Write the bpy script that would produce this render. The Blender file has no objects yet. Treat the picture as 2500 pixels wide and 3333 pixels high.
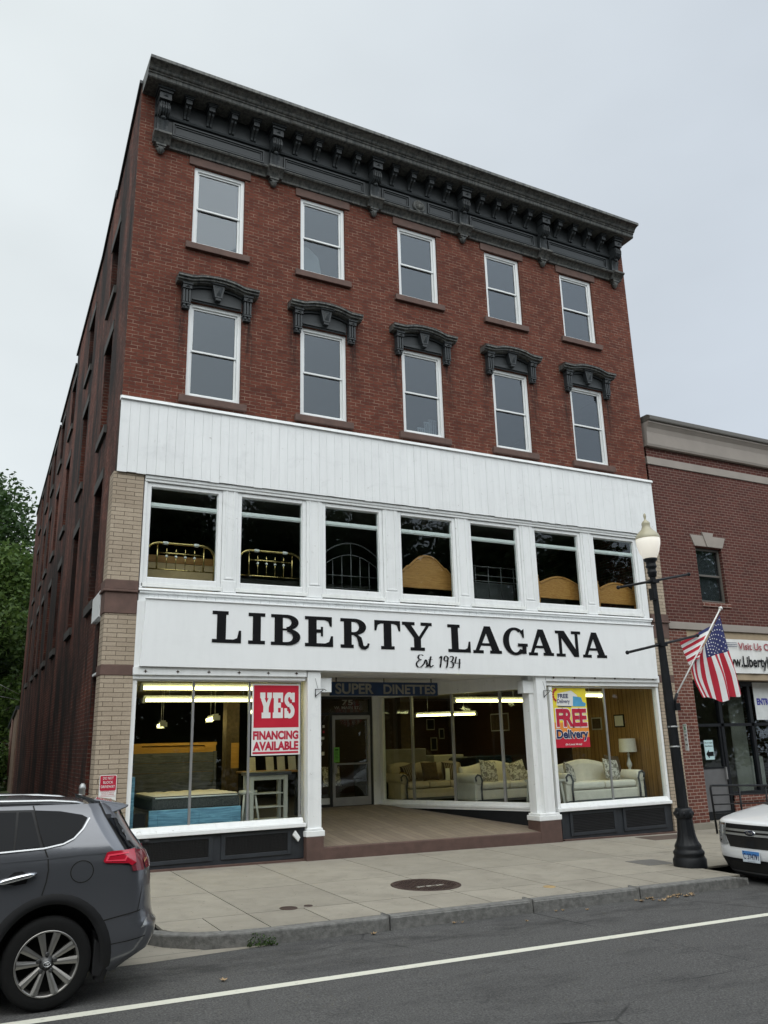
import bpy, bmesh, math, random
from mathutils import Vector, Matrix
random.seed(7)
sc = bpy.context.scene
R = math.radians
# ---------------------------------------------------------------- camera
CAM = Vector((-2.25828, -14.13381, 1.62))
def cam_axes(y, p, r):
    cy, sy, cp, sp = math.cos(y), math.sin(y), math.cos(p), math.sin(p)
    f = Vector((sy*cp, cy*cp, sp)); rt = Vector((cy, -sy, 0)); up = rt.cross(f)
    cr, sr = math.cos(r), math.sin(r)
    return cr*rt+sr*up, -sr*rt+cr*up, f
rt, up, fw = cam_axes(R(27.86636), R(15.64577), R(-1.50758))
cd = bpy.data.cameras.new('camera'); cam = bpy.data.objects.new('camera', cd)
sc.collection.objects.link(cam); sc.camera = cam
cam.matrix_world = Matrix(((rt.x, up.x, -fw.x, CAM.x), (rt.y, up.y, -fw.y, CAM.y), (rt.z, up.z, -fw.z, CAM.z), (0, 0, 0, 1)))
cd.sensor_fit = 'VERTICAL'; cd.sensor_height = 36; cd.sensor_width = 27; cd.lens = 2683.389/3333*36
cd.clip_start = .1; cd.clip_end = 1500
# ---------------------------------------------------------------- sky and sun
SUN_EL, SUN_AZ = 58, 200        # sun behind thin cloud, behind and left of the camera
w = bpy.data.worlds.new('World'); sc.world = w; w.use_nodes = True
nt = w.node_tree; nt.nodes.clear(); N = nt.nodes.new; L = nt.links.new
out = N('ShaderNodeOutputWorld'); bg = N('ShaderNodeBackground'); L(bg.outputs[0], out.inputs[0])
bg.inputs['Strength'].default_value = .1
sky = N('ShaderNodeTexSky'); sky.sky_type = 'NISHITA'; sky.sun_disc = False
sky.sun_elevation = R(SUN_EL); sky.sun_rotation = R(SUN_AZ); sky.dust_density = 3
tc = N('ShaderNodeTexCoord'); sep = N('ShaderNodeSeparateXYZ'); L(tc.outputs['Generated'], sep.inputs[0])
def wm(op, a, b=None, c=None):
    m = N('ShaderNodeMath'); m.operation = op
    for i, v in enumerate((a, b, c)):
        if v is None: continue
        if isinstance(v, (int, float)): m.inputs[i].default_value = v
        else: L(v, m.inputs[i])
    return m.outputs[0]
# cloud deck: pale at the left of the street, bluer to the right, brighter overhead and towards the veiled sun
side = N('ShaderNodeMapRange'); side.interpolation_type = 'SMOOTHSTEP'
L(sep.outputs[0], side.inputs[0]); side.inputs[1].default_value = -.1; side.inputs[2].default_value = .85
cl = N('ShaderNodeMix'); cl.data_type = 'RGBA'; L(side.outputs[0], cl.inputs[0])
cl.inputs[6].default_value = (8.9, 9.5, 9.6, 1); cl.inputs[7].default_value = (7.1, 7.8, 8.6, 1)
nz = N('ShaderNodeTexNoise'); nz.inputs['Scale'].default_value = 2.2; nz.inputs['Detail'].default_value = 4
mp = N('ShaderNodeMapping'); mp.inputs['Scale'].default_value = (1, 1, 2.2); L(tc.outputs['Generated'], mp.inputs[0]); L(mp.outputs[0], nz.inputs[0])
var = wm('MULTIPLY_ADD', nz.outputs[0], .30, .85)
back = N('ShaderNodeMapRange'); back.interpolation_type = 'SMOOTHSTEP'
L(sep.outputs[1], back.inputs[0]); back.inputs[1].default_value = .35; back.inputs[2].default_value = -.7
zen = N('ShaderNodeMapRange'); zen.interpolation_type = 'SMOOTHSTEP'
L(sep.outputs[2], zen.inputs[0]); zen.inputs[1].default_value = .0; zen.inputs[2].default_value = .8
bz = wm('ADD', wm('MULTIPLY', back.outputs[0], wm('MULTIPLY_ADD', zen.outputs[0], 1.25, .2)), .80)
tot = wm('MULTIPLY', var, bz)
vs = N('ShaderNodeVectorMath'); vs.operation = 'SCALE'; L(cl.outputs[2], vs.inputs[0]); L(tot, vs.inputs[3])
mx = N('ShaderNodeMix'); mx.data_type = 'RGBA'; mx.inputs[0].default_value = .9
L(sky.outputs[0], mx.inputs[6]); L(vs.outputs[0], mx.inputs[7]); L(mx.outputs[2], bg.inputs[0])
sd = bpy.data.lights.new('sun', 'SUN'); sd.energy = 1.0; sd.angle = R(70); sd.color = (1, .97, .92)
so = bpy.data.objects.new('sun', sd); sc.collection.objects.link(so)
az = R(SUN_AZ); el = R(SUN_EL)
so.rotation_euler = Vector((math.sin(az)*math.cos(el), math.cos(az)*math.cos(el), math.sin(el))).to_track_quat('Z', 'Y').to_euler()
so.location = (-6, -20, 25)
sc.view_settings.view_transform = 'Standard'; sc.view_settings.look = 'None'
sc.view_settings.exposure = 0.24; sc.view_settings.gamma = 1
cy = sc.cycles; cy.use_denoising = True
cy.max_bounces = 8; cy.diffuse_bounces = 4; cy.glossy_bounces = 4; cy.transmission_bounces = 6; cy.transparent_max_bounces = 16
cy.sample_clamp_indirect = 6; cy.caustics_reflective = False; cy.caustics_refractive = False
# ---------------------------------------------------------------- materials
MATS = {}
def srgb(r, g, b):
    f = lambda c: (c/255/12.92 if c <= 10 else ((c/255+.055)/1.055)**2.4)
    return (f(r), f(g), f(b))
class NB:
    """small node builder"""
    def __init__(s, name):
        s.m = bpy.data.materials.new(name); s.m.use_nodes = True
        s.t = s.m.node_tree; s.t.nodes.clear()
        s.out = s.n('ShaderNodeOutputMaterial'); s.b = s.n('ShaderNodeBsdfPrincipled'); s.l(s.b.outputs[0], s.out.inputs[0])
        MATS[name] = s.m
    def n(s, k): return s.t.nodes.new(k)
    def l(s, a, b): s.t.links.new(a, b)
    def setin(s, sock, v):
        if isinstance(v, (int, float)): sock.default_value = v
        elif isinstance(v, tuple): sock.default_value = v if len(v) == len(sock.default_value) else v+(1,)
        else: s.l(v, sock)
    def math(s, op, a, b=None, c=None, clamp=False):
        m = s.n('ShaderNodeMath'); m.operation = op; m.use_clamp = clamp
        for i, v in enumerate((a, b, c)):
            if v is not None: s.setin(m.inputs[i], v)
        return m.outputs[0]
    def co(s, kind='Object', scale=(1, 1, 1)):
        t = s.n('ShaderNodeTexCoord'); m = s.n('ShaderNodeMapping'); m.inputs['Scale'].default_value = scale
        s.l(t.outputs[kind], m.inputs[0]); return m.outputs[0]
    def noise(s, vec, scale, detail=4, rough=.55, dist=0):
        t = s.n('ShaderNodeTexNoise'); s.l(vec, t.inputs[0]); t.inputs['Scale'].default_value = scale
        t.inputs['Detail'].default_value = detail; t.inputs['Roughness'].default_value = rough; t.inputs['Distortion'].default_value = dist
        return t.outputs[0]
    def ramp(s, v, a, b, lo=0., hi=1.):
        m = s.n('ShaderNodeMapRange'); s.l(v, m.inputs[0]); m.inputs[1].default_value = a; m.inputs[2].default_value = b
        m.inputs[3].default_value = lo; m.inputs[4].default_value = hi; return m.outputs[0]
    def mix(s, f, a, b, mode='MIX'):
        m = s.n('ShaderNodeMix'); m.data_type = 'RGBA'; m.blend_type = mode
        s.setin(m.inputs[0], f); s.setin(m.inputs[6], a); s.setin(m.inputs[7], b); return m.outputs[2]
    def bump(s, h, strength=.4, dist=.01):
        b = s.n('ShaderNodeBump'); b.inputs['Strength'].default_value = strength; b.inputs['Distance'].default_value = dist
        s.setin(b.inputs['Height'], h); s.l(b.outputs[0], s.b.inputs['Normal'])
    def set(s, color=None, rough=None, metal=None, spec=None):
        if color is not None: s.setin(s.b.inputs['Base Color'], color)
        if rough is not None: s.setin(s.b.inputs['Roughness'], rough)
        if metal is not None: s.setin(s.b.inputs['Metallic'], metal)
        if spec is not None: s.setin(s.b.inputs['Specular IOR Level'], spec)
        return s
    def island(s):
        return s.n('ShaderNodeNewGeometry').outputs['Random Per Island']
def plain(name, col, rough=.6, metal=0, spec=.5, amt=.12, scale=6, bump=0, bscale=60, island=0, stretch=(1, 1, 1)):
    b = NB(name); v = b.co(scale=stretch); n = b.noise(v, scale, 5)
    f = b.ramp(n, .25, .75, 1-amt, 1+amt)
    if island: f = b.math('MULTIPLY', f, b.ramp(b.island(), 0, 1, 1-island, 1+island))
    g = b.n('ShaderNodeVectorMath'); g.operation = 'SCALE'; g.inputs[0].default_value = col; b.l(f, g.inputs[3])
    b.set(g.outputs[0], b.math('MULTIPLY_ADD', n, .2, max(rough-.1, .02)), metal, spec)
    if bump: b.bump(b.noise(v, bscale, 4), bump, .01)
    return b.m
def emit(name, col, st):
    b = NB(name); b.set(col, .5); b.b.inputs['Emission Color'].default_value = col+(1,); b.b.inputs['Emission Strength'].default_value = st; return b.m
def brickmat(name, c1, c2, mortar, bw, rh, ms, soot_shade=0, soot_shade_col=(.03, .025, .022), red=0, patch=0, bumpst=.5, wear=.35, streaks=False):
    b = NB(name); uv = b.co('UV')
    ds = b.n('ShaderNodeVectorMath'); ds.operation = 'ADD'       # wobble the courses a little
    nn = b.n('ShaderNodeTexNoise'); b.l(uv, nn.inputs[0]); nn.inputs['Scale'].default_value = 7
    sc2 = b.n('ShaderNodeVectorMath'); sc2.operation = 'MULTIPLY_ADD'; b.l(nn.outputs['Color'], sc2.inputs[0]); sc2.inputs[1].default_value = (.014,)*3; sc2.inputs[2].default_value = (-.007,)*3
    b.l(uv, ds.inputs[0]); b.l(sc2.outputs[0], ds.inputs[1])
    t = b.n('ShaderNodeTexBrick'); b.l(ds.outputs[0], t.inputs['Vector'])
    t.inputs['Color1'].default_value = c1+(1,); t.inputs['Color2'].default_value = c2+(1,)
    t.inputs['Scale'].default_value = 1; t.inputs['Mortar Size'].default_value = ms; t.inputs['Brick Width'].default_value = bw; t.inputs['Row Height'].default_value = rh
    t.inputs['Mortar Smooth'].default_value = .25; t.inputs['Bias'].default_value = -.1
    big = b.noise(uv, .8, 5, .6); med = b.noise(uv, 5, 4); fine = b.noise(uv, 38, 3)
    # some joints are light lime, others dark and eroded
    mc = b.mix(b.ramp(med, .42, .6), tuple(x*wear for x in mortar), mortar)
    b.l(mc, t.inputs['Mortar'])
    col = b.mix(b.ramp(big, .3, .7, 0, .45), t.outputs['Color'], (.55, .5, .47), 'MULTIPLY')
    col = b.mix(b.ramp(fine, .3, .75, 0, .5), col, (.6, .58, .56), 'MULTIPLY')
    if patch:
        spots = b.noise(uv, 2.3, 6, .7); col = b.mix(b.ramp(spots, .62, .74, 0, patch), col, (.24, .13, .095))
    if soot_shade:
        st = b.noise(b.co('UV', (.5, .16, 1)), 1.6, 6, .65); col = b.mix(b.ramp(st, .37, .57, 0, soot_shade), col, soot_shade_col)  # soot stains, made blacker and wider to stand in for shade on the wall
    if streaks:      # rain-washed soot below the ends of each window hood
        x = b.n('ShaderNodeSeparateXYZ'); b.l(uv, x.inputs[0]); d = None
        for cx in (1.646, 3.918, 6.257, 8.612, 10.888):
            e = b.math('ABSOLUTE', b.math('SUBTRACT', b.math('ABSOLUTE', b.math('SUBTRACT', x.outputs[0], cx)), .66)); d = e if d is None else b.math('MINIMUM', d, e)
        k = b.math('MULTIPLY', b.ramp(d, .02, .17, 1, 0), b.math('MULTIPLY', b.ramp(x.outputs[1], 8.2, 9.5, 0, 1), b.ramp(x.outputs[1], 9.75, 10.1, 1, 0)))
        k = b.math('MULTIPLY', k, b.ramp(b.noise(b.co('UV', (9, .7, 1)), 2.0, 5, .7), .38, .6)); col = b.mix(b.math('MULTIPLY', k, .95), col, (.014, .011, .010))
    b.set(col, .88, 0, .25)
    b.bump(b.math('ADD', b.math('MULTIPLY', t.outputs['Fac'], -1.0), b.math('MULTIPLY', fine, .5)), bumpst, .012)
    return b.m
def glassmat(name, tint=(.9, .95, .95), refl=.0, wob=.05, rough=0.0):
    """thin architectural glass: a reflecting and a see-through share"""
    b = NB(name); t = b.t; t.nodes.remove(b.b)
    lw = b.n('ShaderNodeLayerWeight'); lw.inputs[0].default_value = .5
    f = b.math('ADD', b.math('MULTIPLY', b.math('POWER', lw.outputs['Facing'], 5.0), .9), refl+.028, clamp=True)
    tr = b.n('ShaderNodeBsdfTransparent'); tr.inputs[0].default_value = tint+(1,)
    gl = b.n('ShaderNodeBsdfGlossy'); gl.inputs['Roughness'].default_value = rough; gl.inputs['Color'].default_value = (.9, .95, 1, 1)
    if wob == 0: wob = None
    wv = b.noise(b.co(), 1.3, 2); bp = b.n('ShaderNodeBump'); bp.inputs['Strength'].default_value = wob or 0; bp.inputs['Distance'].default_value = .05
    b.l(wv, bp.inputs['Height']); 
    if wob: b.l(bp.outputs[0], gl.inputs['Normal'])
    ms = b.n('ShaderNodeMixShader'); b.l(f, ms.inputs[0]); b.l(tr.outputs[0], ms.inputs[1]); b.l(gl.outputs[0], ms.inputs[2]); b.l(ms.outputs[0], b.out.inputs[0])
    return b.m
def paintmat(name, col, dirt=(.25, .22, .18), chips=.0, streak=.25, rough=.45, island=0):
    b = NB(name); v = b.co(); s = b.noise(b.co(scale=(3, 3, .35)), 3, 6, .65)
    c = b.mix(b.ramp(s, .45, .8, 0, streak), col, tuple(a*.55 for a in col))
    n2 = b.noise(v, 1.1, 4); c = b.mix(b.ramp(n2, .35, .7, 0, .14), c, tuple(a*.75 for a in col))
    gr = b.noise(b.co(scale=(1, 1, 1.6)), 1.9, 7, .72, .5); c = b.mix(b.ramp(gr, .54, .70, 0, streak*.9), c, tuple(a*.62 for a in col))
    if chips:
        k = b.noise(v, 9, 8, .75, .4); c = b.mix(b.ramp(k, .635, .67, 0, chips), c, dirt)
    if island: c = b.mix(b.ramp(b.island(), 0, 1, 0, island), c, tuple(a*.6 for a in col))
    b.set(c, rough, 0, .4); b.bump(b.noise(v, 45, 4), .12, .01)
    return b.m
def wood(name, c1, c2, sx=(1, 1, 14), scale=3, rough=.45, dist=1.5):
    b = NB(name); n = b.noise(b.co(scale=sx), scale, 6, .6, dist)
    b.set(b.mix(b.ramp(n, .35, .65), c1, c2), rough, 0, .4); return b.m
M_brick = brickmat('red_brick', (.170, .052, .033), (.110, .033, .023), (.30, .205, .155), .215, .0715, .0062, patch=.10, wear=.32, streaks=True)
M_brick_side = brickmat('side_brick', (.185, .050, .030), (.105, .029, .019), (.28, .19, .15), .215, .0715, .009, soot_shade=.95, soot_shade_col=(.008, .0065, .006), patch=.35)
M_tan = brickmat('tan_brick', (.50, .42, .325), (.41, .34, .26), (.17, .135, .10), .31, .074, .0055, wear=.7, bumpst=.35)
M_nbrick = brickmat('maroon_brick', (.122, .040, .031), (.085, .030, .025), (.27, .195, .165), .21, .073, .007, wear=.85, bumpst=.4)
M_nbrick2 = brickmat('pier_brick', (.19, .07, .05), (.13, .045, .036), (.42, .33, .28), .2, .073, .008, wear=.85)
M_white = paintmat('white_paint', (.82, .835, .835), chips=.5, streak=.24)
M_board = paintmat('white_board_paint', (.82, .835, .838), chips=.45, streak=.24, island=.07)
M_sign = paintmat('white_sign_metal', (.84, .855, .86), streak=.10, rough=.35)
M_vinyl = paintmat('white_vinyl', (.78, .80, .80), streak=.12, rough=.35)
M_bolt = plain('rusted_bolt', (.05, .035, .025), .8)
M_cornice = paintmat('dark_grey_cornice_paint', (.031, .036, .039), streak=.0, rough=.5)
def _cornice2():
    b = NB('stained_cornice_metal'); s = b.noise(b.co(scale=(7, 7, .5)), 2.2, 6, .7)
    c = b.mix(b.ramp(s, .35, .7), (.030, .034, .036), (.17, .17, .155)); k = b.noise(b.co(), 3.5, 6, .7)
    c = b.mix(b.ramp(k, .58, .7, 0, .8), c, (.035, .025, .016)); b.set(c, .55, 0, .4); return b.m
M_cornice2 = _cornice2()
M_brown = plain('brownstone', (.115, .068, .055), .8, bump=.3, amt=.25)
M_brown2 = plain('brown_painted_stone', (.095, .055, .045), .7, bump=.3, amt=.25)
M_lime = plain('cast_stone', (.30, .265, .235), .8, bump=.15, amt=.1, scale=2)
M_limedark = plain('bronze_coping', (.10, .092, .08), .5, amt=.1)
M_black = plain('black_paint', (.009, .010, .012), .45, spec=.25, amt=.3)
M_ink = plain('black_sign_paint', (.006, .006, .007), .5, spec=.15, amt=.2)
M_vent = plain('dark_blue_grey_paint', (.022, .026, .032), .5, amt=.25)
M_grille = plain('black_wire_grille', (.008, .008, .009), .6)
M_maroon = plain('maroon_board', (.05, .012, .016), .6, amt=.3)
M_sidestone = plain('sooty_stone', (.055, .052, .048), .85, amt=.35, bump=.3)
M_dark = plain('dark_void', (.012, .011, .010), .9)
M_alu = plain('aluminium', (.36, .36, .36), .4, .6, amt=.1)
M_bronze = plain('dark_bronze_metal', (.03, .032, .033), .4, .3)
M_steel = plain('galvanised_steel', (.38, .39, .39), .45, .7, amt=.2)
M_glass_up = glassmat('coated_window_glass', (.6, .65, .68), .045, 0)
M_glass_nb = glassmat('dusty_shop_glass', (.8, .84, .84), .04)
M_glass = glassmat('shop_glass', (.93, .96, .95), .0)
M_plaster = plain('old_plaster', (.22, .2, .18), .9)
M_ceil = plain('tile_ceiling', (.42, .36, .26), .9)
M_floor = plain('showroom_carpet', (.06, .05, .04), .95)
M_panel = None
def _panel():
    b = NB('wood_panelling'); v = b.co(scale=(9, 9, .4)); n = b.noise(v, 2, 6, .6, .8)
    c = b.mix(b.ramp(n, .35, .65), (.42, .25, .10), (.27, .145, .052))
    x = b.n('ShaderNodeSeparateXYZ'); b.l(b.co('UV'), x.inputs[0])
    g = b.math('FRACT', b.math('MULTIPLY', x.outputs[0], 7.0)); c = b.mix(b.math('LESS_THAN', g, .07), c, (.03, .015, .006))
    b.set(c, .4, 0, .4); return b.m
M_panel = _panel()
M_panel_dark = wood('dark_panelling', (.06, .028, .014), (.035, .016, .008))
M_tube = emit('fluorescent_tube', (1, .90, .40), 7.5)
M_lamp_shade = plain('cream_shade', (.72, .68, .6), .7)
M_fabric = plain('cream_upholstery', (.72, .67, .58), .9, amt=.08, bump=.2, bscale=200)
M_fabric2 = plain('beige_upholstery', (.55, .47, .36), .9, amt=.1, bump=.2, bscale=200)
M_damask = None
def _damask():
    b = NB('damask_cushion'); v = b.co(); n = b.noise(v, 16, 3, .6, 1.2); b.set(b.mix(b.ramp(n, .48, .54), (.62, .59, .53), (.2, .18, .15)), .9); return b.m
M_damask = _damask()
M_cushion2 = plain('brown_cushion', (.09, .06, .035), .9, amt=.4, scale=14)
M_stripe = None
def _stripe():
    b = NB('striped_cushion'); x = b.n('ShaderNodeSeparateXYZ'); b.l(b.co(), x.inputs[0]); g = b.math('FRACT', b.math('MULTIPLY', x.outputs[0], 18))
    b.set(b.mix(b.math('LESS_THAN', g, .4), (.05, .03, .025), (.32, .27, .2)), .9); return b.m
M_stripe = _stripe()
M_brass = plain('brass', (.55, .42, .17), .25, 1, amt=.2)
M_porc = plain('white_porcelain', (.75, .75, .72), .25)
M_iron = plain('grey_iron', (.10, .10, .105), .45, .4)
M_oak = wood('oak_veneer', (.42, .22, .065), (.30, .14, .035), (1, 1, 10), 3)
M_pine = wood('pine_veneer', (.48, .25, .07), (.33, .14, .03), (1.2, 1, 7), 3.2, dist=2.5)
M_yellow = wood('honey_wood', (.62, .33, .07), (.48, .24, .05))
M_grey_wood = wood('grey_weathered_wood', (.15, .15, .16), (.06, .06, .066), (.7, 1, 6), 4)
M_blue_wood = wood('blue_weathered_wood', (.22, .46, .62), (.08, .19, .29), (.5, 1, 6), 4)
M_mesh = None
def _mesh():
    b = NB('black_knit'); t = b.n('ShaderNodeTexVoronoi'); b.l(b.co('UV', (1, 1.8, 1)), t.inputs[0]); t.inputs['Scale'].default_value = 75
    b.set(b.mix(b.ramp(t.outputs['Distance'], .35, .6), (.010, .011, .012), (.10, .105, .10)), .8); return b.m
M_mesh = _mesh()
M_matt = plain('cream_quilt', (.72, .63, .5), .9, bump=.4, bscale=25)
M_white_wood = plain('antique_white_wood', (.50, .48, .42), .5, amt=.1)
M_paper = plain('white_paper', (.72, .72, .7), .8, amt=.04)
M_green_paper = plain('green_paper', (.22, .60, .12), .8, amt=.04)
M_cyan_paper = plain('pale_cyan_paper', (.5, .68, .7), .8, amt=.05)
M_red = plain('sign_red', (.50, .012, .035), .45, amt=.06)
M_redtxt = plain('crimson_ink', (.45, .015, .045), .45, amt=.06)
M_yel = plain('sign_yellow', (.80, .66, .04), .5, amt=.05)
M_orange = plain('sign_orange', (.75, .26, .04), .5, amt=.08)
M_navy = plain('navy_ink', (.012, .022, .09), .5)
M_cab = plain('sky_blue_ink', (.08, .33, .55), .5)
M_signblue = plain('faded_blue_enamel', (.010, .035, .10), .5, amt=.3)
M_neon = plain('dusty_glass_letter', (.27, .26, .22), .4, amt=.3)
M_green = plain('sign_green', (.02, .22, .10), .5)
M_tanboard = plain('tan_board', (.36, .28, .185), .7, amt=.08)
M_asphalt = None
def _asphalt():
    b = NB('asphalt'); v = b.co(); f = b.noise(v, 62, 3, .75); m = b.noise(b.co(scale=(.55, 1.6, 1)), 1.5, 6, .65); bg_ = b.noise(v, .35, 3)
    c = b.mix(b.ramp(f, .3, .72), (.038, .038, .038), (.175, .172, .167))
    g2 = b.noise(v, 48, 3, .7); c = b.mix(b.ramp(g2, .35, .68, 0, .7), c, (.5, .5, .5), 'MULTIPLY')
    c = b.mix(b.ramp(m, .50, .68, 0, .9), c, (.62, .62, .63), 'MULTIPLY')
    xy = b.n('ShaderNodeSeparateXYZ'); b.l(b.co(), xy.inputs[0])      # oil and drip stains where cars park along the kerb
    oil = b.math('MULTIPLY', b.ramp(b.math('ABSOLUTE', b.math('ADD', xy.outputs[1], 5.45)), .1, .55, 1, 0), b.ramp(b.noise(b.co(scale=(.8, 2.2, 1)), 2.6, 6, .7), .46, .62))
    c = b.mix(b.math('MULTIPLY', oil, .6), c, (.026, .026, .026))
    ck = b.n('ShaderNodeTexVoronoi'); ck.feature = 'DISTANCE_TO_EDGE'; b.l(b.co(), ck.inputs[0]); ck.inputs['Scale'].default_value = .33
    c = b.mix(b.math('MULTIPLY', b.ramp(ck.outputs['Distance'], .002, .006, 1, 0), b.ramp(b.noise(v, .5, 3), .5, .6)), c, (.02, .02, .02))
    c = b.mix(b.ramp(bg_, .3, .7, 0, .35), c, (.72, .72, .74), 'MULTIPLY')
    sp = b.noise(v, 85, 1); c = b.mix(b.ramp(sp, .74, .78, 0, .8), c, (.22, .22, .21))
    b.set(c, .85, 0, .3); b.bump(f, .45, .008); return b.m
M_asphalt = _asphalt()
M_concrete = None
def _concrete():
    b = NB('concrete_slabs'); v = b.co(); f = b.noise(v, 90, 3); m = b.noise(v, 1.8, 6, .65); st = b.noise(v, 7, 5, .7)
    c = b.mix(b.ramp(m, .3, .7), (.325, .300, .250), (.262, .240, .200))
    c = b.mix(b.ramp(st, .6, .75, 0, .4), c, (.13, .12, .105)); c = b.mix(b.ramp(f, .3, .7, 0, .3), c, (.75, .74, .72), 'MULTIPLY')
    g = b.ramp(b.island(), 0, 1, .92, 1.07); q = b.n('ShaderNodeVectorMath'); q.operation = 'SCALE'; b.l(c, q.inputs[0]); b.l(g, q.inputs[3])
    blot = b.noise(v, 3.2, 4, .6, .6); gs = b.n('ShaderNodeVectorMath'); gs.operation = 'SCALE'; b.l(q.outputs[0], gs.inputs[0]); b.l(b.ramp(blot, .52, .68, 1, .88), gs.inputs[3]); q = gs
    sp = b.noise(v, 24, 1); c2 = b.mix(b.ramp(sp, .755, .765, 0, .8), q.outputs[0], (.05, .045, .04))
    b.set(c2, .9, 0, .25); b.bump(f, .25, .006); return b.m
M_concrete = _concrete()
M_joint = plain('joint_dirt', (.07, .062, .05), .95, amt=.3)
M_granite = plain('granite_kerb', (.15, .148, .14), .85, amt=.4, scale=14, bump=.8, bscale=30)
M_worn = paintmat('peeling_white_paint', (.80, .81, .79), dirt=(.34, .23, .12), chips=.9, streak=.3)
M_line = None
def _line():
    b = NB('road_paint'); k = b.noise(b.co(), 22, 6, .75); b.set(b.mix(b.ramp(k, .58, .68, 0, .6), (.66, .65, .56), (.2, .2, .19)), .7); b.bump(b.noise(b.co(), 150, 2), .3, .006); return b.m
M_line = _line()
M_hoodtop = plain('rust_blackened_flashing', (.06, .03, .022), .85, amt=.6, scale=9, bump=.5)
M_rust = plain('rusty_iron', (.055, .034, .028), .7, .3, amt=.3, bump=.3)
M_tile = None
def _tile():
    b = NB('porch_planks'); t = b.n('ShaderNodeTexBrick'); b.l(b.co('UV', (1, 1, 1)), t.inputs['Vector']); t.inputs['Scale'].default_value = 1
    t.inputs['Brick Width'].default_value = .15; t.inputs['Row Height'].default_value = 1.2; t.inputs['Mortar Size'].default_value = .004; t.offset = .4
    t.inputs['Color1'].default_value = (.235, .19, .145, 1); t.inputs['Color2'].default_value = (.185, .148, .112, 1); t.inputs['Mortar'].default_value = (.07, .055, .042, 1)
    n = b.noise(b.co(), 5, 5); b.set(b.mix(b.ramp(n, .35, .7, 0, .5), t.outputs['Color'], (.7, .68, .66), 'MULTIPLY'), .7); return b.m
M_tile = _tile()
def leafmat(name, c1, c2):
    b = NB(name); r = b.island(); c = b.mix(r, c1, c2); b.set(c, .55, 0, .35)
    tl = b.n('ShaderNodeBsdfTranslucent'); b.l(c, tl.inputs[0]); ms = b.n('ShaderNodeMixShader'); ms.inputs[0].default_value = .3
    b.l(b.b.outputs[0], ms.inputs[1]); b.l(tl.outputs[0], ms.inputs[2]); b.l(ms.outputs[0], b.out.inputs[0]); return b.m
M_leaf = leafmat('maple_leaf', (.022, .05, .014), (.05, .095, .022))
M_leaf2 = leafmat('light_leaf', (.045, .09, .02), (.095, .15, .03))
M_weed = leafmat('weed_leaf', (.05, .10, .03), (.09, .15, .04))
M_bark = plain('bark', (.05, .04, .032), .9, bump=.6, amt=.3)
M_dryleaf = plain('dry_leaf', (.27, .185, .10), .8, amt=.3, island=.5)
M_grass = plain('lawn_soil', (.05, .07, .02), .95, amt=.4, scale=2)
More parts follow.
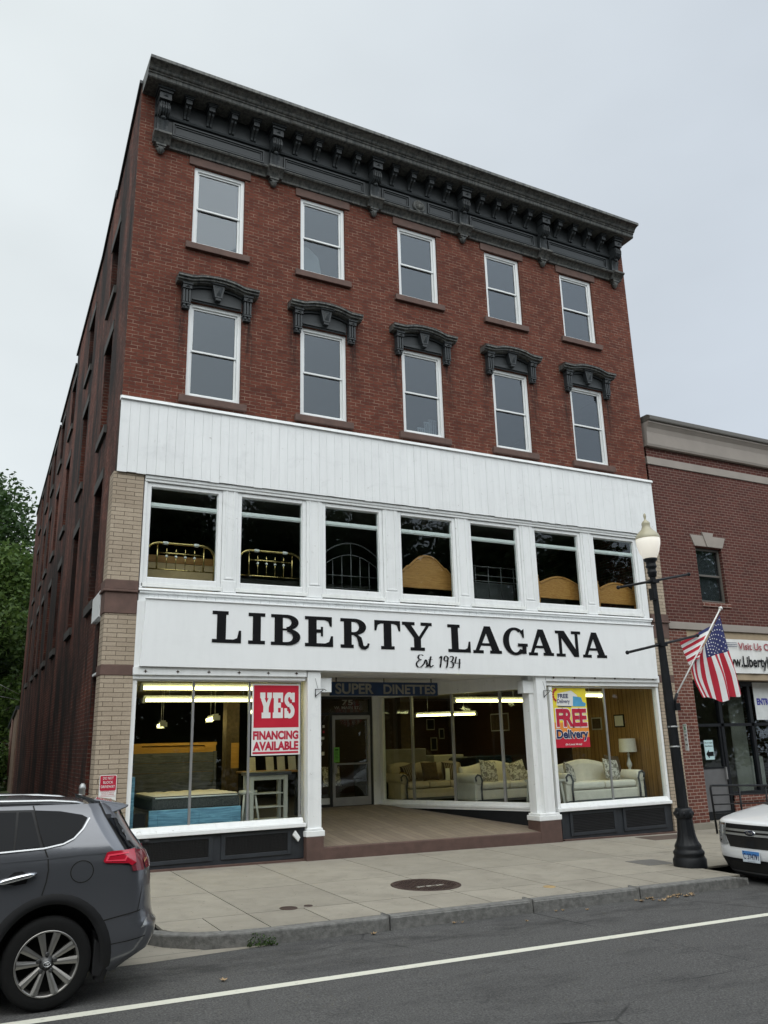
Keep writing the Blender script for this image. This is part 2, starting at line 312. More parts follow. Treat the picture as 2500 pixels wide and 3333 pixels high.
# ---------------------------------------------------------------- mesh building
WLOC = {}
class MB:
    def __init__(s): s.v = []; s.f = []; s.mi = []; s.sm = []
    def add(s, vs, fs, mi=0, sm=False):
        o = len(s.v); s.v += [tuple(p) for p in vs]
        for f in fs: s.f.append(tuple(i+o for i in f)); s.mi.append(mi); s.sm.append(sm)
        return s
    def box(s, x0, x1, y0, y1, z0, z1, mi=0):
        return s.add([(x0, y0, z0), (x1, y0, z0), (x1, y1, z0), (x0, y1, z0), (x0, y0, z1), (x1, y0, z1), (x1, y1, z1), (x0, y1, z1)],
                     [(0, 3, 2, 1), (4, 5, 6, 7), (0, 1, 5, 4), (1, 2, 6, 5), (2, 3, 7, 6), (3, 0, 4, 7)], mi)
    def hexa(s, b, t, mi=0):      # bottom ring and top ring of 4 points
        return s.add(list(b)+list(t), [(3, 2, 1, 0), (4, 5, 6, 7), (0, 1, 5, 4), (1, 2, 6, 5), (2, 3, 7, 6), (3, 0, 4, 7)], mi)
    def poly(s, pts, mi=0): return s.add(pts, [tuple(range(len(pts)))], mi)
    def prism(s, pts, d, mi=0):   # closed polygon pts (3D) extruded by vector d
        d = Vector(d); n = len(pts); a = [Vector(p) for p in pts]
        return s.add(a+[p+d for p in a], [tuple(range(n))[::-1], tuple(range(n, 2*n))]+[(i, (i+1) % n, n+(i+1) % n, n+i) for i in range(n)], mi)
    def profile_x(s, prof, x0, x1, mi=0, sm=False):   # closed (y,z) profile run along X
        n = len(prof)
        return s.add([(x0, y, z) for y, z in prof]+[(x1, y, z) for y, z in prof],
                     [tuple(range(n)), tuple(range(n, 2*n))[::-1]]+[(i, n+i, n+(i+1) % n, (i+1) % n) for i in range(n)], mi)
    def lathe(s, c, prof, n=24, mi=0, sm=True, axis='z', a0=0, flute=0, nf=0):
        c = Vector(c); vs = []; fs = []; m = len(prof)
        for k in range(n):
            a = 2*math.pi*k/n+a0
            for r, h in prof:
                rr = r*(1+(flute*math.cos(a*nf) if nf else 0)); u, v = rr*math.cos(a), rr*math.sin(a)
                vs.append(c+(Vector((u, v, h)) if axis == 'z' else Vector((u, h, v)) if axis == 'y' else Vector((h, u, v))))
        for k in range(n):
            for j in range(m-1):
                a, b = k*m+j, ((k+1) % n)*m+j; fs.append((a, b, b+1, a+1))
        return s.add(vs, fs, mi, sm)
    def tube(s, pts, r, n=8, mi=0, sm=True, cap=True):
        pts = [Vector(p) for p in pts]; vs = []; m = len(pts); rs = r if isinstance(r, (list, tuple)) else [r]*m
        up0 = None
        for i, p in enumerate(pts):
            d = (pts[min(i+1, m-1)]-pts[max(i-1, 0)]).normalized()
            if up0 is None: up0 = Vector((0, 0, 1)) if abs(d.z) < .9 else Vector((1, 0, 0))
            u = (up0-d*up0.dot(d)).normalized(); up0 = u; v = d.cross(u)
            vs += [p+rs[i]*(u*math.cos(2*math.pi*k/n)+v*math.sin(2*math.pi*k/n)) for k in range(n)]
        fs = [(i*n+k, i*n+(k+1) % n, (i+1)*n+(k+1) % n, (i+1)*n+k) for i in range(m-1) for k in range(n)]
        if cap: fs += [tuple(range(n))[::-1], tuple(range((m-1)*n, m*n))]
        return s.add(vs, fs, mi, sm)
    def sphere(s, c, r, n=12, mi=0, sx=1, sy=1, sz=1):
        c = Vector(c); vs = []; fs = []
        for i in range(n+1):
            t = math.pi*i/n
            for k in range(n): vs.append(c+Vector((sx*r*math.sin(t)*math.cos(2*math.pi*k/n), sy*r*math.sin(t)*math.sin(2*math.pi*k/n), sz*r*math.cos(t))))
        for i in range(n):
            for k in range(n): fs.append((i*n+k, (i+1)*n+k, (i+1)*n+(k+1) % n, i*n+(k+1) % n))
        return s.add(vs, fs, mi, True)
    def scale_xy(s, k): s.v = [(p[0]*k, p[1]*k, p[2]) for p in s.v]; return s
    def build(s, name, mat, parent=None, bevel=0, sub=0, local=False):
        me = bpy.data.meshes.new(name); off = Vector((0, 0, 0)) if local or parent is None else WLOC.get(parent.name, Vector((0, 0, 0)))
        me.from_pydata([Vector(p)-off for p in s.v], [], s.f)
        for m in (mat if isinstance(mat, (list, tuple)) else [mat]): me.materials.append(m)
        me.polygons.foreach_set('material_index', s.mi); me.polygons.foreach_set('use_smooth', s.sm)
        uv = me.uv_layers.new(name='UVMap'); V = s.v
        for p in me.polygons:
            n = p.normal; a = (abs(n.x), abs(n.y), abs(n.z)); k = a.index(max(a))
            for li in p.loop_indices:
                q = V[me.loops[li].vertex_index]
                uv.data[li].uv = (q[1], q[2]) if k == 0 else (q[0], q[2]) if k == 1 else (q[0], q[1])
        o = bpy.data.objects.new(name, me); sc.collection.objects.link(o)
        if parent is not None: o.parent = parent; WLOC[o.name] = off
        if bevel:
            m = o.modifiers.new('bevel', 'BEVEL'); m.width = bevel; m.segments = 2; m.limit_method = 'ANGLE'
        if sub:
            m = o.modifiers.new('sub', 'SUBSURF'); m.levels = sub; m.render_levels = sub
        return o
def build_each(mb, name, mat, parent=None, key=None, **kw):
    """one object per loose piece, or per group of pieces sharing key(centroid)"""
    par = list(range(len(mb.v)))
    def root(i):
        while par[i] != i: par[i] = par[par[i]]; i = par[i]
        return i
    for f in mb.f:
        a = root(f[0])
        for i in f[1:]: par[root(i)] = a
    isl = {}
    for k, f in enumerate(mb.f): isl.setdefault(root(f[0]), []).append(k)
    grp = {}
    for r, fs in isl.items():
        ids = {i for k in fs for i in mb.f[k]}; c = sum((Vector(mb.v[i]) for i in ids), Vector())/len(ids)
        grp.setdefault(key(c) if key else r, []).append(fs)
    out = []
    for lst in grp.values():
        m = MB(); mp = {}
        for fs in lst:
            for k in fs:
                for i in mb.f[k]:
                    if i not in mp: mp[i] = len(m.v); m.v.append(mb.v[i])
                m.f.append(tuple(mp[i] for i in mb.f[k])); m.mi.append(mb.mi[k]); m.sm.append(mb.sm[k])
        out.append(m.build(name, mat, parent, **kw))
    return out
def tag(o, label=None, cat=None, group=None, kind=None):
    if label: o['label'] = label
    if cat: o['category'] = cat
    if group: o['group'] = group
    if kind: o['kind'] = kind
    return o
def thing(name, label, cat, loc=(0, 0, 0), group=None, rot=None):
    o = bpy.data.objects.new(name, None); sc.collection.objects.link(o); o.location = loc; o.empty_display_size = .2
    if rot: o.rotation_euler = rot
    WLOC[o.name] = Vector(loc); return tag(o, label, cat, group)
def copy_tree(o, parent=None):
    c = o.copy(); sc.collection.objects.link(c)
    if parent is not None: c.parent = parent
    WLOC[c.name] = WLOC.get(o.name, Vector((0, 0, 0)))
    for ch in list(o.children): copy_tree(ch, c)
    return c
def wall_grid(mb, fn, u0, u1, v0, v1, holes, depth, mi=0):
    """wall face fn(u,v,d) with rectangular holes (u0,u1,v0,v1) and their reveals of the given depth"""
    us = sorted({u0, u1, *[h[0] for h in holes], *[h[1] for h in holes]}); vs = sorted({v0, v1, *[h[2] for h in holes], *[h[3] for h in holes]})
    for a, b in zip(us, us[1:]):
        for c, d in zip(vs, vs[1:]):
            m, n = (a+b)/2, (c+d)/2
            if any(h[0] < m < h[1] and h[2] < n < h[3] for h in holes): continue
            mb.poly([fn(a, c, 0), fn(b, c, 0), fn(b, d, 0), fn(a, d, 0)], mi)
    for a, b, c, d in holes:
        for p, q in (((a, c), (b, c)), ((b, c), (b, d)), ((b, d), (a, d)), ((a, d), (a, c))):
            mb.poly([fn(*p, 0), fn(*p, depth), fn(*q, depth), fn(*q, 0)], mi)
def frame(mb, x0, x1, z0, z1, w, y0, y1, wb=None, wt=None, mi=0):
    wb = w if wb is None else wb; wt = w if wt is None else wt
    mb.box(x0, x0+w, y0, y1, z0, z1, mi); mb.box(x1-w, x1, y0, y1, z0, z1, mi)
    mb.box(x0+w, x1-w, y0, y1, z0, z0+wb, mi); mb.box(x0+w, x1-w, y0, y1, z1-wt, z1, mi)
# flat lettering from Blender's built-in font
def font2d(body, bold=0., shear=0., spacing=1.):
    cu = bpy.data.curves.new('lettering_source', 'FONT'); cu.body = body; cu.offset = bold; cu.shear = shear; cu.space_character = spacing; cu.resolution_u = 4
    o = bpy.data.objects.new('lettering_source', cu); sc.collection.objects.link(o)
    dg = bpy.context.evaluated_depsgraph_get(); me = bpy.data.meshes.new_from_object(o.evaluated_get(dg))
    vs = [(p.co.x, p.co.y) for p in me.vertices]; fs = [tuple(p.vertices) for p in me.polygons]
    bpy.data.objects.remove(o); bpy.data.curves.remove(cu); bpy.data.meshes.remove(me)
    return vs, fs
def text_on(mb, body, fit, fn, bold=0., shear=0., spacing=1., mi=0):
    """fit=(u0,u1,v0,v1); fn(u,v) gives the 3D point"""
    vs, fs = font2d(body, bold, shear, spacing)
    a, b = min(p[0] for p in vs), max(p[0] for p in vs); c, d = min(p[1] for p in vs), max(p[1] for p in vs)
    mb.add([fn(fit[0]+(p[0]-a)/(b-a)*(fit[1]-fit[0]), fit[2]+(p[1]-c)/(d-c)*(fit[3]-fit[2])) for p in vs], fs, mi)
def zwalk(x, y=-.1): return -.22-.0165*x+.012*y
def zroad(x): return -.415-.0165*x
# ================================================================ setting: ground
def strip(name, pts, mat, kind='structure'):
    mb = MB(); mb.poly(pts); o = mb.build(name, mat); tag(o, kind=kind); return o
mb = MB()
for i in range(-9, 12):          # one road sheet following the fall of the street
    a, b = i*12, (i+1)*12
    mb.poly([(a, -130, zroad(a)), (b, -130, zroad(b)), (b, 150, zroad(b)), (a, 150, zroad(a))])
road = tag(mb.build('road', M_asphalt), kind='structure')
mb = MB()
for a, b in ((-40, -5), (-5, 5), (5, 15), (15, 40)):
    mb.poly([(a, -6.51, zroad(a)+.004), (b, -6.51, zroad(b)+.004), (b, -6.385, zroad(b)+.004), (a, -6.385, zroad(a)+.004)])
tag(mb.build('edge_line', M_line), kind='structure')
# sidewalk slabs with open joints over a dirt bed
mb = MB(); bed = MB()
xs = [.10, 1.19, 2.61, 4.13, 5.56, 7.0, 8.45, 9.9, 11.35, 12.8, 14.3, 15.8, 17.3, 18.8, 20.3, 23.0, 26]
def slab(x0, x1, y0, y1, g=.008):
    x0 += g; x1 -= g; y0 += g; y1 -= g
    q = [(x0, y0), (x1, y0), (x1, y1), (x0, y1)]
    mb.hexa([(x, y, zwalk(x, y)-.03) for x, y in q], [(x, y, zwalk(x, y)) for x, y in q])
for a, b in zip(xs, xs[1:]):
    slab(a, b, -2.27, -.06 if a < 12.5 else .12); slab(a, b, -3.88, -2.27)
    m = (a+b)/2
    for c, d in ((a, m), (m, b)):
        if c < .2:
            q = [(.105, -3.885), (.64, -3.885), (.64, -4.62), (.40, -4.56), (.19, -4.41), (.105, -4.26)]
            mb.add([(x, y, zwalk(x, y)) for x, y in q]+[(x, y, zwalk(x, y)-.03) for x, y in q], [(5, 4, 3, 2, 1, 0)]+[(i, (i+1) % 6, 6+(i+1) % 6, 6+i) for i in range(6)])
        elif d <= 8.4 or c > 12: slab(c, d, -4.70, -3.88)
        elif c < 8.6: slab(c, min(d, 8.62), -4.7, -3.88)
side = tag(mb.build('sidewalk', M_concrete), kind='structure')
def sheet(mb, x0, x1, y0, y1, dz=-.012):
    q = [(x0, y0), (x1, y0), (x1, y1), (x0, y1)]; mb.poly([(x, y, zwalk(x, y)+dz) for x, y in q])
bed.poly([(x, y, zwalk(x, y)-.012) for x, y in ((.12, -4.15), (.4, -4.5), (.8, -4.68), (8.6, -4.70), (8.6, -.02), (.12, -.02))]); sheet(bed, 8.62, 26, -3.88, .2); sheet(bed, 12.3, 26, -4.72, -3.88)
tag(bed.build('sidewalk_bed', M_joint), kind='structure')
# granite kerb, curved back to the driveway at the left and ending at the parked pickup's bay
mb = MB()
path = [(-.30, -3.95), (-.14, -4.28), (.05, -4.52), (.34, -4.72), (.75, -4.83), (1.3, -4.87), (2.55, -4.88), (2.57, -4.88), (4.6, -4.87), (4.62, -4.87), (6.4, -4.87), (6.42, -4.87), (8.35, -4.86), (8.72, -4.72)]
def kerb(path):
    runs = [[Vector(path[0])]]
    for p in path[1:]:
        p = Vector(p)
        if (p-runs[-1][-1]).length < .05: runs.append([p])
        else: runs[-1].append(p)
    for r in runs:
        vs = []
        for i, p in enumerate(r):
            d = (r[min(i+1, len(r)-1)]-r[max(i-1, 0)]).normalized(); q = p+Vector((-d.y, d.x))*.17
            drop = -.07 if p.x > 8.6 and p.x < 10 else 0; j = random.uniform(-.004, .004)
            vs += [(p.x, p.y-.012, zroad(p.x)-.1), (p.x, p.y+j, zwalk(p.x, p.y)+.004+drop), (q.x, q.y, zwalk(q.x, q.y)+.004+drop), (q.x, q.y, zroad(q.x)-.1)]
        n = len(r)
        mb.add(vs, [(4*i+k, 4*i+4+k, 4*i+4+(k+1) % 4, 4*i+(k+1) % 4) for i in range(n-1) for k in range(4)]+[(3, 2, 1, 0), tuple(4*n-4+k for k in range(4))])
kerb(path); kerb([(12.5, -4.4), (12.8, -4.8), (14.5, -4.87), (18, -4.87), (26, -4.87)])
tag(mb.build('kerb', M_granite, bevel=.018), kind='structure')
# driveway beside the building: apron, then asphalt and rough lawn
mb = MB()
mb.poly([(-5.4, -4.86, zroad(-5.4)+.006), (.42, -4.78, zroad(.4)+.006), (-.1, -4.2, zroad(0)+.05), (-.2, -2.2, zwalk(0)-.05), (-5.2, -2.2, zwalk(-5)-.05)])
mb.poly([(.42, -4.78, zroad(.4)+.004), (1.2, -4.9, zroad(1.2)+.004), (-.2, -5.02, zroad(0)+.004), (-5.4, -5.05, zroad(-5.4)+.004), (-5.4, -4.86, zroad(-5.4)+.006)])
tag(mb.build('driveway_apron', M_concrete), kind='structure')
mb = MB(); mb.poly([(-5.2, -2.2, zwalk(-5)-.05), (.12, -2.2, zwalk(0)-.05), (.12, .4, -.25), (.9, 28, -.1), (-4.4, 28, -.1), (-5.2, 0, -.25)])
tag(mb.build('driveway', M_asphalt), kind='structure')
mb = MB(); mb.poly([(-60, 28, -.1), (60, 28, -.1), (60, 90, .6), (-60, 90, .6)])
tag(mb.build('lawn', M_grass), kind='structure')
# ================================================================ main building
BX0, BX1, BD = 0.0, 12.60, 27.6
bld = thing('commercial_building', 'four-storey red brick building with bracketed dark cornice and white shopfront', 'building', (6.3, 13, -.4))
def F(u, v, d): return (u, d, v)                     # front wall
def S(u, v, d): return (.03*u+d, u-.03*d, v)         # side wall along the driveway
WINX = [(1.119, 2.173), (3.401, 4.434), (5.742, 6.771), (8.101, 9.122), (10.369, 11.406)]
AZ, BZ = (11.11, 12.90), (7.89, 9.85)
holes = [(a, b, *z) for a, b in WINX for z in (AZ, BZ)]
mb = MB(); wall_grid(mb, F, BX0, BX1, 6.2, 14.3, holes, .14)
mb.build('front_wall', M_brick, bld)
SB = [2.0, 6.0, 10.3, 13.7, 16.7, 19.2, 22.9]
sh = [(u, u+1.1, a, b) for u in SB for a, b in ((10.96, 12.48), (7.85, 9.93), (4.35, 6.72))]
sh += [(.34, 1.45, -.42, 2.86), (.38, 1.1, 2.9, 3.8)]
roofl = [(0, 14.46), (2.9, 13.72), (2.92, 13.9), (5.0, 13.42), (10.6, 13.32), (10.62, 13.02), (15.5, 12.95), (15.52, 12.8), (27.6, 12.66)]
mb = MB(); wall_grid(mb, S, .0, BD, -.45, 12.6, sh, .22); mb.f = mb.f
mb.poly([S(0, 12.6, 0), S(BD, 12.6, 0)]+[S(u, z, 0) for u, z in roofl[::-1]])
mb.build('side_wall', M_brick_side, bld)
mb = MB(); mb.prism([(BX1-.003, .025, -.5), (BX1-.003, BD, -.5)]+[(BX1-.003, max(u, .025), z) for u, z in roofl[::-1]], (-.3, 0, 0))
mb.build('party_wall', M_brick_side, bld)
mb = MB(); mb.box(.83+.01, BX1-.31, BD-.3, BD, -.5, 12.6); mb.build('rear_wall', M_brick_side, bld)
mb = MB()
for (u0, z0), (u1, z1) in zip(roofl, roofl[1:]):
    if u1-u0 < .1: continue
    mb.hexa([S(u0, z0, -.05), S(u1, z1, -.05), S(u1, z1, .3), S(u0, z0, .3)], [S(u0, z0+.07, -.05), S(u1, z1+.07, -.05), S(u1, z1+.07, .3), S(u0, z0+.07, .3)])
mb.build('parapet_coping', M_cornice, bld)
mb = MB(); mb.poly([(.35, .3, 14.0), (BX1-.3, .3, 14.0), (BX1-.3, BD-.3, 12.4), (.9, BD-.3, 12.4)]); mb.build('roof', M_dark, bld)
# storey slabs and dim interiors
mb = MB()
for z in (3.02, 6.55, 10.25): mb.hexa([(.36, .32, z), (BX1-.31, .32, z), (BX1-.31, BD-.35, z), (1.15, BD-.35, z)], [(.36, .32, z+.25), (BX1-.31, .32, z+.25), (BX1-.31, BD-.35, z+.25), (1.15, BD-.35, z+.25)])
mb.box(.34, BX1-.31, 9.5, 9.6, 3.27, 13.9); mb.build('floor_slab', M_plaster, bld)
# upper windows
def sash(mb, x0, x1, z0, z1, y):
    frame(mb, x0, x1, z0, z1, .075, y, y+.09); xi0, xi1, zi0, zi1 = x0+.075, x1-.075, z0+.075, z1-.075
    return xi0, xi1, zi0, zi1
for fl, (z0, z1) in enumerate((AZ, BZ)):
    for k, (x0, x1) in enumerate(WINX):
        mb = MB(); xi0, xi1, zi0, zi1 = sash(mb, x0+.003, x1-.003, z0+.003, z1-.003, .045)
        wn = mb.build('window', M_vinyl, bld, bevel=.006)
        mid = (zi0+zi1)/2-.02*(1-fl)
        mb = MB(); frame(mb, xi0+.002, xi1-.002, mid-.02, zi1-.002, .035, .075, .11); frame(mb, xi0+.002, xi1-.002, zi0+.002, mid+.022, .035, .10, .135)
        mb.build('sash', M_vinyl, wn)
        mb = MB(); mb.box(xi0+.03, xi1-.03, .095, .099, mid, zi1-.03); mb.box(xi0+.03, xi1-.03, .118, .122, zi0+.03, mid); mb.build('pane', M_glass_up, wn)
        mb = MB(); mb.box(x0-.125, x1+.11, -.075, .04, z0-.135, z0-.003); mb.build('sill', M_brown, wn, bevel=.008)
        if fl == 0:
            mb = MB(); mb.box(x0-.115, x1+.11, -.03, .04, z1+.003, z1+.20); mb.build('lintel', M_brown, wn, bevel=.006)
# window hoods
def hood(cx, zb, parent):
    """arched hood: centre cx, window head at zb"""
    mb = MB(); top = zb+.56
    def arc(x):    # underside of the arched crown as height above zb
        t = min(abs(x)/.52, 1); return .285+.20*math.sqrt(max(0, 1-(t*.86)**2))-.10 if t < 1 else .287
    xs = [-.80, -.53]+[-.53+1.06*i/16 for i in range(17)]+[.53, .80]
    lo = [(x, .30 if abs(x) >= .529 else arc(x)) for x in xs]
    th = .115
    for (xa, za), (xb, zb_) in zip(lo, lo[1:]):
        if xb-xa < 1e-6: continue
        for y0, t0, t1 in ((-.26, .075, th), (-.22, .03, .075), (-.17, 0, .03)):
            mb.hexa([(cx+xa, y0, zb+za+t0), (cx+xb, y0, zb+zb_+t0), (cx+xb, .03, zb+zb_+t0), (cx+xa, .03, zb+za+t0)],
                    [(cx+xa, y0, zb+za+t1), (cx+xb, y0, zb+zb_+t1), (cx+xb, .03, zb+zb_+t1), (cx+xa, .03, zb+za+t1)])
    h = mb.build('window_hood', M_cornice2, parent, bevel=.004)
    mb = MB()
    for (xa, za), (xb, zb_) in zip(lo, lo[1:]):
        if xb-xa < 1e-6: continue
        j = random.uniform(.012, .032)
        mb.hexa([(cx+xa, -.265, zb+za+th+.001), (cx+xb, -.265, zb+zb_+th+.001), (cx+xb, .03, zb+zb_+th+.001), (cx+xa, .03, zb+za+th+.001)],
                [(cx+xa+.004, -.25, zb+za+th+j), (cx+xb-.004, -.25, zb+zb_+th+j), (cx+xb-.004, .03, zb+zb_+th+j+.03), (cx+xa+.004, .03, zb+za+th+j+.03)])
    mb.build('hood_flashing', M_hoodtop, parent)
    mb = MB()      # tympanum with inner arch moulding
    xs = [-.50+i/16 for i in range(17)]
    pts = [(cx+x, -.03, zb+.002) for x in (-.50, .50)]+[(cx+x, -.03, zb+arc(x)+.01) for x in xs[::-1]]
    mb.prism(pts, (0, .06, 0))
    for xa, xb in zip(xs, xs[1:]):
        za, z_b = arc(xa)-.055, arc(xb)-.055
        mb.hexa([(cx+xa, -.075, zb+za), (cx+xb, -.075, zb+z_b), (cx+xb, -.02, zb+z_b), (cx+xa, -.02, zb+za)], [(cx+xa, -.075, zb+za+.05), (cx+xb, -.075, zb+z_b+.05), (cx+xb, -.02, zb+z_b+.05), (cx+xa, -.02, zb+za+.05)])
    mb.prism([(cx-.48, -.06, zb+.03), (cx+.48, -.06, zb+.03), (cx+.48, -.06, zb+.055), (cx, -.06, zb+.13), (cx-.48, -.06, zb+.055)], (0, .04, 0))
    for s in (-1, 1):   # consoles: block, fluted shaft, drops
        x0 = cx+s*.60
        mb.box(x0-.085, x0+.085, -.15, .03, zb+.19, zb+.30); mb.box(x0-.10, x0+.10, -.17, .03, zb+.27, zb+.302)
        mb.add([(x0-.05, -.15, zb+.205), (x0+.05, -.15, zb+.205), (x0+.05, -.15, zb+.26), (x0-.05, -.15, zb+.26), (x0, -.18, zb+.232)], [(0, 1, 4), (1, 2, 4), (2, 3, 4), (3, 0, 4)])
        mb.box(x0-.075, x0+.075, -.085, .03, zb-.10, zb+.19)
        for q in (-.055, 0, .055): mb.box(x0+q-.017, x0+q+.017, -.125, -.085, zb-.085, zb+.185)
        mb.box(x0-.08, x0+.08, -.12, .03, zb-.12, zb-.095); mb.box(x0-.07, x0+.07, -.08, .03, zb-.20, zb-.12)
        for q in (-.04, .04): mb.box(x0+q-.02, x0+q+.02, -.105, -.08, zb-.17, zb-.12)
    zk = zb+.12     # keystone
    mb.prism([(cx-.07, -.16, zk), (cx+.07, -.16, zk), (cx+.125, -.16, zk+.27), (cx-.125, -.16, zk+.27)], (0, .13, 0))
    mb.box(cx-.155, cx+.155, -.19, -.03, zk+.265, zk+.30); mb.box(cx-.055, cx+.055, -.15, -.03, zk-.05, zk)
    mb.add([(cx-.045, -.161, zk+.03), (cx+.045, -.161, zk+.03), (cx+.085, -.161, zk+.23), (cx-.085, -.161, zk+.23), (cx, -.20, zk+.15)], [(0, 1, 4), (1, 2, 4), (2, 3, 4), (3, 0, 4)])
    mb.build('hood_tympanum', M_cornice, parent)
wins = [o for o in bld.children if o.name.startswith('window')]
for k, (x0, x1) in enumerate(WINX): hood((x0+x1)/2, BZ[1], wins[5+k])
# side windows: blocked openings with stone sills and lintels
for u, u1, z0, z1 in sh[:-2]:
    mb = MB(); mb.prism([S(u, z0, .2), S(u1, z0, .2), S(u1, z1, .2), S(u, z1, .2)], (.06, 0, 0)); wn = mb.build('window', M_maroon, bld)
    mb = MB(); mb.hexa([S(u-.1, z0-.17, -.06), S(u1+.1, z0-.17, -.06), S(u1+.1, z0-.17, .18), S(u-.1, z0-.17, .18)], [S(u-.1, z0-.002, -.06), S(u1+.1, z0-.002, -.06), S(u1+.1, z0-.002, .18), S(u-.1, z0-.002, .18)]); mb.build('sill', M_sidestone, wn)
    mb = MB(); mb.hexa([S(u-.12, z1+.002, -.02), S(u1+.12, z1+.002, -.02), S(u1+.12, z1+.002, .18), S(u-.12, z1+.002, .18)], [S(u-.12, z1+.22, -.02), S(u1+.12, z1+.22, -.02), S(u1+.12, z1+.22, .18), S(u-.12, z1+.22, .18)]); mb.build('lintel', M_sidestone, wn)
mb = MB(); mb.prism([S(.345, -.415, .055), S(1.445, -.415, .055), S(1.445, 2.855, .055), S(.345, 2.855, .055)], (.05, 0, 0)); mb.build('boarded_door', M_maroon, bld)
mb = MB(); mb.prism([S(.385, 2.905, .07), S(1.095, 2.905, .07), S(1.095, 3.795, .07), S(.385, 3.795, .07)], (.05, 0, 0)); sw = mb.build('side_window', M_white, bld)
mb = MB()
for i in range(8): mb.hexa([S(.42, 2.95+i*.1, .03), S(1.06, 2.95+i*.1, .03), S(1.06, 2.97+i*.1, .069), S(.42, 2.97+i*.1, .069)], [S(.42, 2.965+i*.1, .03), S(1.06, 2.965+i*.1, .03), S(1.06, 3.03+i*.1, .069), S(.42, 3.03+i*.1, .069)])
mb.build('louver', M_white, sw)
mb = MB(); mb.hexa([S(.36, 3.803, -.10), S(1.35, 3.803, -.10), S(1.35, 3.803, .05), S(.36, 3.803, .05)], [S(.36, 4.24, -.10), S(1.35, 4.24, -.10), S(1.35, 4.24, .05), S(.36, 4.24, .05)]); mb.build('window_header', M_white, sw)
mb = MB(); mb.hexa([S(.36, 2.862, -.04), S(1.2, 2.862, -.04), S(1.2, 2.862, .06), S(.36, 2.862, .06)], [S(.36, 2.897, -.04), S(1.2, 2.897, -.04), S(1.2, 2.897, .06), S(.36, 2.897, .06)]); mb.build('sill', M_white, sw)
# ---------------------------------------------------------------- cornice
mb = MB(); x0, x1 = .01, 12.56
prof = [(.05, 14.22), (-.50, 14.22), (-.52, 14.24), (-.52, 14.31), (-.545, 14.32), (-.545, 14.345), (-.575, 14.355), (-.59, 14.375), (-.60, 14.40), (-.63, 14.43), (-.68, 14.452), (-.70, 14.456), (-.74, 14.458), (-.75, 14.465), (-.75, 14.53), (.05, 14.56)]
mb.profile_x(prof[::-1], x0, x1); cor = mb.build('cornice', M_cornice2, bld)
mb = MB(); mb.profile_x([(.05, 14.22), (.05, 13.36), (-.05, 13.36), (-.05, 13.74), (-.10, 13.75), (-.115, 13.78), (-.10, 13.81), (-.06, 13.83), (-.06, 14.22)], .27, 12.34); mb.build('frieze', M_cornice, cor)
mb = MB(); mb.profile_x([(.05, 13.36), (.05, 13.09), (-.06, 13.09), (-.07, 13.13), (-.10, 13.17), (-.13, 13.20), (-.15, 13.215), (-.205, 13.22), (-.225, 13.245), (-.21, 13.27), (-.15, 13.285), (-.08, 13.31), (-.05, 13.36)], .27, 12.34); mb.build('frieze_ledge', M_cornice2, cor)
BIG = [.41+2.354*k for k in range(6)]
mb = MB()
for k in range(5):      # sunk panels framed by a bead
    a, b = BIG[k]+.22, BIG[k+1]-.22
    rng = [(a, b)] if k != 2 else [(a, (a+b)/2-.24), ((a+b)/2+.24, b)]
    for p, q in rng:
        frame(mb, p, q, 13.40, 13.70, .03, -.085, -.045); frame(mb, p+.05, q-.05, 13.45, 13.65, .018, -.07, -.045)
build_each(mb, 'frieze_panel', M_cornice, cor, key=lambda c: next((k, c.x > (BIG[2]+BIG[3])/2) for k in range(5) if c.x < BIG[k+1]))
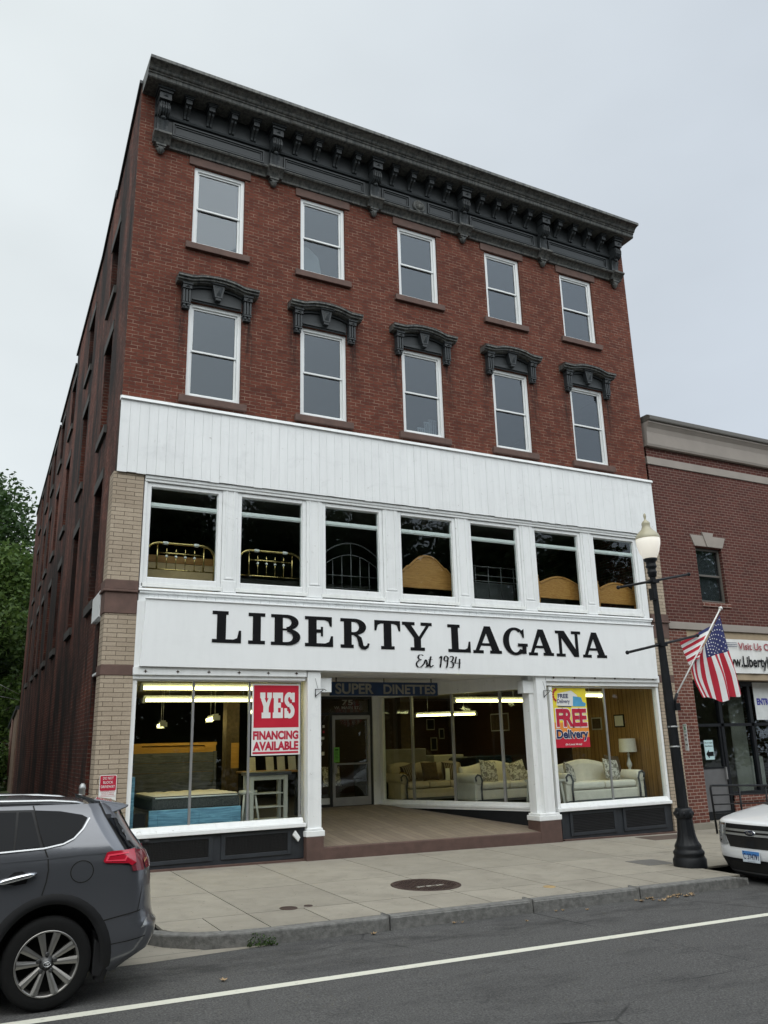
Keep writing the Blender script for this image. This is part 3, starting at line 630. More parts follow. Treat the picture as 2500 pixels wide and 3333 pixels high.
def bigbracket(cx, par):
    mb = MB(); w = .115
    mb.box(cx-w-.05, cx+w+.05, -.40, -.06, 14.17, 14.217); mb.box(cx-w-.02, cx+w+.02, -.37, -.06, 14.12, 14.17)
    mb.box(cx-w, cx+w, -.34, -.06, 13.97, 14.12)
    mb.add([(cx-.05, -.34, 14.02), (cx+.05, -.34, 14.02), (cx+.05, -.34, 14.09), (cx-.05, -.34, 14.09), (cx, -.37, 14.055)], [(0, 1, 4), (1, 2, 4), (2, 3, 4), (3, 0, 4)])
    # scrolled body in side profile
    pr = []
    for i in range(9): t = math.pi*(.5-i/8*1.15); pr.append((-.18-.135*math.cos(t), 13.82+.15*math.sin(t)))
    pr += [(-.18, 13.62), (-.145, 13.52), (-.135, 13.40), (-.15, 13.29), (-.06, 13.28), (-.06, 13.97)]
    mb.profile_x(pr[::-1], cx-w+.01, cx+w-.01)
    for q in (-.07, -.025, .025, .07):     # reeds on the face of the scroll
        for i in range(7):
            t = math.pi*(.45-i/7*1.0); t2 = math.pi*(.45-(i+1)/7*1.0)
            p1 = (-.18-.15*math.cos(t), 13.82+.165*math.sin(t)); p2 = (-.18-.15*math.cos(t2), 13.82+.165*math.sin(t2))
            mb.tube([(cx+q, *p1), (cx+q, *p2)], .018, 5, sm=False)
    for i in range(4): # acanthus leaf
        z = 13.58-.06*i
        for s in (-1, 1): mb.add([(cx, -.215+.02*i, z+.05), (cx+s*.085, -.165+.01*i, z-.005), (cx, -.17+.012*i, z-.045)], [(0, 1, 2)])
    mb.sphere((cx, -.20, 13.64), .045, 8, sx=1.3)
    b = mb.build('bracket', M_cornice, par)
    mb = MB(); mb.profile_x([(-.06, 13.29), (-.06, 13.09), (-.13, 13.09), (-.16, 13.14), (-.20, 13.18), (-.25, 13.215), (-.28, 13.23), (-.285, 13.26), (-.265, 13.285)], cx-w-.055, cx+w+.055)
    mb.box(cx-.10, cx+.10, -.13, .0, 13.05, 13.09); mb.box(cx-.08, cx+.08, -.11, 0, 13.02, 13.05)
    mb.lathe((cx, -.055, 13.02), [(.06, 0), (.078, -.02), (.07, -.05), (.05, -.085), (.04, -.10), (.015, -.125), (0, -.13)], 12, flute=.16, nf=6)
    mb.build('bracket_pendant', M_cornice2, par)
def modillion(cx, par):
    mb = MB(); w = .06
    mb.box(cx-w-.045, cx+w+.045, -.36, -.06, 14.18, 14.217); mb.box(cx-w-.02, cx+w+.02, -.34, -.06, 14.15, 14.18); mb.box(cx-w, cx+w, -.32, -.06, 14.05, 14.15)
    for q in (-.034, .034): mb.profile_x([(-.06, 14.05), (-.27, 14.05), (-.25, 14.0), (-.17, 13.96), (-.12, 13.90), (-.10, 13.85), (-.06, 13.84)], cx+q-.022, cx+q+.022)
    mb.profile_x([(-.06, 14.05), (-.24, 14.05), (-.15, 13.97), (-.06, 13.86)], cx-.014, cx+.014)
    mb.build('modillion', M_cornice, par)
for k, c in enumerate(BIG):
    bigbracket(c, cor)
    if k < 5:
        for j in range(1, 5): modillion(c+2.354*j/5, cor)
mb = MB(); mx_ = (BIG[2]+BIG[3])/2
mb.lathe((mx_, -.05, 13.52), [(.155, 0), (.155, -.03), (.13, -.05), (.12, -.045), (.11, -.06), (.05, -.085), (0, -.095)], 32, axis='y', flute=0)
for i in range(12):
    a = 2*math.pi*i/12; mb.tube([(mx_+.03*math.cos(a), -.135, 13.52+.03*math.sin(a)), (mx_+.1*math.cos(a), -.115, 13.52+.1*math.sin(a))], .014, 5)
mb.build('medallion', M_cornice2, cor)
# ---------------------------------------------------------------- white boarded band above the mezzanine
mb = MB(); x = -.02
while x < 12.6:
    wd = min(.164+random.uniform(-.004, .004), 12.6-x); dy = random.uniform(-.002, .002)
    mb.box(x+.001, x+wd-.002, -.10+dy, -.07, 6.262+random.choice((0, 0, 0, .004, -.008)), 7.60); x += wd
bandp = mb.build('boarded_band', M_board, bld)
mb = MB(); mb.box(-.015, 12.595, -.088, .02, 6.275, 7.6); mb.build('band_backing', M_joint, bandp)
mb = MB(); mb.hexa([(-.03, -.14, 7.602), (12.62, -.14, 7.602), (12.62, .0, 7.602), (-.03, .0, 7.602)], [(-.03, -.13, 7.655), (12.62, -.13, 7.655), (12.62, .0, 7.70), (-.03, .0, 7.70)])
mb.build('cap_trim', M_white, bandp)
# ---------------------------------------------------------------- end pilasters
for px0, px1, nm in ((-.06, .455, 0), (12.15, 12.64, 1)):
    mb = MB(); y0 = -.05
    y1 = .34 if nm == 0 else .1
    zb = zwalk(px0)-.05
    for a, b in ((zb, 2.79), (2.96, 3.80), (4.36, 6.26)): mb.box(px0, px1, y0, y1, a, b)
    p = mb.build('pilaster', M_tan, bld)
    mb = MB()
    for a, b, e in ((2.79, 2.96, .012), (3.80, 4.16, .015), (4.16, 4.20, .05), (4.20, 4.36, .03)): mb.box(px0-e*(1-nm), px1+(e if nm else 0)-.001, y0-e, y1, a, b)
    build_each(mb, 'brownstone_band', M_brown, p, key=lambda c: c.z < 2.97, bevel=.01)
# ---------------------------------------------------------------- mezzanine show windows
G = [(.60, 1.81), (2.25, 3.45), (3.93, 5.09), (5.59, 6.81), (7.28, 8.47), (8.97, 10.18), (10.65, 11.87)]
GZ0, GZ1 = 4.45, 6.07
for k, (a, b) in enumerate(G):
    mb = MB(); frame(mb, a-.075, b+.075, GZ0-.10, GZ1+.07, .075, -.005, .08, wb=.10, wt=.07)
    fr = mb.build('mezzanine_window', M_white, bld, bevel=.008)
    mb = MB(); frame(mb, a-.004, b+.004, GZ0-.004, GZ1+.004, .016, .03, .09); mb.build('putty_bead', M_white, fr)
    mb = MB(); mb.box(a+.004, b-.004, .055, .10, 5.715, 5.80); mb.box(a+.004, b-.004, .045, .055, 5.735, 5.78); mb.build('transom_bar', M_vinyl, fr)
    mb = MB(); mb.box(a+.01, b-.01, .040, .044, GZ0, GZ1); mb.build('pane', M_glass, fr)
    mb = MB(); mb.box(a-.1, b+.1, -.03, .06, GZ0-.165, GZ0-.103); mb.build('sill', M_worn, fr, bevel=.006)
edges = [.475]+[x for a, b in G for x in (a-.078, b+.078)]+[12.12]
for i in range(0, 16, 2):
    a, b = edges[i], edges[i+1]
    if i == 0 or i == 14:
        mb = MB(); mb.box(a, b, -.03, .1, 4.265, 6.258); mb.build('window_post', M_white, bld); continue
    mb = MB(); mb.box(a, b, -.02, .1, 4.265, 6.258)
    frame(mb, a+.055, b-.055, 4.5, 6.2, .03, -.034, -.02); mb.box(a+.03, b-.03, -.04, -.02, 4.265, 4.47)
    mb.build('window_post', M_white, bld, bevel=.005)
mb = MB(); mb.box(.475, 12.12, -.045, .1, 6.15, 6.258); mb.box(.475, 12.12, -.065, .1, 6.20, 6.2575)
mb.build('head_trim', M_white, bld, bevel=.006)
mb = MB(); mb.hexa([(.46, -.11, 4.205), (12.14, -.11, 4.205), (12.14, .05, 4.205), (.46, .05, 4.205)], [(.46, -.10, 4.245), (12.14, -.10, 4.245), (12.14, .05, 4.263), (.46, .05, 4.263)])
mb.box(.48, 12.12, -.09, .05, 4.165, 4.203); mb.build('ledge', M_white, bld, bevel=.006)
mb = MB(); x = .47
while x < 12.12:
    wd = min(.166, 12.12-x); mb.box(x+.001, x+wd-.003, -.05, .05, 4.03, 4.163); x += wd
mb.box(.455, .585, -.06, .05, 2.93, 4.03); mb.build('board_strip', M_board, bld)
# ---------------------------------------------------------------- street-level shop front
for a, b, c in ((.44, 3.50, 0), (8.90, 12.13, 1)):
    mb = MB(); mb.box(a, b, -.10, .12, 2.80-.02*c, 2.925); mb.box(a+.01, b-.01, -.06, .12, 2.735-.04*c, 2.80-.02*c); h = mb.build('shop_header', M_white, bld, bevel=.006)
    mb = MB(); n = 6
    for i in range(n):
        x = a+.2+(b-a-.4)*i/(n-1); mb.lathe((x, -.10, 2.86), [(0, -.02), (.014, -.02), (.016, 0)], 8, axis='y')
        mb.box(x-.03, x+.03, -.103, -.1, 2.853, 2.862); mb.box(x-.004, x+.004, -.103, -.1, 2.83, 2.885)
    build_each(mb, 'bolt', M_bolt, h, key=lambda c: round(c.x, 1))
def shopwin(name, a, b, z0, z1, mulls, mw=.04):
    mb = MB(); mb.box(a-.0, b+.0, .02, .09, z1-.025, z1-.001); fr = mb.build('shop_window', M_white, bld)
    mb = MB(); mb.box(a-.08, a-.001, -.03, .1, z0-.15, z1)
    if name: mb.box(b+.001, b+.07, -.03, .1, z0-.15, z1)
    build_each(mb, 'jamb', M_white, fr, bevel=.006)
    mb = MB(); mb.box(a+.005, b-.005, .05, .056, z0, z1); mb.build('pane', M_glass, fr)
    for m in mulls:
        mb = MB(); mb.box(m-mw/2, m+mw/2, .035, .075, z0, z1-.002); mb.build('mullion', M_alu, fr, bevel=.004)
    mb = MB(); s = -.09
    mb.hexa([(a-.10, s, z0-.15), (b+.06, s, z0-.15), (b+.06, .03, z0-.15), (a-.10, .03, z0-.15)], [(a-.10, s, z0-.085), (b+.06, s, z0-.085), (b+.06, .03, z0-.085), (a-.10, .03, z0-.085)])
    mb.hexa([(a-.02, -.06, z0-.085), (b+.02, -.06, z0-.085), (b+.02, .04, z0-.085), (a-.02, .04, z0-.085)], [(a-.02, -.02, z0), (b+.02, -.02, z0), (b+.02, .1, z0), (a-.02, .1, z0)])
    mb.build('sill', M_white, fr, bevel=.008); return fr
shopwin(0, .53, 3.44, .415, 2.735, (1.49, 2.48, 3.42))
shopwin(1, 9.09, 12.06, .335, 2.68, (9.11, 10.57))
def bulkhead(a, b, zt, panels):
    mb = MB(); zb = zwalk((a+b)/2)+.02
    mb.box(a, b, -.005, .1, zb, zt)
    bk = mb.build('bulkhead', M_vent, bld)
    mb = MB(); mb.hexa([(a-.02, -.09, zwalk(a)-.02), (b+.02, -.09, zwalk(b)-.02), (b+.02, .08, zwalk(b)-.02), (a-.02, .08, zwalk(a)-.02)], [(a-.02, -.09, zwalk(a)+.03), (b+.02, -.09, zwalk(b)+.03), (b+.02, .08, zwalk(b)+.03), (a-.02, .08, zwalk(a)+.03)])
    mb.build('plinth', M_brown2, bk)
    for p, q, kind in panels:
        z0, z1 = zb+.14, zt-.07
        mb = MB(); frame(mb, p-.07, q+.07, z0-.06, z1+.055, .07, -.028, -.004, wb=.06, wt=.055); g = mb.build('vent_frame', M_vent, bk, bevel=.004)
        mb = MB(); mb.box(p, q, -.008, -.0055, z0, z1); 
        if kind == 0:
            n = int((q-p)/.024)
            for i in range(n+1): mb.box(p+i*.024, p+i*.024+.006, -.020, -.008, z0, z1)
            for i in range(int((z1-z0)/.024)+1): mb.box(p, q, -.018, -.0085, z0+i*.024, z0+i*.024+.006)
        else:
            for i in range(int((z1-z0)/.03)): mb.hexa([(p, -.026, z0+i*.03), (q, -.026, z0+i*.03), (q, -.008, z0+i*.03+.012), (p, -.008, z0+i*.03+.012)], [(p, -.026, z0+i*.03+.008), (q, -.026, z0+i*.03+.008), (q, -.008, z0+i*.03+.02), (p, -.008, z0+i*.03+.02)])
        mb.build('vent_grille', M_grille, g)
bulkhead(.46, 3.5, .258, ((.62, 1.81, 0), (2.09, 3.18, 0)))
bulkhead(9.10, 12.22, .178, ((9.37, 10.47, 1), (10.8, 11.92, 1)))
mb = MB(); mb.prism([(3.31, -.012, .22), (3.40, -.012, .10), (3.36, -.012, .03), (3.26, -.012, .14)], (0, -.06, 0)); mb.build('floodlight', M_vinyl, bld, bevel=.012)
# columns either side of the entrance
def shopcol(x0, x1, zb, bx0, bx1, ytop=-.10):
    z0 = zwalk(x0)-.02
    mb = MB(); mb.box(x0, x1, ytop, .22, zb, 2.90); c = mb.build('entrance_column', M_white, bld, bevel=.006)
    mb = MB(); mb.box(bx0, bx1, ytop-.05, .27, zb-.10, zb-.005); mb.box(bx0+.03, bx1-.03, ytop-.03, .25, zb-.005, zb+.035); mb.build('column_cap_block', M_white, c, bevel=.01)
    mb = MB(); mb.box(bx0+.01, bx1-.02, ytop-.045, .262, z0, zb-.10); mb.build('column_base', M_brown2, c, bevel=.012); return c
cl_ = shopcol(3.52, 3.775, .20, 3.47, 3.82); cr_ = shopcol(8.63, 8.89, .15, 8.44, 9.0)
mb = MB(); mb.box(8.52, 8.629, .02, .25, .15, 2.9); mb.build('column_pier', M_white, cr_)
for (x, s) in ((3.76, 1), (8.64, -1)):   # white boxes that carried the old sign
    mb = MB(); a, b = sorted((x, x+s*.27)); mb.box(a, b, .0, .2, 2.54, 2.78); mb.box(a-.005, b+.005, -.008, .205, 2.78, 2.795)
    mb.build('junction_box', M_vinyl, cl_ if s > 0 else cr_, bevel=.004)
    mb = MB(); hx = 3.66 if s > 0 else 8.80
    mb.tube([(hx, -.12, 2.44), (hx, -.12, 2.59)], .008, 6); mb.tube([(hx, -.12, 2.58), (hx+.15, -.15, 2.585), (hx+.2, -.15, 2.56)], .007, 6); mb.tube([(hx, -.12, 2.46), (hx+.14, -.15, 2.57)], .007, 6); mb.tube([(hx+.05, -.11, 2.6), (hx+.0, -.11, 2.78)], .003, 4)
    mb.build('bracket_hook', M_black, cl_ if s > 0 else cr_)
# ---------------------------------------------------------------- recessed entrance
DY = 3.9
mb = MB(); q = [(3.80, -.12, -.09), (8.55, -.12, -.15), (8.75, .3, -.11), (6.98, DY, .262), (5.2, DY, .262), (3.55, .3, -.055)]
mb.poly(q); mb.build('entrance_floor', M_tile, bld)
mb = MB(); mb.hexa([(3.79, -.14, zwalk(3.8)-.03), (8.46, -.14, zwalk(8.5)-.03), (8.46, .0, zwalk(8.5)-.03), (3.79, .0, zwalk(3.8)-.03)], [(3.79, -.14, -.088), (8.46, -.14, -.147), (8.46, .0, -.143), (3.79, .0, -.082)])
mb.build('entrance_step', M_brown2, bld, bevel=.012)
mb = MB(); mb.hexa([(3.5, .1, 2.93), (8.9, .1, 2.93), (7.1, 4.0, 2.93), (5.1, 4.0, 2.93)], [(3.5, .1, 3.0), (8.9, .1, 3.0), (7.1, 4.0, 3.0), (5.1, 4.0, 3.0)]); mb.build('entrance_ceiling', M_white, bld)
mb = MB(); mb.box(3.5, 8.9, -.06, .1, 2.9, 4.0); mb.build('sign_backing', M_white, bld)
def slant(name, p, q, z0, z1, mulls, sgn):
    """glazed wall of the entrance from p to q in plan"""
    p, q = Vector(p), Vector(q); d = (q-p); Ln = d.length; d /= Ln; n = Vector((-d.y, d.x))*sgn   # n points to the showroom side
    def B(mb, a, b, o0, o1, za, zb_):
        c = [p+d*a+n*o0, p+d*b+n*o0, p+d*b+n*o1, p+d*a+n*o1]
        mb.hexa([(v.x, v.y, za) for v in c], [(v.x, v.y, zb_) for v in c])
    mb = MB(); B(mb, 0, Ln, -.07, .06, z1, 2.928); B(mb, 0, Ln, -.03, .05, z0-.07, z0); B(mb, 0, Ln, -.07, .05, z0-.12, z0-.07); B(mb, 0, Ln, -.045, .05, z0-.17, z0-.12)
    B(mb, Ln-.12, Ln, -.05, .06, z0, z1)
    f = mb.build('entrance_window', M_white, bld, bevel=.005)
    mb = MB(); B(mb, .02, Ln-.12, 0, .006, z0, z1); mb.build('pane', M_glass, f)
    for m in mulls:
        mb = MB(); B(mb, m-.025, m+.025, -.03, .03, z0, z1); mb.build('mullion', M_alu, f)
    mb = MB(); B(mb, .0, Ln, -.02, .05, -.3, z0-.17); mb.build('bulkhead', M_black, f)
slant('r', (8.75, .3), (7.0, DY), .36, 2.65, (.72, 1.95, 3.05), -1)
slant('l', (3.55, .3), (5.2, DY), .36, 2.65, (1.2, 2.4), 1)
# door set at the back of the recess
mb = MB(); frame(mb, 5.20, 6.80, .255, 2.70, .06, DY-.02, DY+.08); mb.box(5.70, 5.76, DY-.02, DY+.08, .315, 2.27); mb.box(5.26, 6.74, DY-.02, DY+.08, 2.27, 2.33); ds = mb.build('door_surround', M_bronze, bld)
mb = MB(); mb.box(5.26, 5.70, DY+.02, DY+.03, .45, 2.27); mb.box(5.26, 6.74, DY+.02, DY+.03, 2.33, 2.64); mb.build('pane', M_glass, ds)
mb = MB(); mb.box(5.26, 5.70, DY, DY+.06, .32, .45); mb.build('kick_panel', M_vinyl, ds)
mb = MB(); text_on(mb, '75', (6.03, 6.32, 2.50, 2.62), lambda u, v: (u, DY+.015, v), bold=.02); text_on(mb, 'W. MAIN ST.', (5.83, 6.5, 2.41, 2.475), lambda u, v: (u, DY+.015, v), bold=.012); mb.build('address_lettering', M_neon, ds)
mb = MB(); frame(mb, 5.765, 6.735, .27, 2.265, .07, DY-.03, DY+.03, wb=.18, wt=.09); dr = mb.build('door', M_alu, bld, bevel=.004)
mb = MB(); mb.box(5.83, 6.67, DY, DY+.006, .45, 2.18); mb.build('pane', M_glass, dr)
mb = MB(); mb.box(5.83, 6.67, DY-.06, DY-.035, 1.16, 1.20); mb.box(5.775, 5.86, DY-.08, DY-.03, .98, 1.20); mb.build('handle', M_alu, dr, bevel=.008)
mb = MB(); mb.box(6.80, 7.02, DY-.05, DY+.1, .20, 2.93); mb.box(5.0, 5.2, DY-.05, DY+.1, .2, 2.93); mb.box(5.2, 6.8, DY-.03, DY+.1, 2.70, 2.93); mb.build('door_wall', M_white, bld)
# showroom shell
mb = MB(); mb.poly([(.36, .11, .22), (3.5, .11, .22), (5.15, 4.0, .22), (5.15, 9.4, .22), (.36, 9.4, .22)]); mb.poly([(12.28, .11, .22), (8.85, .11, .22), (7.05, 4.0, .22), (7.05, 9.4, .22), (12.28, 9.4, .22)]); mb.poly([(5.15, 4.0, .22), (7.05, 4.0, .22), (7.05, 9.4, .22), (5.15, 9.4, .22)]); mb.build('showroom_floor', M_floor, bld)
mb = MB()
mb.poly([(.36, .12, 2.96), (3.5, .12, 2.96), (5.15, 4.05, 2.96), (5.15, 9.4, 2.96), (.36, 9.4, 2.96)])
mb.poly([(12.28, .12, 2.96), (8.9, .12, 2.96), (7.05, 4.05, 2.96), (7.05, 9.4, 2.96), (12.28, 9.4, 2.96)])
mb.poly([(5.15, 4.05, 2.96), (7.05, 4.05, 2.96), (7.05, 9.4, 2.96), (5.15, 9.4, 2.96)])
mb.build('showroom_ceiling', M_ceil, bld)
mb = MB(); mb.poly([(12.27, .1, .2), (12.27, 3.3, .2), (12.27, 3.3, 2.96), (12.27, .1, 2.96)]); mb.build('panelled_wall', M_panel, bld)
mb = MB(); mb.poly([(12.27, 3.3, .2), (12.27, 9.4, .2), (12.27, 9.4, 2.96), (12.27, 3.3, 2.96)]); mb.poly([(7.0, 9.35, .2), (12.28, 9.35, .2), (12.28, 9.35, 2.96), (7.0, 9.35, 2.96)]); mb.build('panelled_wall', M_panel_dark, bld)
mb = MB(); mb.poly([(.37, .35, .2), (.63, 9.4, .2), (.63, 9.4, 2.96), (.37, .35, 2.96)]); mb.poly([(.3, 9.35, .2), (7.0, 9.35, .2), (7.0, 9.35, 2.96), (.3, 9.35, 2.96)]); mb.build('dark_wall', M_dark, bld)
mb = MB(); mb.box(3.6, 3.9, 5.0, 5.3, .22, 2.96); mb.box(9.0, 9.3, 6.5, 6.8, .22, 2.96); mb.build('interior_pier', M_cushion2, bld)
mb = MB(); mb.poly([(.48, .34, 4.0), (12.1, .34, 4.0), (12.1, 9.4, 4.0), (.48, 9.4, 4.0)]); mb.build('mezzanine_floor', M_floor, bld)
mb = MB(); mb.box(.455, 12.14, .12, .32, 2.93, 4.28); mb.build('spandrel', M_plaster, bld)
# ================================================================ neighbouring building
nb = thing('brick_shop_building', 'two-storey maroon brick building with pale stone bands right of the white shopfront', 'building', (18, 4, -.5))
NW = [(14.07, 15.0), (17.25, 18.18), (20.4, 21.3)]
mb = MB(); NY = .1
def F2(u, v, d): return (u, NY+d, v)
wall_grid(mb, F2, 12.76, 26, 4.06, 9.3, [(a, b, 4.77, 6.17) for a, b in NW], .2); mb.build('wall', M_nbrick, nb)
mb = MB(); mb.box(12.80, 13.40, NY+.002, NY+.5, -.29, 4.06); mb.box(18.2, 18.8, NY+.002, NY+.5, -.29, 4.06); build_each(mb, 'brick_pier', M_nbrick2, nb)
mb = MB(); mb.box(12.78, 13.42, NY-.02, NY+.5, -.75, -.295); mb.box(13.42, 18.2, NY+.02, NY+.5, -.75, -.31); build_each(mb, 'concrete_base', M_concrete, nb, bevel=.01)
mb = MB(); mb.box(12.74, 26, NY-.03, NY+.1, 8.18, 8.38); mb.box(12.82, 26, NY-.03, NY+.1, 4.062, 4.235); build_each(mb, 'stone_band', M_lime, nb, bevel=.008)
mb = MB(); mb.profile_x([(.2, 8.64), (-.0, 8.64), (-.02, 8.70), (-.03, 9.0), (-.06, 9.12), (-.12, 9.2), (-.14, 9.22), (-.14, 9.27), (.2, 9.27)][::-1], 12.73, 26); mb.build('stone_cornice', M_lime, nb)
mb = MB(); mb.profile_x([(.3, 9.272), (-.18, 9.272), (-.19, 9.30), (-.19, 9.39), (-.1, 9.43), (.3, 9.43)][::-1], 12.72, 26); mb.build('coping', M_limedark, nb)
mb = MB(); mb.box(12.78, 26, NY+.3, 14, 4.1, 9.0); mb.box(12.78, 26, 3.2, 14, -.6, 4.1); mb.box(12.78, 13.41, NY+.51, 3.2, -.6, 4.1); mb.box(18.21, 26, NY+.3, 3.2, -.6, 4.1); mb.build('rear_block', M_nbrick, nb)
for a, b in NW:
    mb = MB(); frame(mb, a+.003, b-.003, 4.773, 6.167, .06, NY+.09, NY+.17); mb.box(a+.06, b-.06, NY+.1, NY+.15, 5.44, 5.49); wn = mb.build('window', M_limedark, nb, bevel=.004)
    mb = MB(); mb.box(a+.06, b-.06, NY+.13, NY+.134, 4.83, 6.11); mb.build('pane', M_glass_up, wn)
    mb = MB(); mb.box(a+.01, b-.01, NY+.19, NY+.195, 4.78, 6.16); mb.build('blind', M_plaster, wn)
    mb = MB(); mb.box(a-.02, b+.05, NY-.03, NY+.12, 4.66, 4.768); mb.build('sill', M_nbrick2, wn)
    mb = MB(); c = (a+b)/2
    mb.prism([(a-.03, NY-.025, 6.19), (c-.075, NY-.025, 6.19), (c-.17, NY-.025, 6.47), (a-.15, NY-.025, 6.47)], (0, .06, 0)); mb.prism([(c+.075, NY-.025, 6.19), (b+.03, NY-.025, 6.19), (b+.17, NY-.025, 6.47), (c+.17, NY-.025, 6.47)], (0, .06, 0))
    mb.prism([(c-.07, NY-.045, 6.185), (c+.07, NY-.045, 6.185), (c+.20, NY-.045, 6.56), (c-.20, NY-.045, 6.56)], (0, .08, 0)); mb.build('keystone_lintel', M_lime, wn, bevel=.006)
mb = MB(); mb.box(13.402, 18.198, NY+.02, NY+.35, 2.89, 4.06); mb.build('fascia_board', M_tanboard, nb)
SY = .5
mb = MB(); mb.box(13.402, 18.2, SY-.05, SY+.08, 2.76, 2.885)
for x in (13.45, 14.62, 15.70, 17.0, 18.15): mb.box(x-.05, x+.05, SY-.05, SY+.06, .22 if x > 14.7 else -.3, 2.76)
mb.box(13.5, 18.1, SY-.05, SY+.06, 1.80, 1.87); mb.box(14.67, 18.1, SY-.06, SY+.08, .2, .28); sf = mb.build('shopfront_frame', M_black, nb)
mb = MB(); mb.box(13.5, 14.57, SY, SY+.01, .85, 1.80); mb.box(13.5, 18.1, SY, SY+.01, 1.87, 2.76); mb.box(14.67, 18.1, SY+.0, SY+.01, .28, 1.8); build_each(mb, 'pane', M_glass_nb, sf)
mb = MB(); mb.box(13.5, 14.57, SY-.02, SY+.03, -.12, .83); mb.box(13.5, 14.57, SY-.04, SY+.03, -.3, -.12, 1); mb.box(13.5, 14.57, SY-.03, SY+.04, .83, .87, 1); mb.box(14.5, 14.57, SY-.03, SY+.04, .87, 1.80, 1)
ndr = mb.build('door', [plain('grey_door_panel', (.16, .16, .165), .5, .4), M_black], nb)
mb = MB(); mb.box(14.50, 14.53, SY-.09, SY-.05, .58, .86); mb.build('handle', M_alu, ndr)
mb = MB(); mb.box(14.66, 18.1, SY-.08, SY+.1, -.5, .195); mb.build('brick_bulkhead', M_nbrick2, nb)
mb = MB(); mb.box(14.66, 18.1, SY-.11, SY+.1, .07, .197); mb.build('bulkhead_cap', M_nbrick2, nb)
mb = MB(); mb.box(13.4, 18.2, 3.0, 3.1, -.3, 2.9); mb.box(13.4, 18.2, SY+.1, 3, -.3, -.25); mb.box(13.4, 18.2, SY+.1, 3, 2.9, 2.95); mb.build('interior', plain('dim_interior', (.30, .26, .2), .9), nb)
cur = MB()
for i in range(22):
    u = 15.55+.5*i/21; y = 1.0+.05*math.sin(i*2.1); y2 = 1.0+.05*math.sin((i+1)*2.1); cur.poly([(u, y, .2), (u+.5/21, y2, .2), (u+.5/21, y2, 2.75), (u, y, 2.75)])
tag(cur.build('curtain', plain('cream_curtain', (.62, .6, .53), .9)), 'cream curtain hanging behind the dark glass shopfront of the neighbour', 'curtain')
cur = MB(); cur.box(16.16, 16.6, 1.0, 1.18, .3, 1.06); tag(cur.build('mattress', M_white_wood, bevel=.05), 'pale mattress standing on end behind the neighbour\'s shop glass', 'mattress')
# banner on the tan fascia
mb = MB(); n = 24
def bf(u, v): return (u, NY-.02+.012*math.sin(u*9+v*3), v)
for i in range(n):
    a, b = 14.58+3.2*i/n, 14.58+3.2*(i+1)/n
    for c, d in ((3.05, 3.32), (3.32, 3.6), (3.6, 3.88)): mb.poly([bf(a, c), bf(b, c), bf(b, d), bf(a, d)])
ban = tag(mb.build('banner', plain('banner_vinyl', (.72, .72, .70), .5, amt=.05)), 'white vinyl banner with web address over the neighbouring shopfront', 'banner')
mb = MB(); fb = lambda u, v: (u, NY-.045, v)
text_on(mb, 'www.LibertyLa', (14.42, 16.32, 3.12, 3.47), fb, bold=.025); mb.build('black_lettering', M_ink, ban)
mb = MB(); text_on(mb, 'Visit Us On', (15.08, 16.35, 3.62, 3.80), fb, bold=.02); mb.build('red_lettering', plain('dull_red_ink', (.33, .07, .08), .5), ban)
mb = MB()
for k in range(3): mb.box(14.62, 15.04, NY-.046, NY-.044, 3.69+k*.045, 3.703+k*.045)
mb.build('blue_rule', M_navy, ban)
mb = MB(); mb.box(15.86, 17.0, SY-.058, SY-.054, 1.94, 2.86); ep = tag(mb.build('entrance_notice', plain('crumpled_white_sheet', (.62, .64, .64), .7, bump=.5, bscale=6)), 'white sheet reading ENTRANCE on the neighbouring shop window', 'notice')
mb = MB(); text_on(mb, 'ENTRANCE', (15.94, 16.82, 2.30, 2.47), lambda u, v: (u, SY-.062, v), bold=.05); mb.build('lettering', plain('blue_marker', (.03, .03, .30), .5), ep)
mb = MB(); mb.box(13.95, 14.25, SY-.01, SY-.006, 1.04, 1.49); ap = tag(mb.build('arrow_notice', M_cyan_paper), 'pale paper with a black arrow pointing left on the grey door', 'notice')
mb = MB(); ya = SY-.014
mb.poly([(13.98, ya, 1.17), (14.08, ya, 1.07), (14.08, ya, 1.12), (14.23, ya, 1.12), (14.23, ya, 1.22), (14.08, ya, 1.22), (14.08, ya, 1.27)])
text_on(mb, 'Liberty Lagana', (13.97, 14.23, 1.41, 1.44), lambda u, v: (u, ya, v), bold=.02); text_on(mb, 'Store Entrance', (13.97, 14.23, 1.34, 1.37), lambda u, v: (u, ya, v), bold=.02); mb.build('printed_arrow', M_ink, ap)
mb = MB(); mb.box(13.56, 13.74, SY-.02, SY-.005, 2.34, 2.68); rs = tag(mb.build('number_plaque', plain('grey_plaque', (.2, .21, .21), .5), bevel=.01), 'small grey plaque above the neighbour\'s door behind the flag', 'plaque')
mb = MB(); text_on(mb, 'ND', (13.585, 13.715, 2.43, 2.53), lambda u, v: (u, SY-.024, v), bold=.02); mb.build('lettering', M_ink, rs)
# railing on the neighbour's step
rl = thing('handrail', 'black tubular steel railing in front of the neighbouring shop door', 'railing', (13.6, -.75, -.5))
mb = MB(); y = -.75
mb.tube([(12.64, y, -.42), (12.60, y, .50), (12.62, y, .55), (12.66, y, .555), (14.9, y, .46)], .022); mb.build('top_rail', M_black, rl)
for z in (.36, .17, -.02):
    mb = MB(); mb.tube([(12.62, y, z), (14.9, y, z-.07)], .014); mb.build('mid_rail', M_black, rl)
for x in (13.48, 14.33, 14.9):
    mb = MB(); mb.tube([(x, y, -.46), (x, y, .51-(x-12.66)*.042)], .020); mb.build('post', M_black, rl)
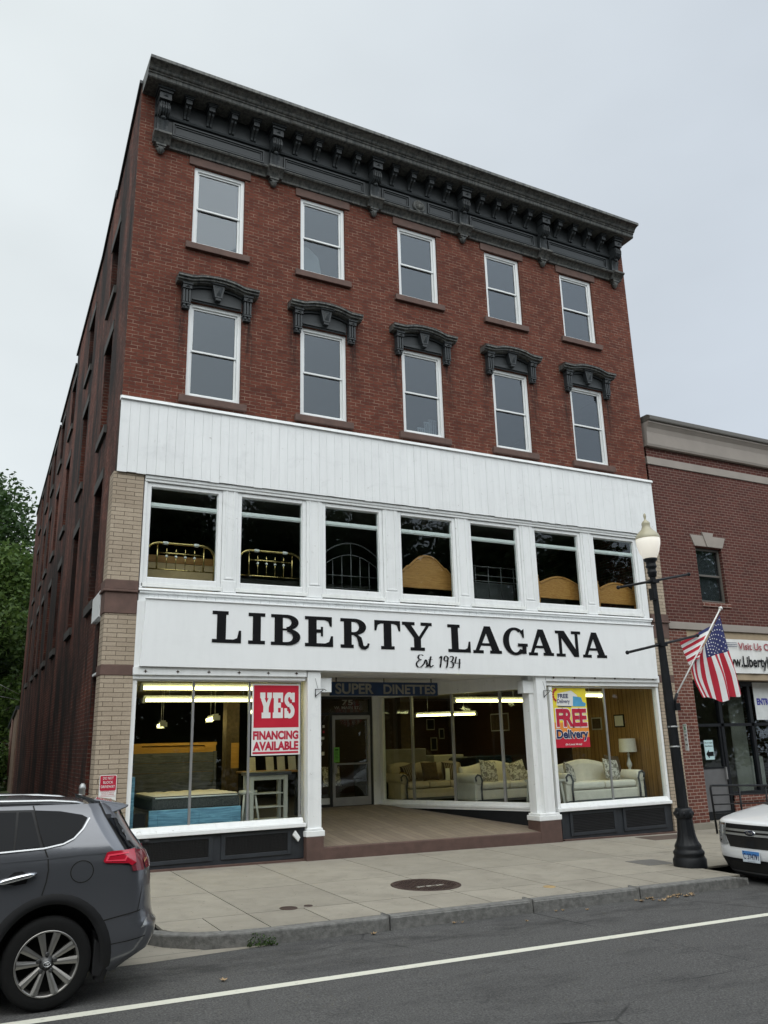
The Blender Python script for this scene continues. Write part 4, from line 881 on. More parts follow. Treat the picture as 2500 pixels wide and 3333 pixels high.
# ================================================================ fascia sign with slab-serif lettering
SGY = -.15
mb = MB(); mb.hexa([(.53, SGY, 2.935), (12.05, SGY, 2.86), (12.05, -.06, 2.86), (.53, -.06, 2.935)], [(.585, SGY, 4.06), (12.07, SGY, 4.055), (12.07, -.06, 4.055), (.585, -.06, 4.06)])
mb.box(.56, 12.08, SGY-.025, SGY+.04, 4.057, 4.075)
sgn = tag(mb.build('shop_sign', M_sign, bevel=.004), 'long white fascia sign with black slab-serif lettering above the entrance', 'sign')
def ring(cx, cy, rxo, ryo, rxi, ryi, a0, a1, n=14):
    o = [(cx+rxo*math.cos(R(a0+(a1-a0)*i/n)), cy+ryo*math.sin(R(a0+(a1-a0)*i/n))) for i in range(n+1)]
    q = [(cx+rxi*math.cos(R(a0+(a1-a0)*i/n)), cy+ryi*math.sin(R(a0+(a1-a0)*i/n))) for i in range(n+1)]
    return [[o[i], o[i+1], q[i+1], q[i]] for i in range(n)]
def rc(x0, x1, y0, y1): return [(x0, y0), (x1, y0), (x1, y1), (x0, y1)]
def slabglyph(c, s=.17, t=.085):
    """strokes of a slab-serif capital in a unit-wide, unit-high box; s stem width, t serif thickness"""
    if c == 'I': return [rc(.5-s*.85, .5+s*.85, 0, 1), rc(.0, 1, 0, t), rc(0, 1, 1-t, 1)]
    if c == 'L': return [rc(.16, .16+s*1.08, 0, 1), rc(0, .55, 1-t, 1), rc(0, 1, 0, t), [(1, 0), (1, .40), (.92, .40), (.86, .16), (.74, t), (.5, t), (.5, 0)]]
    if c == 'B': return [rc(.12, .12+s*1.05, 0, 1), rc(0, .56, 0, .105), rc(0, .54, .895, 1), rc(.2, .55, .485, .545)]+ring(.52, .745, .42, .255, .17, .15, -90, 90)+ring(.54, .27, .46, .27, .20, .165, -90, 90)
    if c == 'E': return [rc(.12, .12+s*1.1, 0, 1), rc(0, .8, 0, t), rc(0, .8, 1-t, 1), rc(.2, .58, .46, .46+t), [(1, 0), (1, .36), (.92, .36), (.86, .17), (.72, t), (.6, t), (.6, 0)], [(.96, 1), (.96, .68), (.89, .68), (.83, .84), (.7, 1-t), (.6, 1-t), (.6, 1)], rc(.56, .64, .34, .66)]
    if c == 'R': return [rc(.12, .12+s*1.05, 0, 1), rc(0, .45, 0, t), rc(0, .5, 1-t, 1), rc(.2, .48, .44, .44+t*.9)]+ring(.47, .72, .42, .28, .17, .175, -90, 90)+[[(.42, .46), (.58, .46), (.72, .36), (.76, .2), (.60, .2), (.55, .36)], [(.60, .21), (.76, .21), (.78, .10), (.84, .07), (.90, .10), (.93, .18), (1.0, .16), (.96, .03), (.84, -.05), (.70, -.02), (.62, .08)]]
    if c == 'T': return [rc(.5-s*.56, .5+s*.56, 0, 1), rc(.24, .76, 0, t), rc(.02, .98, 1-t, 1), [(0, 1), (0, .64), (.07, .64), (.13, .84), (.25, 1-t), (.3, 1)], [(1, 1), (1, .64), (.93, .64), (.87, .84), (.75, 1-t), (.7, 1)]]
    if c == 'Y': return [rc(.5-s*.52, .5+s*.52, 0, .46), rc(.26, .74, 0, t), rc(0, .42, 1-t, 1), rc(.62, 1, 1-t, 1), [(.08, 1-t), (.30, 1-t), (.585, .44), (.585, .36), (.415, .36), (.415, .40)], [(.80, 1-t), (.91, 1-t), (.585, .36), (.52, .44)]]
    if c == 'A': return [rc(0, .36, 0, t), rc(.58, 1, 0, t), rc(.26, .72, .28, .28+t*.85), [(.08, t), (.21, t), (.50, .80), (.52, 1), (.41, 1)], [(.65, t), (.92, t), (.62, 1), (.40, 1), (.42, .90)]]
    if c == 'N': return [rc(.12, .24, 0, 1), rc(.78, .90, .0, 1), rc(0, .36, 0, t), rc(0, .3, 1-t, 1), rc(.64, 1.02, 1-t, 1), [(.13, 1), (.36, 1), (.90, .10), (.90, 0), (.70, 0), (.13, .88)]]
    if c == 'G': return ring(.5, .5, .50, .52, .25, .42, 52, 318, 22)+[[(.80, .92), (.88, .98), (.88, .64), (.82, .64), (.79, .74), (.70, .86)], rc(.60, 1.02, .42-t, .42), rc(.78, .95, .04, .42), [(.95, .04), (.78, .16), (.7, .06), (.80, .04)]]
    return []
LET = [('L', 1.72, 2.24), ('I', 2.37, 2.68), ('B', 2.79, 3.35), ('E', 3.44, 4.0), ('R', 4.15, 4.75), ('T', 4.86, 5.42), ('Y', 5.46, 6.13), ('L', 6.49, 7.02), ('A', 7.08, 7.78), ('G', 7.82, 8.43), ('A', 8.46, 9.12), ('N', 9.19, 9.87), ('A', 9.91, 10.59)]
for c, x0, x1 in LET:
    mb = MB(); wd = x1-x0; xm = (x0+x1)/2; zb = 3.36-.008*(xm-1.7); h = .55
    for k, pl in enumerate(slabglyph(c, .15/wd if c != 'I' else .088/wd, .112)):
        y = SGY-.006-.0004*k; mb.poly([(x0+u*wd, y, zb+v*h) for u, v in pl])
    mb.build('letter', M_ink, sgn)
def stroke(mb, pts, wd, fn, closed=False, mi=0):
    """constant-width ribbon through 2D points, smoothed"""
    P = [Vector(p) for p in pts]; Q = []
    for i in range(len(P)-1):
        p0, p1, p2, p3 = P[max(i-1, 0)], P[i], P[i+1], P[min(i+2, len(P)-1)]
        for k in range(6):
            t = k/6; Q.append(.5*((2*p1)+(p2-p0)*t+(2*p0-5*p1+4*p2-p3)*t*t+(3*p1-p0-3*p2+p3)*t**3))
    Q.append(P[-1]); vs = []
    for i, q in enumerate(Q):
        d = (Q[min(i+1, len(Q)-1)]-Q[max(i-1, 0)]).normalized(); n = Vector((-d.y, d.x))*wd/2; vs += [fn(*(q+n)), fn(*(q-n))]
    mb.add(vs, [(2*i, 2*i+1, 2*i+3, 2*i+2) for i in range(len(Q)-1)], mi)
mb = MB()
ef = lambda u, v, k=[0]: (5.755+u*1.02+.0*v, SGY-.006-.0004*(k.__setitem__(0, (k[0]+1) % 40) or k[0]), 3.01+v*.24-.008*u)
SC = [[(.145, .93), (.12, 1.0), (.06, .98), (.035, .82), (.06, .66), (.10, .60), (.05, .55), (.0, .32), (.01, .08), (.06, .0), (.12, .12), (.155, .3)],
      [(.16, .28), (.2, .62), (.225, .30), (.22, .05), (.17, .03)], [(.24, .06), (.27, .3), (.32, .9)], [(.31, .8), (.285, .25), (.30, .04), (.345, .12), (.36, .2)], [(.255, .62), (.35, .64)],
      [(.375, .05), (.385, .05)], [(.515, .78), (.555, .95), (.535, .5), (.52, .02)],
      [(.70, .85), (.66, .98), (.62, .88), (.615, .68), (.65, .55), (.69, .66), (.70, .85), (.69, .5), (.665, .1), (.64, .02)],
      [(.75, .9), (.79, .98), (.82, .85), (.785, .58), (.76, .54), (.80, .48), (.815, .28), (.78, .04), (.73, .08)],
      [(.89, .95), (.86, .5), (.855, .42), (.99, .44)], [(.965, .78), (.955, .4), (.94, .0)]]
for pts in SC: stroke(mb, pts, .036, lambda u, v: ef(u, v))
mb.build('script_lettering', M_ink, sgn)
# ================================================================ window posters and small signs
def pfn(y): return lambda u, v: (u, y, v)
mb = MB(); mb.box(2.525, 3.42, .028, .034, 1.465, 2.685); yp = tag(mb.build('financing_poster', M_paper), 'red and white poster reading YES FINANCING AVAILABLE in the shop window', 'poster')
mb = MB(); mb.box(2.555, 3.395, .026, .0275, 1.93, 2.655); mb.build('red_field', M_red, yp)
mb = MB(); mb.box(2.545, 3.39, .026, .0275, 1.49, 1.525); f = pfn(.026)
text_on(mb, 'FINANCING', (2.55, 3.39, 1.725, 1.875), f, bold=.05); text_on(mb, 'AVAILABLE', (2.55, 3.39, 1.545, 1.695), f, bold=.05); mb.build('crimson_lettering', M_redtxt, yp)
mb = MB()
def put(pols, x0, x1, z0, z1, y):
    for k, pl in enumerate(pols): mb.poly([(x0+u*(x1-x0), y-.0003*k, z0+v*(z1-z0)) for u, v in pl])
t = .22
put([rc(.28, .74, 0, .5), rc(.14, .9, 0, t), rc(0, .44, 1-t, 1), rc(.60, 1, 1-t, 1), [(.04, 1-t), (.38, 1-t), (.52, .62), (.74, .5), (.74, .4), (.28, .4), (.28, .45)], [(.72, 1-t), (.96, 1-t), (.74, .42), (.5, .55)]], 2.67, 2.885, 2.09, 2.53, .0245)
put([rc(.10, .52, 0, 1), rc(0, 1, 0, t), rc(0, 1, 1-t, 1), rc(.4, .8, .40, .60), rc(.78, 1, 0, .40), rc(.78, 1, .62, 1)], 2.905, 3.095, 2.09, 2.53, .0245)
put(ring(.48, .73, .48, .29, .12, .10, 0, 270, 14)+ring(.5, .27, .5, .29, .12, .10, 90, -180, 14)+[rc(.74, 1, .62, 1), rc(.0, .26, 0, .38), rc(.3, .7, .43, .57)], 3.12, 3.315, 2.09, 2.53, .0245)
mb.build('white_lettering', M_paper, yp)
# delivery poster: yellow through orange to red, with a box truck
mb = MB(); x0, x1 = 9.12, 10.045
for i in range(12):
    z0, z1 = 1.43+1.225*i/12, 1.43+1.225*(i+1)/12; mb.box(x0, x1, .024, .030, z0, z1, 0 if i < 2 else 2 if i < 5 else 1)
dp = tag(mb.build('delivery_poster', [M_red, M_yel, M_orange]), 'yellow and red poster reading FREE Delivery in the shop window', 'poster')
mb = MB(); f = pfn(.021)
mb.poly([f(9.22, 2.29), f(9.62, 2.275), f(9.64, 2.60), f(9.27, 2.54)]); mb.poly([f(9.622, 2.275), f(9.80, 2.32), f(9.80, 2.50), f(9.642, 2.60)])
text_on(mb, 'FREE', (9.17, 10.03, 1.83, 2.24), pfn(.0205), bold=.075); text_on(mb, 'Delivery', (9.15, 10.03, 1.545, 1.81), pfn(.0205), bold=.065)
text_on(mb, '(In Local Area)', (9.38, 9.82, 1.462, 1.515), pfn(.0205), bold=.015, shear=.25); mb.build('white_shapes', M_paper, dp)
mb = MB(); text_on(mb, 'FREE', (9.19, 10.01, 1.85, 2.22), pfn(.018), bold=.045); mb.build('red_lettering', M_redtxt, dp)
mb = MB(); text_on(mb, 'Delivery', (9.165, 10.015, 1.56, 1.795), pfn(.018), bold=.035); mb.build('navy_lettering', M_navy, dp); mb = MB(); text_on(mb, 'FREE', (9.27, 9.55, 2.44, 2.53), pfn(.018), bold=.03); text_on(mb, 'Delivery', (9.25, 9.58, 2.31, 2.42), pfn(.018), bold=.015)
mb.box(9.25, 9.62, .0195, .0205, 2.255, 2.275); mb.build('navy_lettering', M_navy, dp)
mb = MB(); mb.poly([pfn(.0195)(*p) for p in ((9.66, 2.27), (10.0, 2.27), (10.02, 2.33), (9.93, 2.37), (9.90, 2.46), (9.68, 2.48))]); mb.build('truck_cab', M_cab, dp)
mb = MB()
for k in range(7):
    a = R(100+k*24); mb.poly([pfn(.0185)(9.25+.1*math.cos(a)+.03*math.cos(b), 2.5+.12*math.sin(a)+.03*math.sin(b)) for b in (0, 1.57, 3.14, 4.71)])
mb.build('red_burst', M_redtxt, dp)
# old glass-letter sign across the recess
mb = MB(); mb.box(4.66, 7.19, 1.46, 1.54, 2.57, 2.845); sd_ = tag(mb.build('dinette_sign', M_signblue, bevel=.01), 'faded blue sign reading SUPER DINETTES hung across the recessed entrance', 'sign')
mb = MB(); f = lambda u, v: (u, 1.452, v); text_on(mb, 'SUPER', (4.76, 5.63, 2.60, 2.815), f, bold=.03); mb.build('lettering', M_neon, sd_); mb = MB(); text_on(mb, 'DINETTES', (5.86, 7.12, 2.60, 2.80), f, bold=.03); mb.build('lettering', M_neon, sd_)
mb = MB()
for x in (4.8, 5.9, 7.05): mb.tube([(x, 1.5, 2.84), (x, 1.5, 2.94)], .012, 6)
mb.build('hanger', M_black, sd_)
mb = MB(); mb.box(5.79, 5.93, DY-.045, DY-.04, 1.22, 1.55); gp = tag(mb.build('door_notice', M_green_paper), 'bright green printed notice taped inside the entrance door', 'notice')
mb = MB()
for k in range(8): mb.box(5.81+(k == 0)*.01, 5.91-random.random()*.02, DY-.048, DY-.0465, 1.50-k*.03-(.012 if k == 0 else 0), 1.508-k*.03)
mb.build('printed_lines', M_ink, gp)
for k, (x, z, wd, h, m) in enumerate([(5.37, 2.0, .09, .09, M_paper), (5.56, 2.02, .05, .06, M_paper), (5.38, 1.87, .09, .07, M_paper), (5.56, 1.9, .05, .05, M_redtxt), (5.53, 1.76, .09, .06, M_paper), (5.44, 1.64, .14, .08, M_paper), (5.35, 1.5, .08, .1, M_paper), (5.54, 1.42, .07, .08, M_paper)]):
    mb = MB(); mb.box(x-wd/2, x+wd/2, DY+.006, DY+.010, z-h/2, z+h/2)
    tag(mb.build('window_sticker', m), 'small sticker on the glass beside the entrance door', 'sticker', 'stickers on the sidelight')
# driveway sign on the tan pilaster
mb = MB(); sx0, sx1, sz0, sz1 = .028, .292, .80, 1.245
def rr(x0, x1, z0, z1, r, y):
    o = []
    for cx, cz, a in ((x1-r, z0+r, -90), (x1-r, z1-r, 0), (x0+r, z1-r, 90), (x0+r, z0+r, 180)):
        o += [(cx+r*math.cos(R(a+30*i)), y, cz+r*math.sin(R(a+30*i))) for i in range(4)]
    return o
mb.prism(rr(sx0, sx1, sz0, sz1, .025, -.066), (0, .008, 0)); dn = tag(mb.build('driveway_sign', M_paper), 'red and white DO NOT BLOCK DRIVEWAY sign on the tan brick pilaster', 'sign')
mb = MB(); mb.poly(rr(sx0+.010, sx1-.010, 1.012, sz1-.01, .018, -.0675)); mb.box(sx0+.014, sx1-.014, -.0675, -.067, .925, .929)
for (x, z) in ((.10, .855), (.215, .855)):
    mb.poly([(x-.035, -.068, z-.012), (x+.04, -.068, z-.012), (x+.04, -.068, z+.012), (x+.02, -.068, z+.018), (x+.005, -.068, z+.038), (x-.03, -.068, z+.038)])
    mb.lathe((x, -.069, z-.015), [(0, 0), (.012, 0)], 10, axis='y')
mb.poly([(.135, -.068, .855), (.175, -.068, .895), (.178, -.068, .890), (.14, -.068, .85)])
for k in range(3):
    text_on(mb, ('UNAUTHORIZED VEHICLES', 'TOWED AT VEHICLE', "OWNER'S EXPENSE")[k], (sx0+.02+.015*(k > 0), sx1-.02-.015*(k > 0), .995-k*.026, 1.010-k*.026), pfn(-.0678), bold=.01)
mb.build('red_print', M_redtxt, dn)
mb = MB(); f = pfn(-.069)
text_on(mb, 'DO NOT', (.08, .24, 1.178, 1.217), f, bold=.008); text_on(mb, 'BLOCK', (.085, .235, 1.116, 1.155), f, bold=.008); text_on(mb, 'DRIVEWAY', (.055, .265, 1.052, 1.091), f, bold=.008); mb.build('white_lettering', M_paper, dn)
# ================================================================ street lamp with banner arms
LX, LY = 8.64, -3.72; LZ = zwalk(LX, LY)
tilt = lambda z: LX-.022*(z-LZ)
lamp = thing('street_lamp', 'black cast-iron street lamp with white acorn globe and fluted base', 'street lamp', (LX, LY, LZ), rot=(0, -.022, 0))
mb = MB(); mb.lathe((0, 0, 0), [(.37, -.02), (.37, .11), (.34, .14), (.33, .17), (.345, .19), (.345, .22), (.31, .25), (.29, .27), (.30, .30), (.285, .33)], 32); mb.scale_xy(.70).build('base_ring', M_black, lamp, local=True)
mb = MB(); mb.lathe((0, 0, 0), [(.275, .33), (.235, .38), (.205, .45), (.188, .52), (.178, .62), (.17, .72)], 48, flute=.035, nf=14); mb.lathe((0, 0, 0), [(.17, .72), (.195, .74), (.20, .78), (.195, .86), (.165, .885), (.13, .89)], 32)
for k in range(8):
    a = 2*math.pi*k/8; mb.sphere((.195*math.cos(a), .195*math.sin(a), .80), .035, 8, sz=1.1)
mb.scale_xy(.70).build('fluted_base', M_black, lamp, local=True)
mb = MB(); mb.lathe((0, 0, 0), [(.13, .88), (.124, 1.6), (.118, 2.5), (.095, 3.4), (.075, 4.2), (.072, 4.72)], 8, sm=False, a0=.39); mb.scale_xy(.72).build('pole', M_black, lamp, local=True)
mb = MB(); mb.lathe((0, 0, 0), [(.072, 4.70), (.10, 4.72), (.10, 4.76), (.115, 4.78), (.115, 4.80), (.10, 4.82), (.10, 4.86), (.13, 4.88), (.13, 4.90), (.115, 4.93), (.115, 4.97), (.16, 5.0), (.165, 5.03), (.14, 5.05)], 24); mb.scale_xy(.72).build('capital', M_black, lamp, local=True)
mb = MB(); mb.lathe((0, 0, 0), [(.14, 5.03), (.165, 5.06), (.225, 5.16), (.268, 5.28), (.28, 5.36), (.276, 5.40)], 32, flute=.0, nf=0)
gl = NB('acorn_globe'); gl.set((.85, .83, .78), .25); gl.b.inputs['Emission Color'].default_value = (1, .91, .76, 1); gl.b.inputs['Emission Strength'].default_value = .32
mb.scale_xy(.75).build('globe', gl.m, lamp, local=True)
mb = MB(); mb.lathe((0, 0, 0), [(.282, 5.39), (.282, 5.415), (.262, 5.46), (.19, 5.52), (.12, 5.57), (.095, 5.62), (.098, 5.66), (.10, 5.68), (.07, 5.71), (.03, 5.735), (.02, 5.76), (.034, 5.80), (.03, 5.84), (0, 5.87)], 24)
mb.scale_xy(.75).build('globe_cap', plain('aged_cream_cap', (.40, .37, .26), .35, amt=.1), lamp, local=True)
for z, a, b in ((4.63, .83, .90), (3.53, .80, .90)):
    mb = MB(); mb.tube([(-a, 0, z-.17*a), (b, 0, z+.19*b)], .022, 8); mb.sphere((-a, 0, z-.17*a), .034, 8); mb.sphere((b, 0, z+.19*b), .034, 8); mb.box(-.075, .075, -.07, .07, z-.03, z+.03); mb.build('banner_arm', M_black, lamp, local=True)
mb = MB(); mb.box(-.09, -.05, -.07, .05, 4.3, 4.5); mb.build('outlet_box', M_black, lamp, local=True)
# parking sign strapped to the pole
ps = thing('parking_sign', 'small green and white parking sign strapped to the lamp pole', 'sign', (LX+.1, LY-.05, 1.4))
mb = MB(); mb.prism([(8.72, LY-.18, 1.37), (8.815, LY-.02, 1.37), (8.815, LY-.02, 1.80), (8.72, LY-.18, 1.80)], (.004, -.003, 0)); mb.build('plate', M_paper, ps)
def pk(u, v): return (8.718+u*.095, LY-.183+u*.16, 1.37+v*.43)
mb = MB()
for a, b, c, d in ((.08, .92, .94, .97), (.08, .92, .68, .71), (.08, .16, .71, .94), (.84, .92, .71, .94), (.3, .7, .76, .90)): mb.poly([pk(a, c), pk(b, c), pk(b, d), pk(a, d)])
mb.build('green_print', M_green, ps)
mb = MB(); text_on(mb, '9AM', (.2, .8, .52, .62), pk, bold=.03); text_on(mb, '6PM', (.2, .8, .36, .46), pk, bold=.03)
mb.poly([pk(.2, .22), pk(.4, .28), pk(.4, .24), pk(.8, .24), pk(.8, .20), pk(.4, .20), pk(.4, .16)]); mb.build('dark_print', M_ink, ps)
mb = MB()
for z in (1.44, 1.76): mb.lathe((8.60, LY, z), [(.088, -.012), (.092, -.012), (.092, .012), (.088, .012)], 16)
build_each(mb, 'strap', M_steel, ps)
# flag on a staff clamped to the pole
fl = thing('flag', 'United States flag hanging from a white staff on the lamp post', 'flag', (8.74, -3.72, 2.2))
mb = MB(); mb.tube([(8.745, -3.73, 2.26), (10.09, -3.74, 3.80)], .013, 8); mb.sphere((10.115, -3.74, 3.825), .036, 10); mb.lathe((10.085, -3.74, 3.79), [(.013, -.02), (.022, -.01), (.022, .01), (.013, .02)], 10); mb.build('staff', plain('white_staff', (.7, .7, .68), .35), fl)
mb = MB(); mb.tube([(8.70, -3.73, 2.10), (8.72, -3.73, 2.2), (8.78, -3.73, 2.30)], .024, 8); mb.box(8.62, 8.72, -3.83, -3.68, 2.02, 2.14); mb.build('staff_bracket', M_black, fl)
hoist = lambda s: Vector((10.05+(9.37-10.05)*s, -3.755, 3.70+(2.90-3.70)*s))
CURV = [(0, [(10.05, -3.755, 3.70), (10.13, -3.77, 3.12), (10.21, -3.79, 2.72), (10.27, -3.80, 2.30)]), (.14, [(9.95, -3.755, 3.59), (10.02, -3.80, 3.08), (10.12, -3.85, 2.68), (10.17, -3.86, 2.24)]), (.30, [(9.84, -3.755, 3.46), (9.88, -3.76, 3.05), (9.98, -3.75, 2.63), (10.02, -3.75, 2.25)]), (.48, [(9.72, -3.755, 3.32), (9.74, -3.80, 3.02), (9.83, -3.86, 2.60), (9.87, -3.88, 2.19)]),
        (.62, [(9.62, -3.755, 3.2), (9.64, -3.78, 2.98), (9.72, -3.79, 2.56), (9.75, -3.80, 2.15)]), (.74, [(9.54, -3.755, 3.11), (9.56, -3.72, 2.95), (9.61, -3.70, 2.55), (9.66, -3.72, 2.22)]), (.86, [(9.46, -3.755, 3.01), (9.43, -3.68, 2.93), (9.45, -3.64, 2.6), (9.58, -3.66, 2.25)]), (1, [(9.37, -3.755, 2.90), (9.28, -3.66, 2.82), (9.35, -3.62, 2.55), (9.48, -3.64, 2.24)])]
def flagpt(s, t):
    for (s0, c0), (s1, c1) in zip(CURV, CURV[1:]):
        if s <= s1+1e-6: k = (s-s0)/(s1-s0); break
    x = t*3; i = min(int(x), 2); q = x-i
    def cv(c):
        p = [Vector(a) for a in c]; p0, p1, p2, p3 = p[max(i-1, 0)], p[i], p[i+1], p[min(i+2, 3)]
        return .5*((2*p1)+(p2-p0)*q+(2*p0-5*p1+4*p2-p3)*q*q+(3*p1-p0-3*p2+p3)*q**3)
    return cv(c0).lerp(cv(c1), k)
smap = [0, .1, .2, .3, .4, .5, .6, .7, .76, .82, .87, .92, .96, 1.0]
mb = MB(); NT = 24
for r in range(13):
    for sub_ in range(2):
        sa = smap[r]+(smap[r+1]-smap[r])*sub_/2; sb = smap[r]+(smap[r+1]-smap[r])*(sub_+1)/2
        for j in range(NT):
            ta, tb = j/NT, (j+1)/NT
            m = 2 if (r < 7 and tb <= .4001-.0*r) else r % 2
            mb.add([flagpt(sa, ta), flagpt(sb, ta), flagpt(sb, tb), flagpt(sa, tb)], [(0, 1, 2, 3)], m, True)
# the fold thrown behind the staff
P0 = [(9.83, -3.72, 3.50), (9.50, -3.66, 3.30), (9.13, -3.62, 3.19)]; 
for r in range(8):
    a, b = r/8, (r+1)/8
    A = lambda k: Vector((9.80, -3.73, 3.49)).lerp(Vector((9.38, -3.73, 2.88)), k); B = lambda k: Vector((9.13, -3.60, 3.19)).lerp(Vector((9.27, -3.62, 2.80)), k)
    if r < 1: mb.add([A(a), A(b), A(b).lerp(B(b), .5), A(a).lerp(B(a), .38)], [(0, 1, 2, 3)], 2); mb.add([A(a).lerp(B(a), .38), A(b).lerp(B(b), .5), B(b), B(a)], [(0, 1, 2, 3)], r % 2)
    else: mb.add([A(a), A(b), B(b), B(a)], [(0, 1, 2, 3)], r % 2)
M_fr, M_fw, M_fb = plain('flag_red', (.45, .015, .035), .8, amt=.1), plain('flag_white', (.75, .75, .75), .8, amt=.05), plain('flag_blue', (.022, .028, .12), .8, amt=.1)
mb.build('flag_cloth', [M_fr, M_fw, M_fb], fl)
mb = MB()
for i in range(9):
    for j in range(6 if i % 2 == 0 else 5):
        s = .06+.58*i/8; t = (.04+.062*j) if i % 2 == 0 else (.071+.062*j)
        c = flagpt(s, t); e1 = (flagpt(s+.02, t)-c).normalized(); e2 = (flagpt(s, t+.02)-c).normalized(); n = e1.cross(e2).normalized(); n = n if n.y < 0 else -n
        e2 = n.cross(e1)
        mb.poly([c+n*.006+(e1*math.cos(a)+e2*math.sin(a))*(.017 if k % 2 == 0 else .0072) for k, a in enumerate([R(36*q) for q in range(10)])])
mb.build('stars', M_fw, fl)
# ================================================================ covers, plates, litter on the ground
def cover(name, x, y, r, label, mat, zf=zwalk, lettering=False):
    z = zf(x, y); t = thing(name, label, 'manhole cover' if r > .3 else 'utility cover', (x, y, z))
    def lay(m): m.v = [(a, b, c-.0165*(a-x)+.012*(b-y)) for a, b, c in m.v]; return m
    mb = MB(); mb.lathe((x, y, z), [(r, -.02), (r, .006), (r*.93, .006), (r*.93, .001)], 40); lay(mb).build('rim', mat, t)
    mb = MB(); mb.lathe((x, y, z), [(r*.925, .003), (0, .003)], 40)
    k = int(r/.035)
    if r > .3:
        for i in range(-k, k+1):
            for j in range(-k, k+1):
                px, py = i*.035*1.6, j*.035*1.6
                if math.hypot(px, py) < r*.86 and not (lettering and abs(py+.14) < .07 and abs(px) < .26): mb.box(x+px-.02, x+px+.02, y+py-.008, y+py+.008, z+.003, z+.009) if (i+j) % 2 else mb.box(x+px-.008, x+px+.008, y+py-.02, y+py+.02, z+.003, z+.009)
    lay(mb).build('lid', mat, t)
    if lettering:
        mb = MB()
        for i in range(9): mb.box(x-.22+i*.05, x-.19+i*.05+.012*(i % 2), y-.17+.02*(i % 3), y-.12, z+.004, z+.011)
        lay(mb).build('worn_lettering', plain('worn_pale_lettering', (.4, .38, .33), .8, amt=.4), t)
cover('manhole_cover', 4.05, -3.17, .50, 'large rusty round manhole cover set in the pale sidewalk', M_rust, lettering=True)
cover('utility_cover', 1.735, -3.815, .11, 'small round dark iron cover beside the kerb joint', M_rust)
cover('utility_cover', 2.005, -3.79, .055, 'smallest oval dark cover next to the round one', M_rust)
cover('utility_cover', 5.46, -4.15, .085, 'small yellow-brown valve cover set near the kerb', plain('ochre_cover', (.36, .25, .11), .8, amt=.3))
def plate(name, label, pts, mat):
    mb = MB(); mb.hexa([(x, y, zwalk(x, y)-.02) for x, y in pts], [(x, y, zwalk(x, y)+.004) for x, y in pts]); tag(mb.build(name, mat), label, 'access plate')
plate('access_plate', 'grey steel chequer plate in the sidewalk beside the lamp base', [(8.1, -3.36), (8.68, -3.36), (8.68, -2.82), (8.1, -2.82)], plain('chequer_steel', (.17, .165, .155), .6, .4, bump=.8, bscale=50))
plate('access_plate', 'rust-brown cellar hatch in the sidewalk against the shop wall', [(10.75, -.85), (11.9, -.85), (11.9, -.28), (10.75, -.28)], plain('rusty_hatch', (.085, .06, .048), .9, amt=.25))
random.seed(5)
lp = [(6.45+random.uniform(-.15, .9), -4.93+random.uniform(-.12, .03)) for _ in range(20)]+[(6.55, -5.1), (6.62, -5.12), (6.66, -5.08)]+[(3.4, -4.95), (3.5, -4.97), (2.3, -5.0), (4.9, -4.98), (5.0, -4.99), (.25, -6.05), (5.3, -5.1), (4.2, -5.3)]
for x, y in lp:
    mb = MB(); a = random.uniform(0, 6.28); s = random.uniform(.025, .05); z = zroad(x)+.006
    pts = []
    for k in range(10):
        rr_ = s*(1 if k % 2 == 0 else .55); pts.append((x+rr_*math.cos(a+k*.628), y+rr_*math.sin(a+k*.628), z+.012*random.random()+(.014 if k % 2 == 0 else 0)))
    mb.add(pts+[(x, y, z)], [(k, (k+1) % 10, 10) for k in range(10)])
    tag(mb.build('fallen_leaf', M_dryleaf), 'dry brown leaf lying in the gutter by the kerb', 'leaf', 'fallen leaves in the gutter')
mb = MB()
for k in range(240):
    x = .86+.32*random.random()**.8; y = -4.84-.10*random.random()-.03*(x-.86); z = zroad(x)+random.random()**2*.13*(1-abs(x-.98)/.35); s = random.uniform(.008, .022)
    d = Vector((random.uniform(-1, 1), random.uniform(-1, 1), random.uniform(0, 1))).normalized()*s; e = d.cross(Vector((random.random(), random.random(), 1))).normalized()*s*.5
    c = Vector((x, y, z+.01)); mb.poly([c-d, c+e, c+d, c-e])
tag(mb.build('kerb_weed', M_weed), 'tuft of green weeds growing from the kerb foot', 'weed')
vp = thing('vent_pipe', 'grey capped steel pipe bollard at the corner of the driveway', 'bollard', (-.3, -.75, -.3))
mb = MB(); mb.lathe((-.30, -.62, 0), [(.045, -.35), (.045, 1.07), (.052, 1.075), (.052, 1.10), (.04, 1.135), (.02, 1.155), (0, 1.16)], 16); mb.build('pipe', M_steel, vp)
mb = MB(); mb.lathe((-.30, -.62, .93), [(.045, -.02), (.06, -.02), (.06, .02), (.045, .02)], 16); mb.build('collar', M_steel, vp)
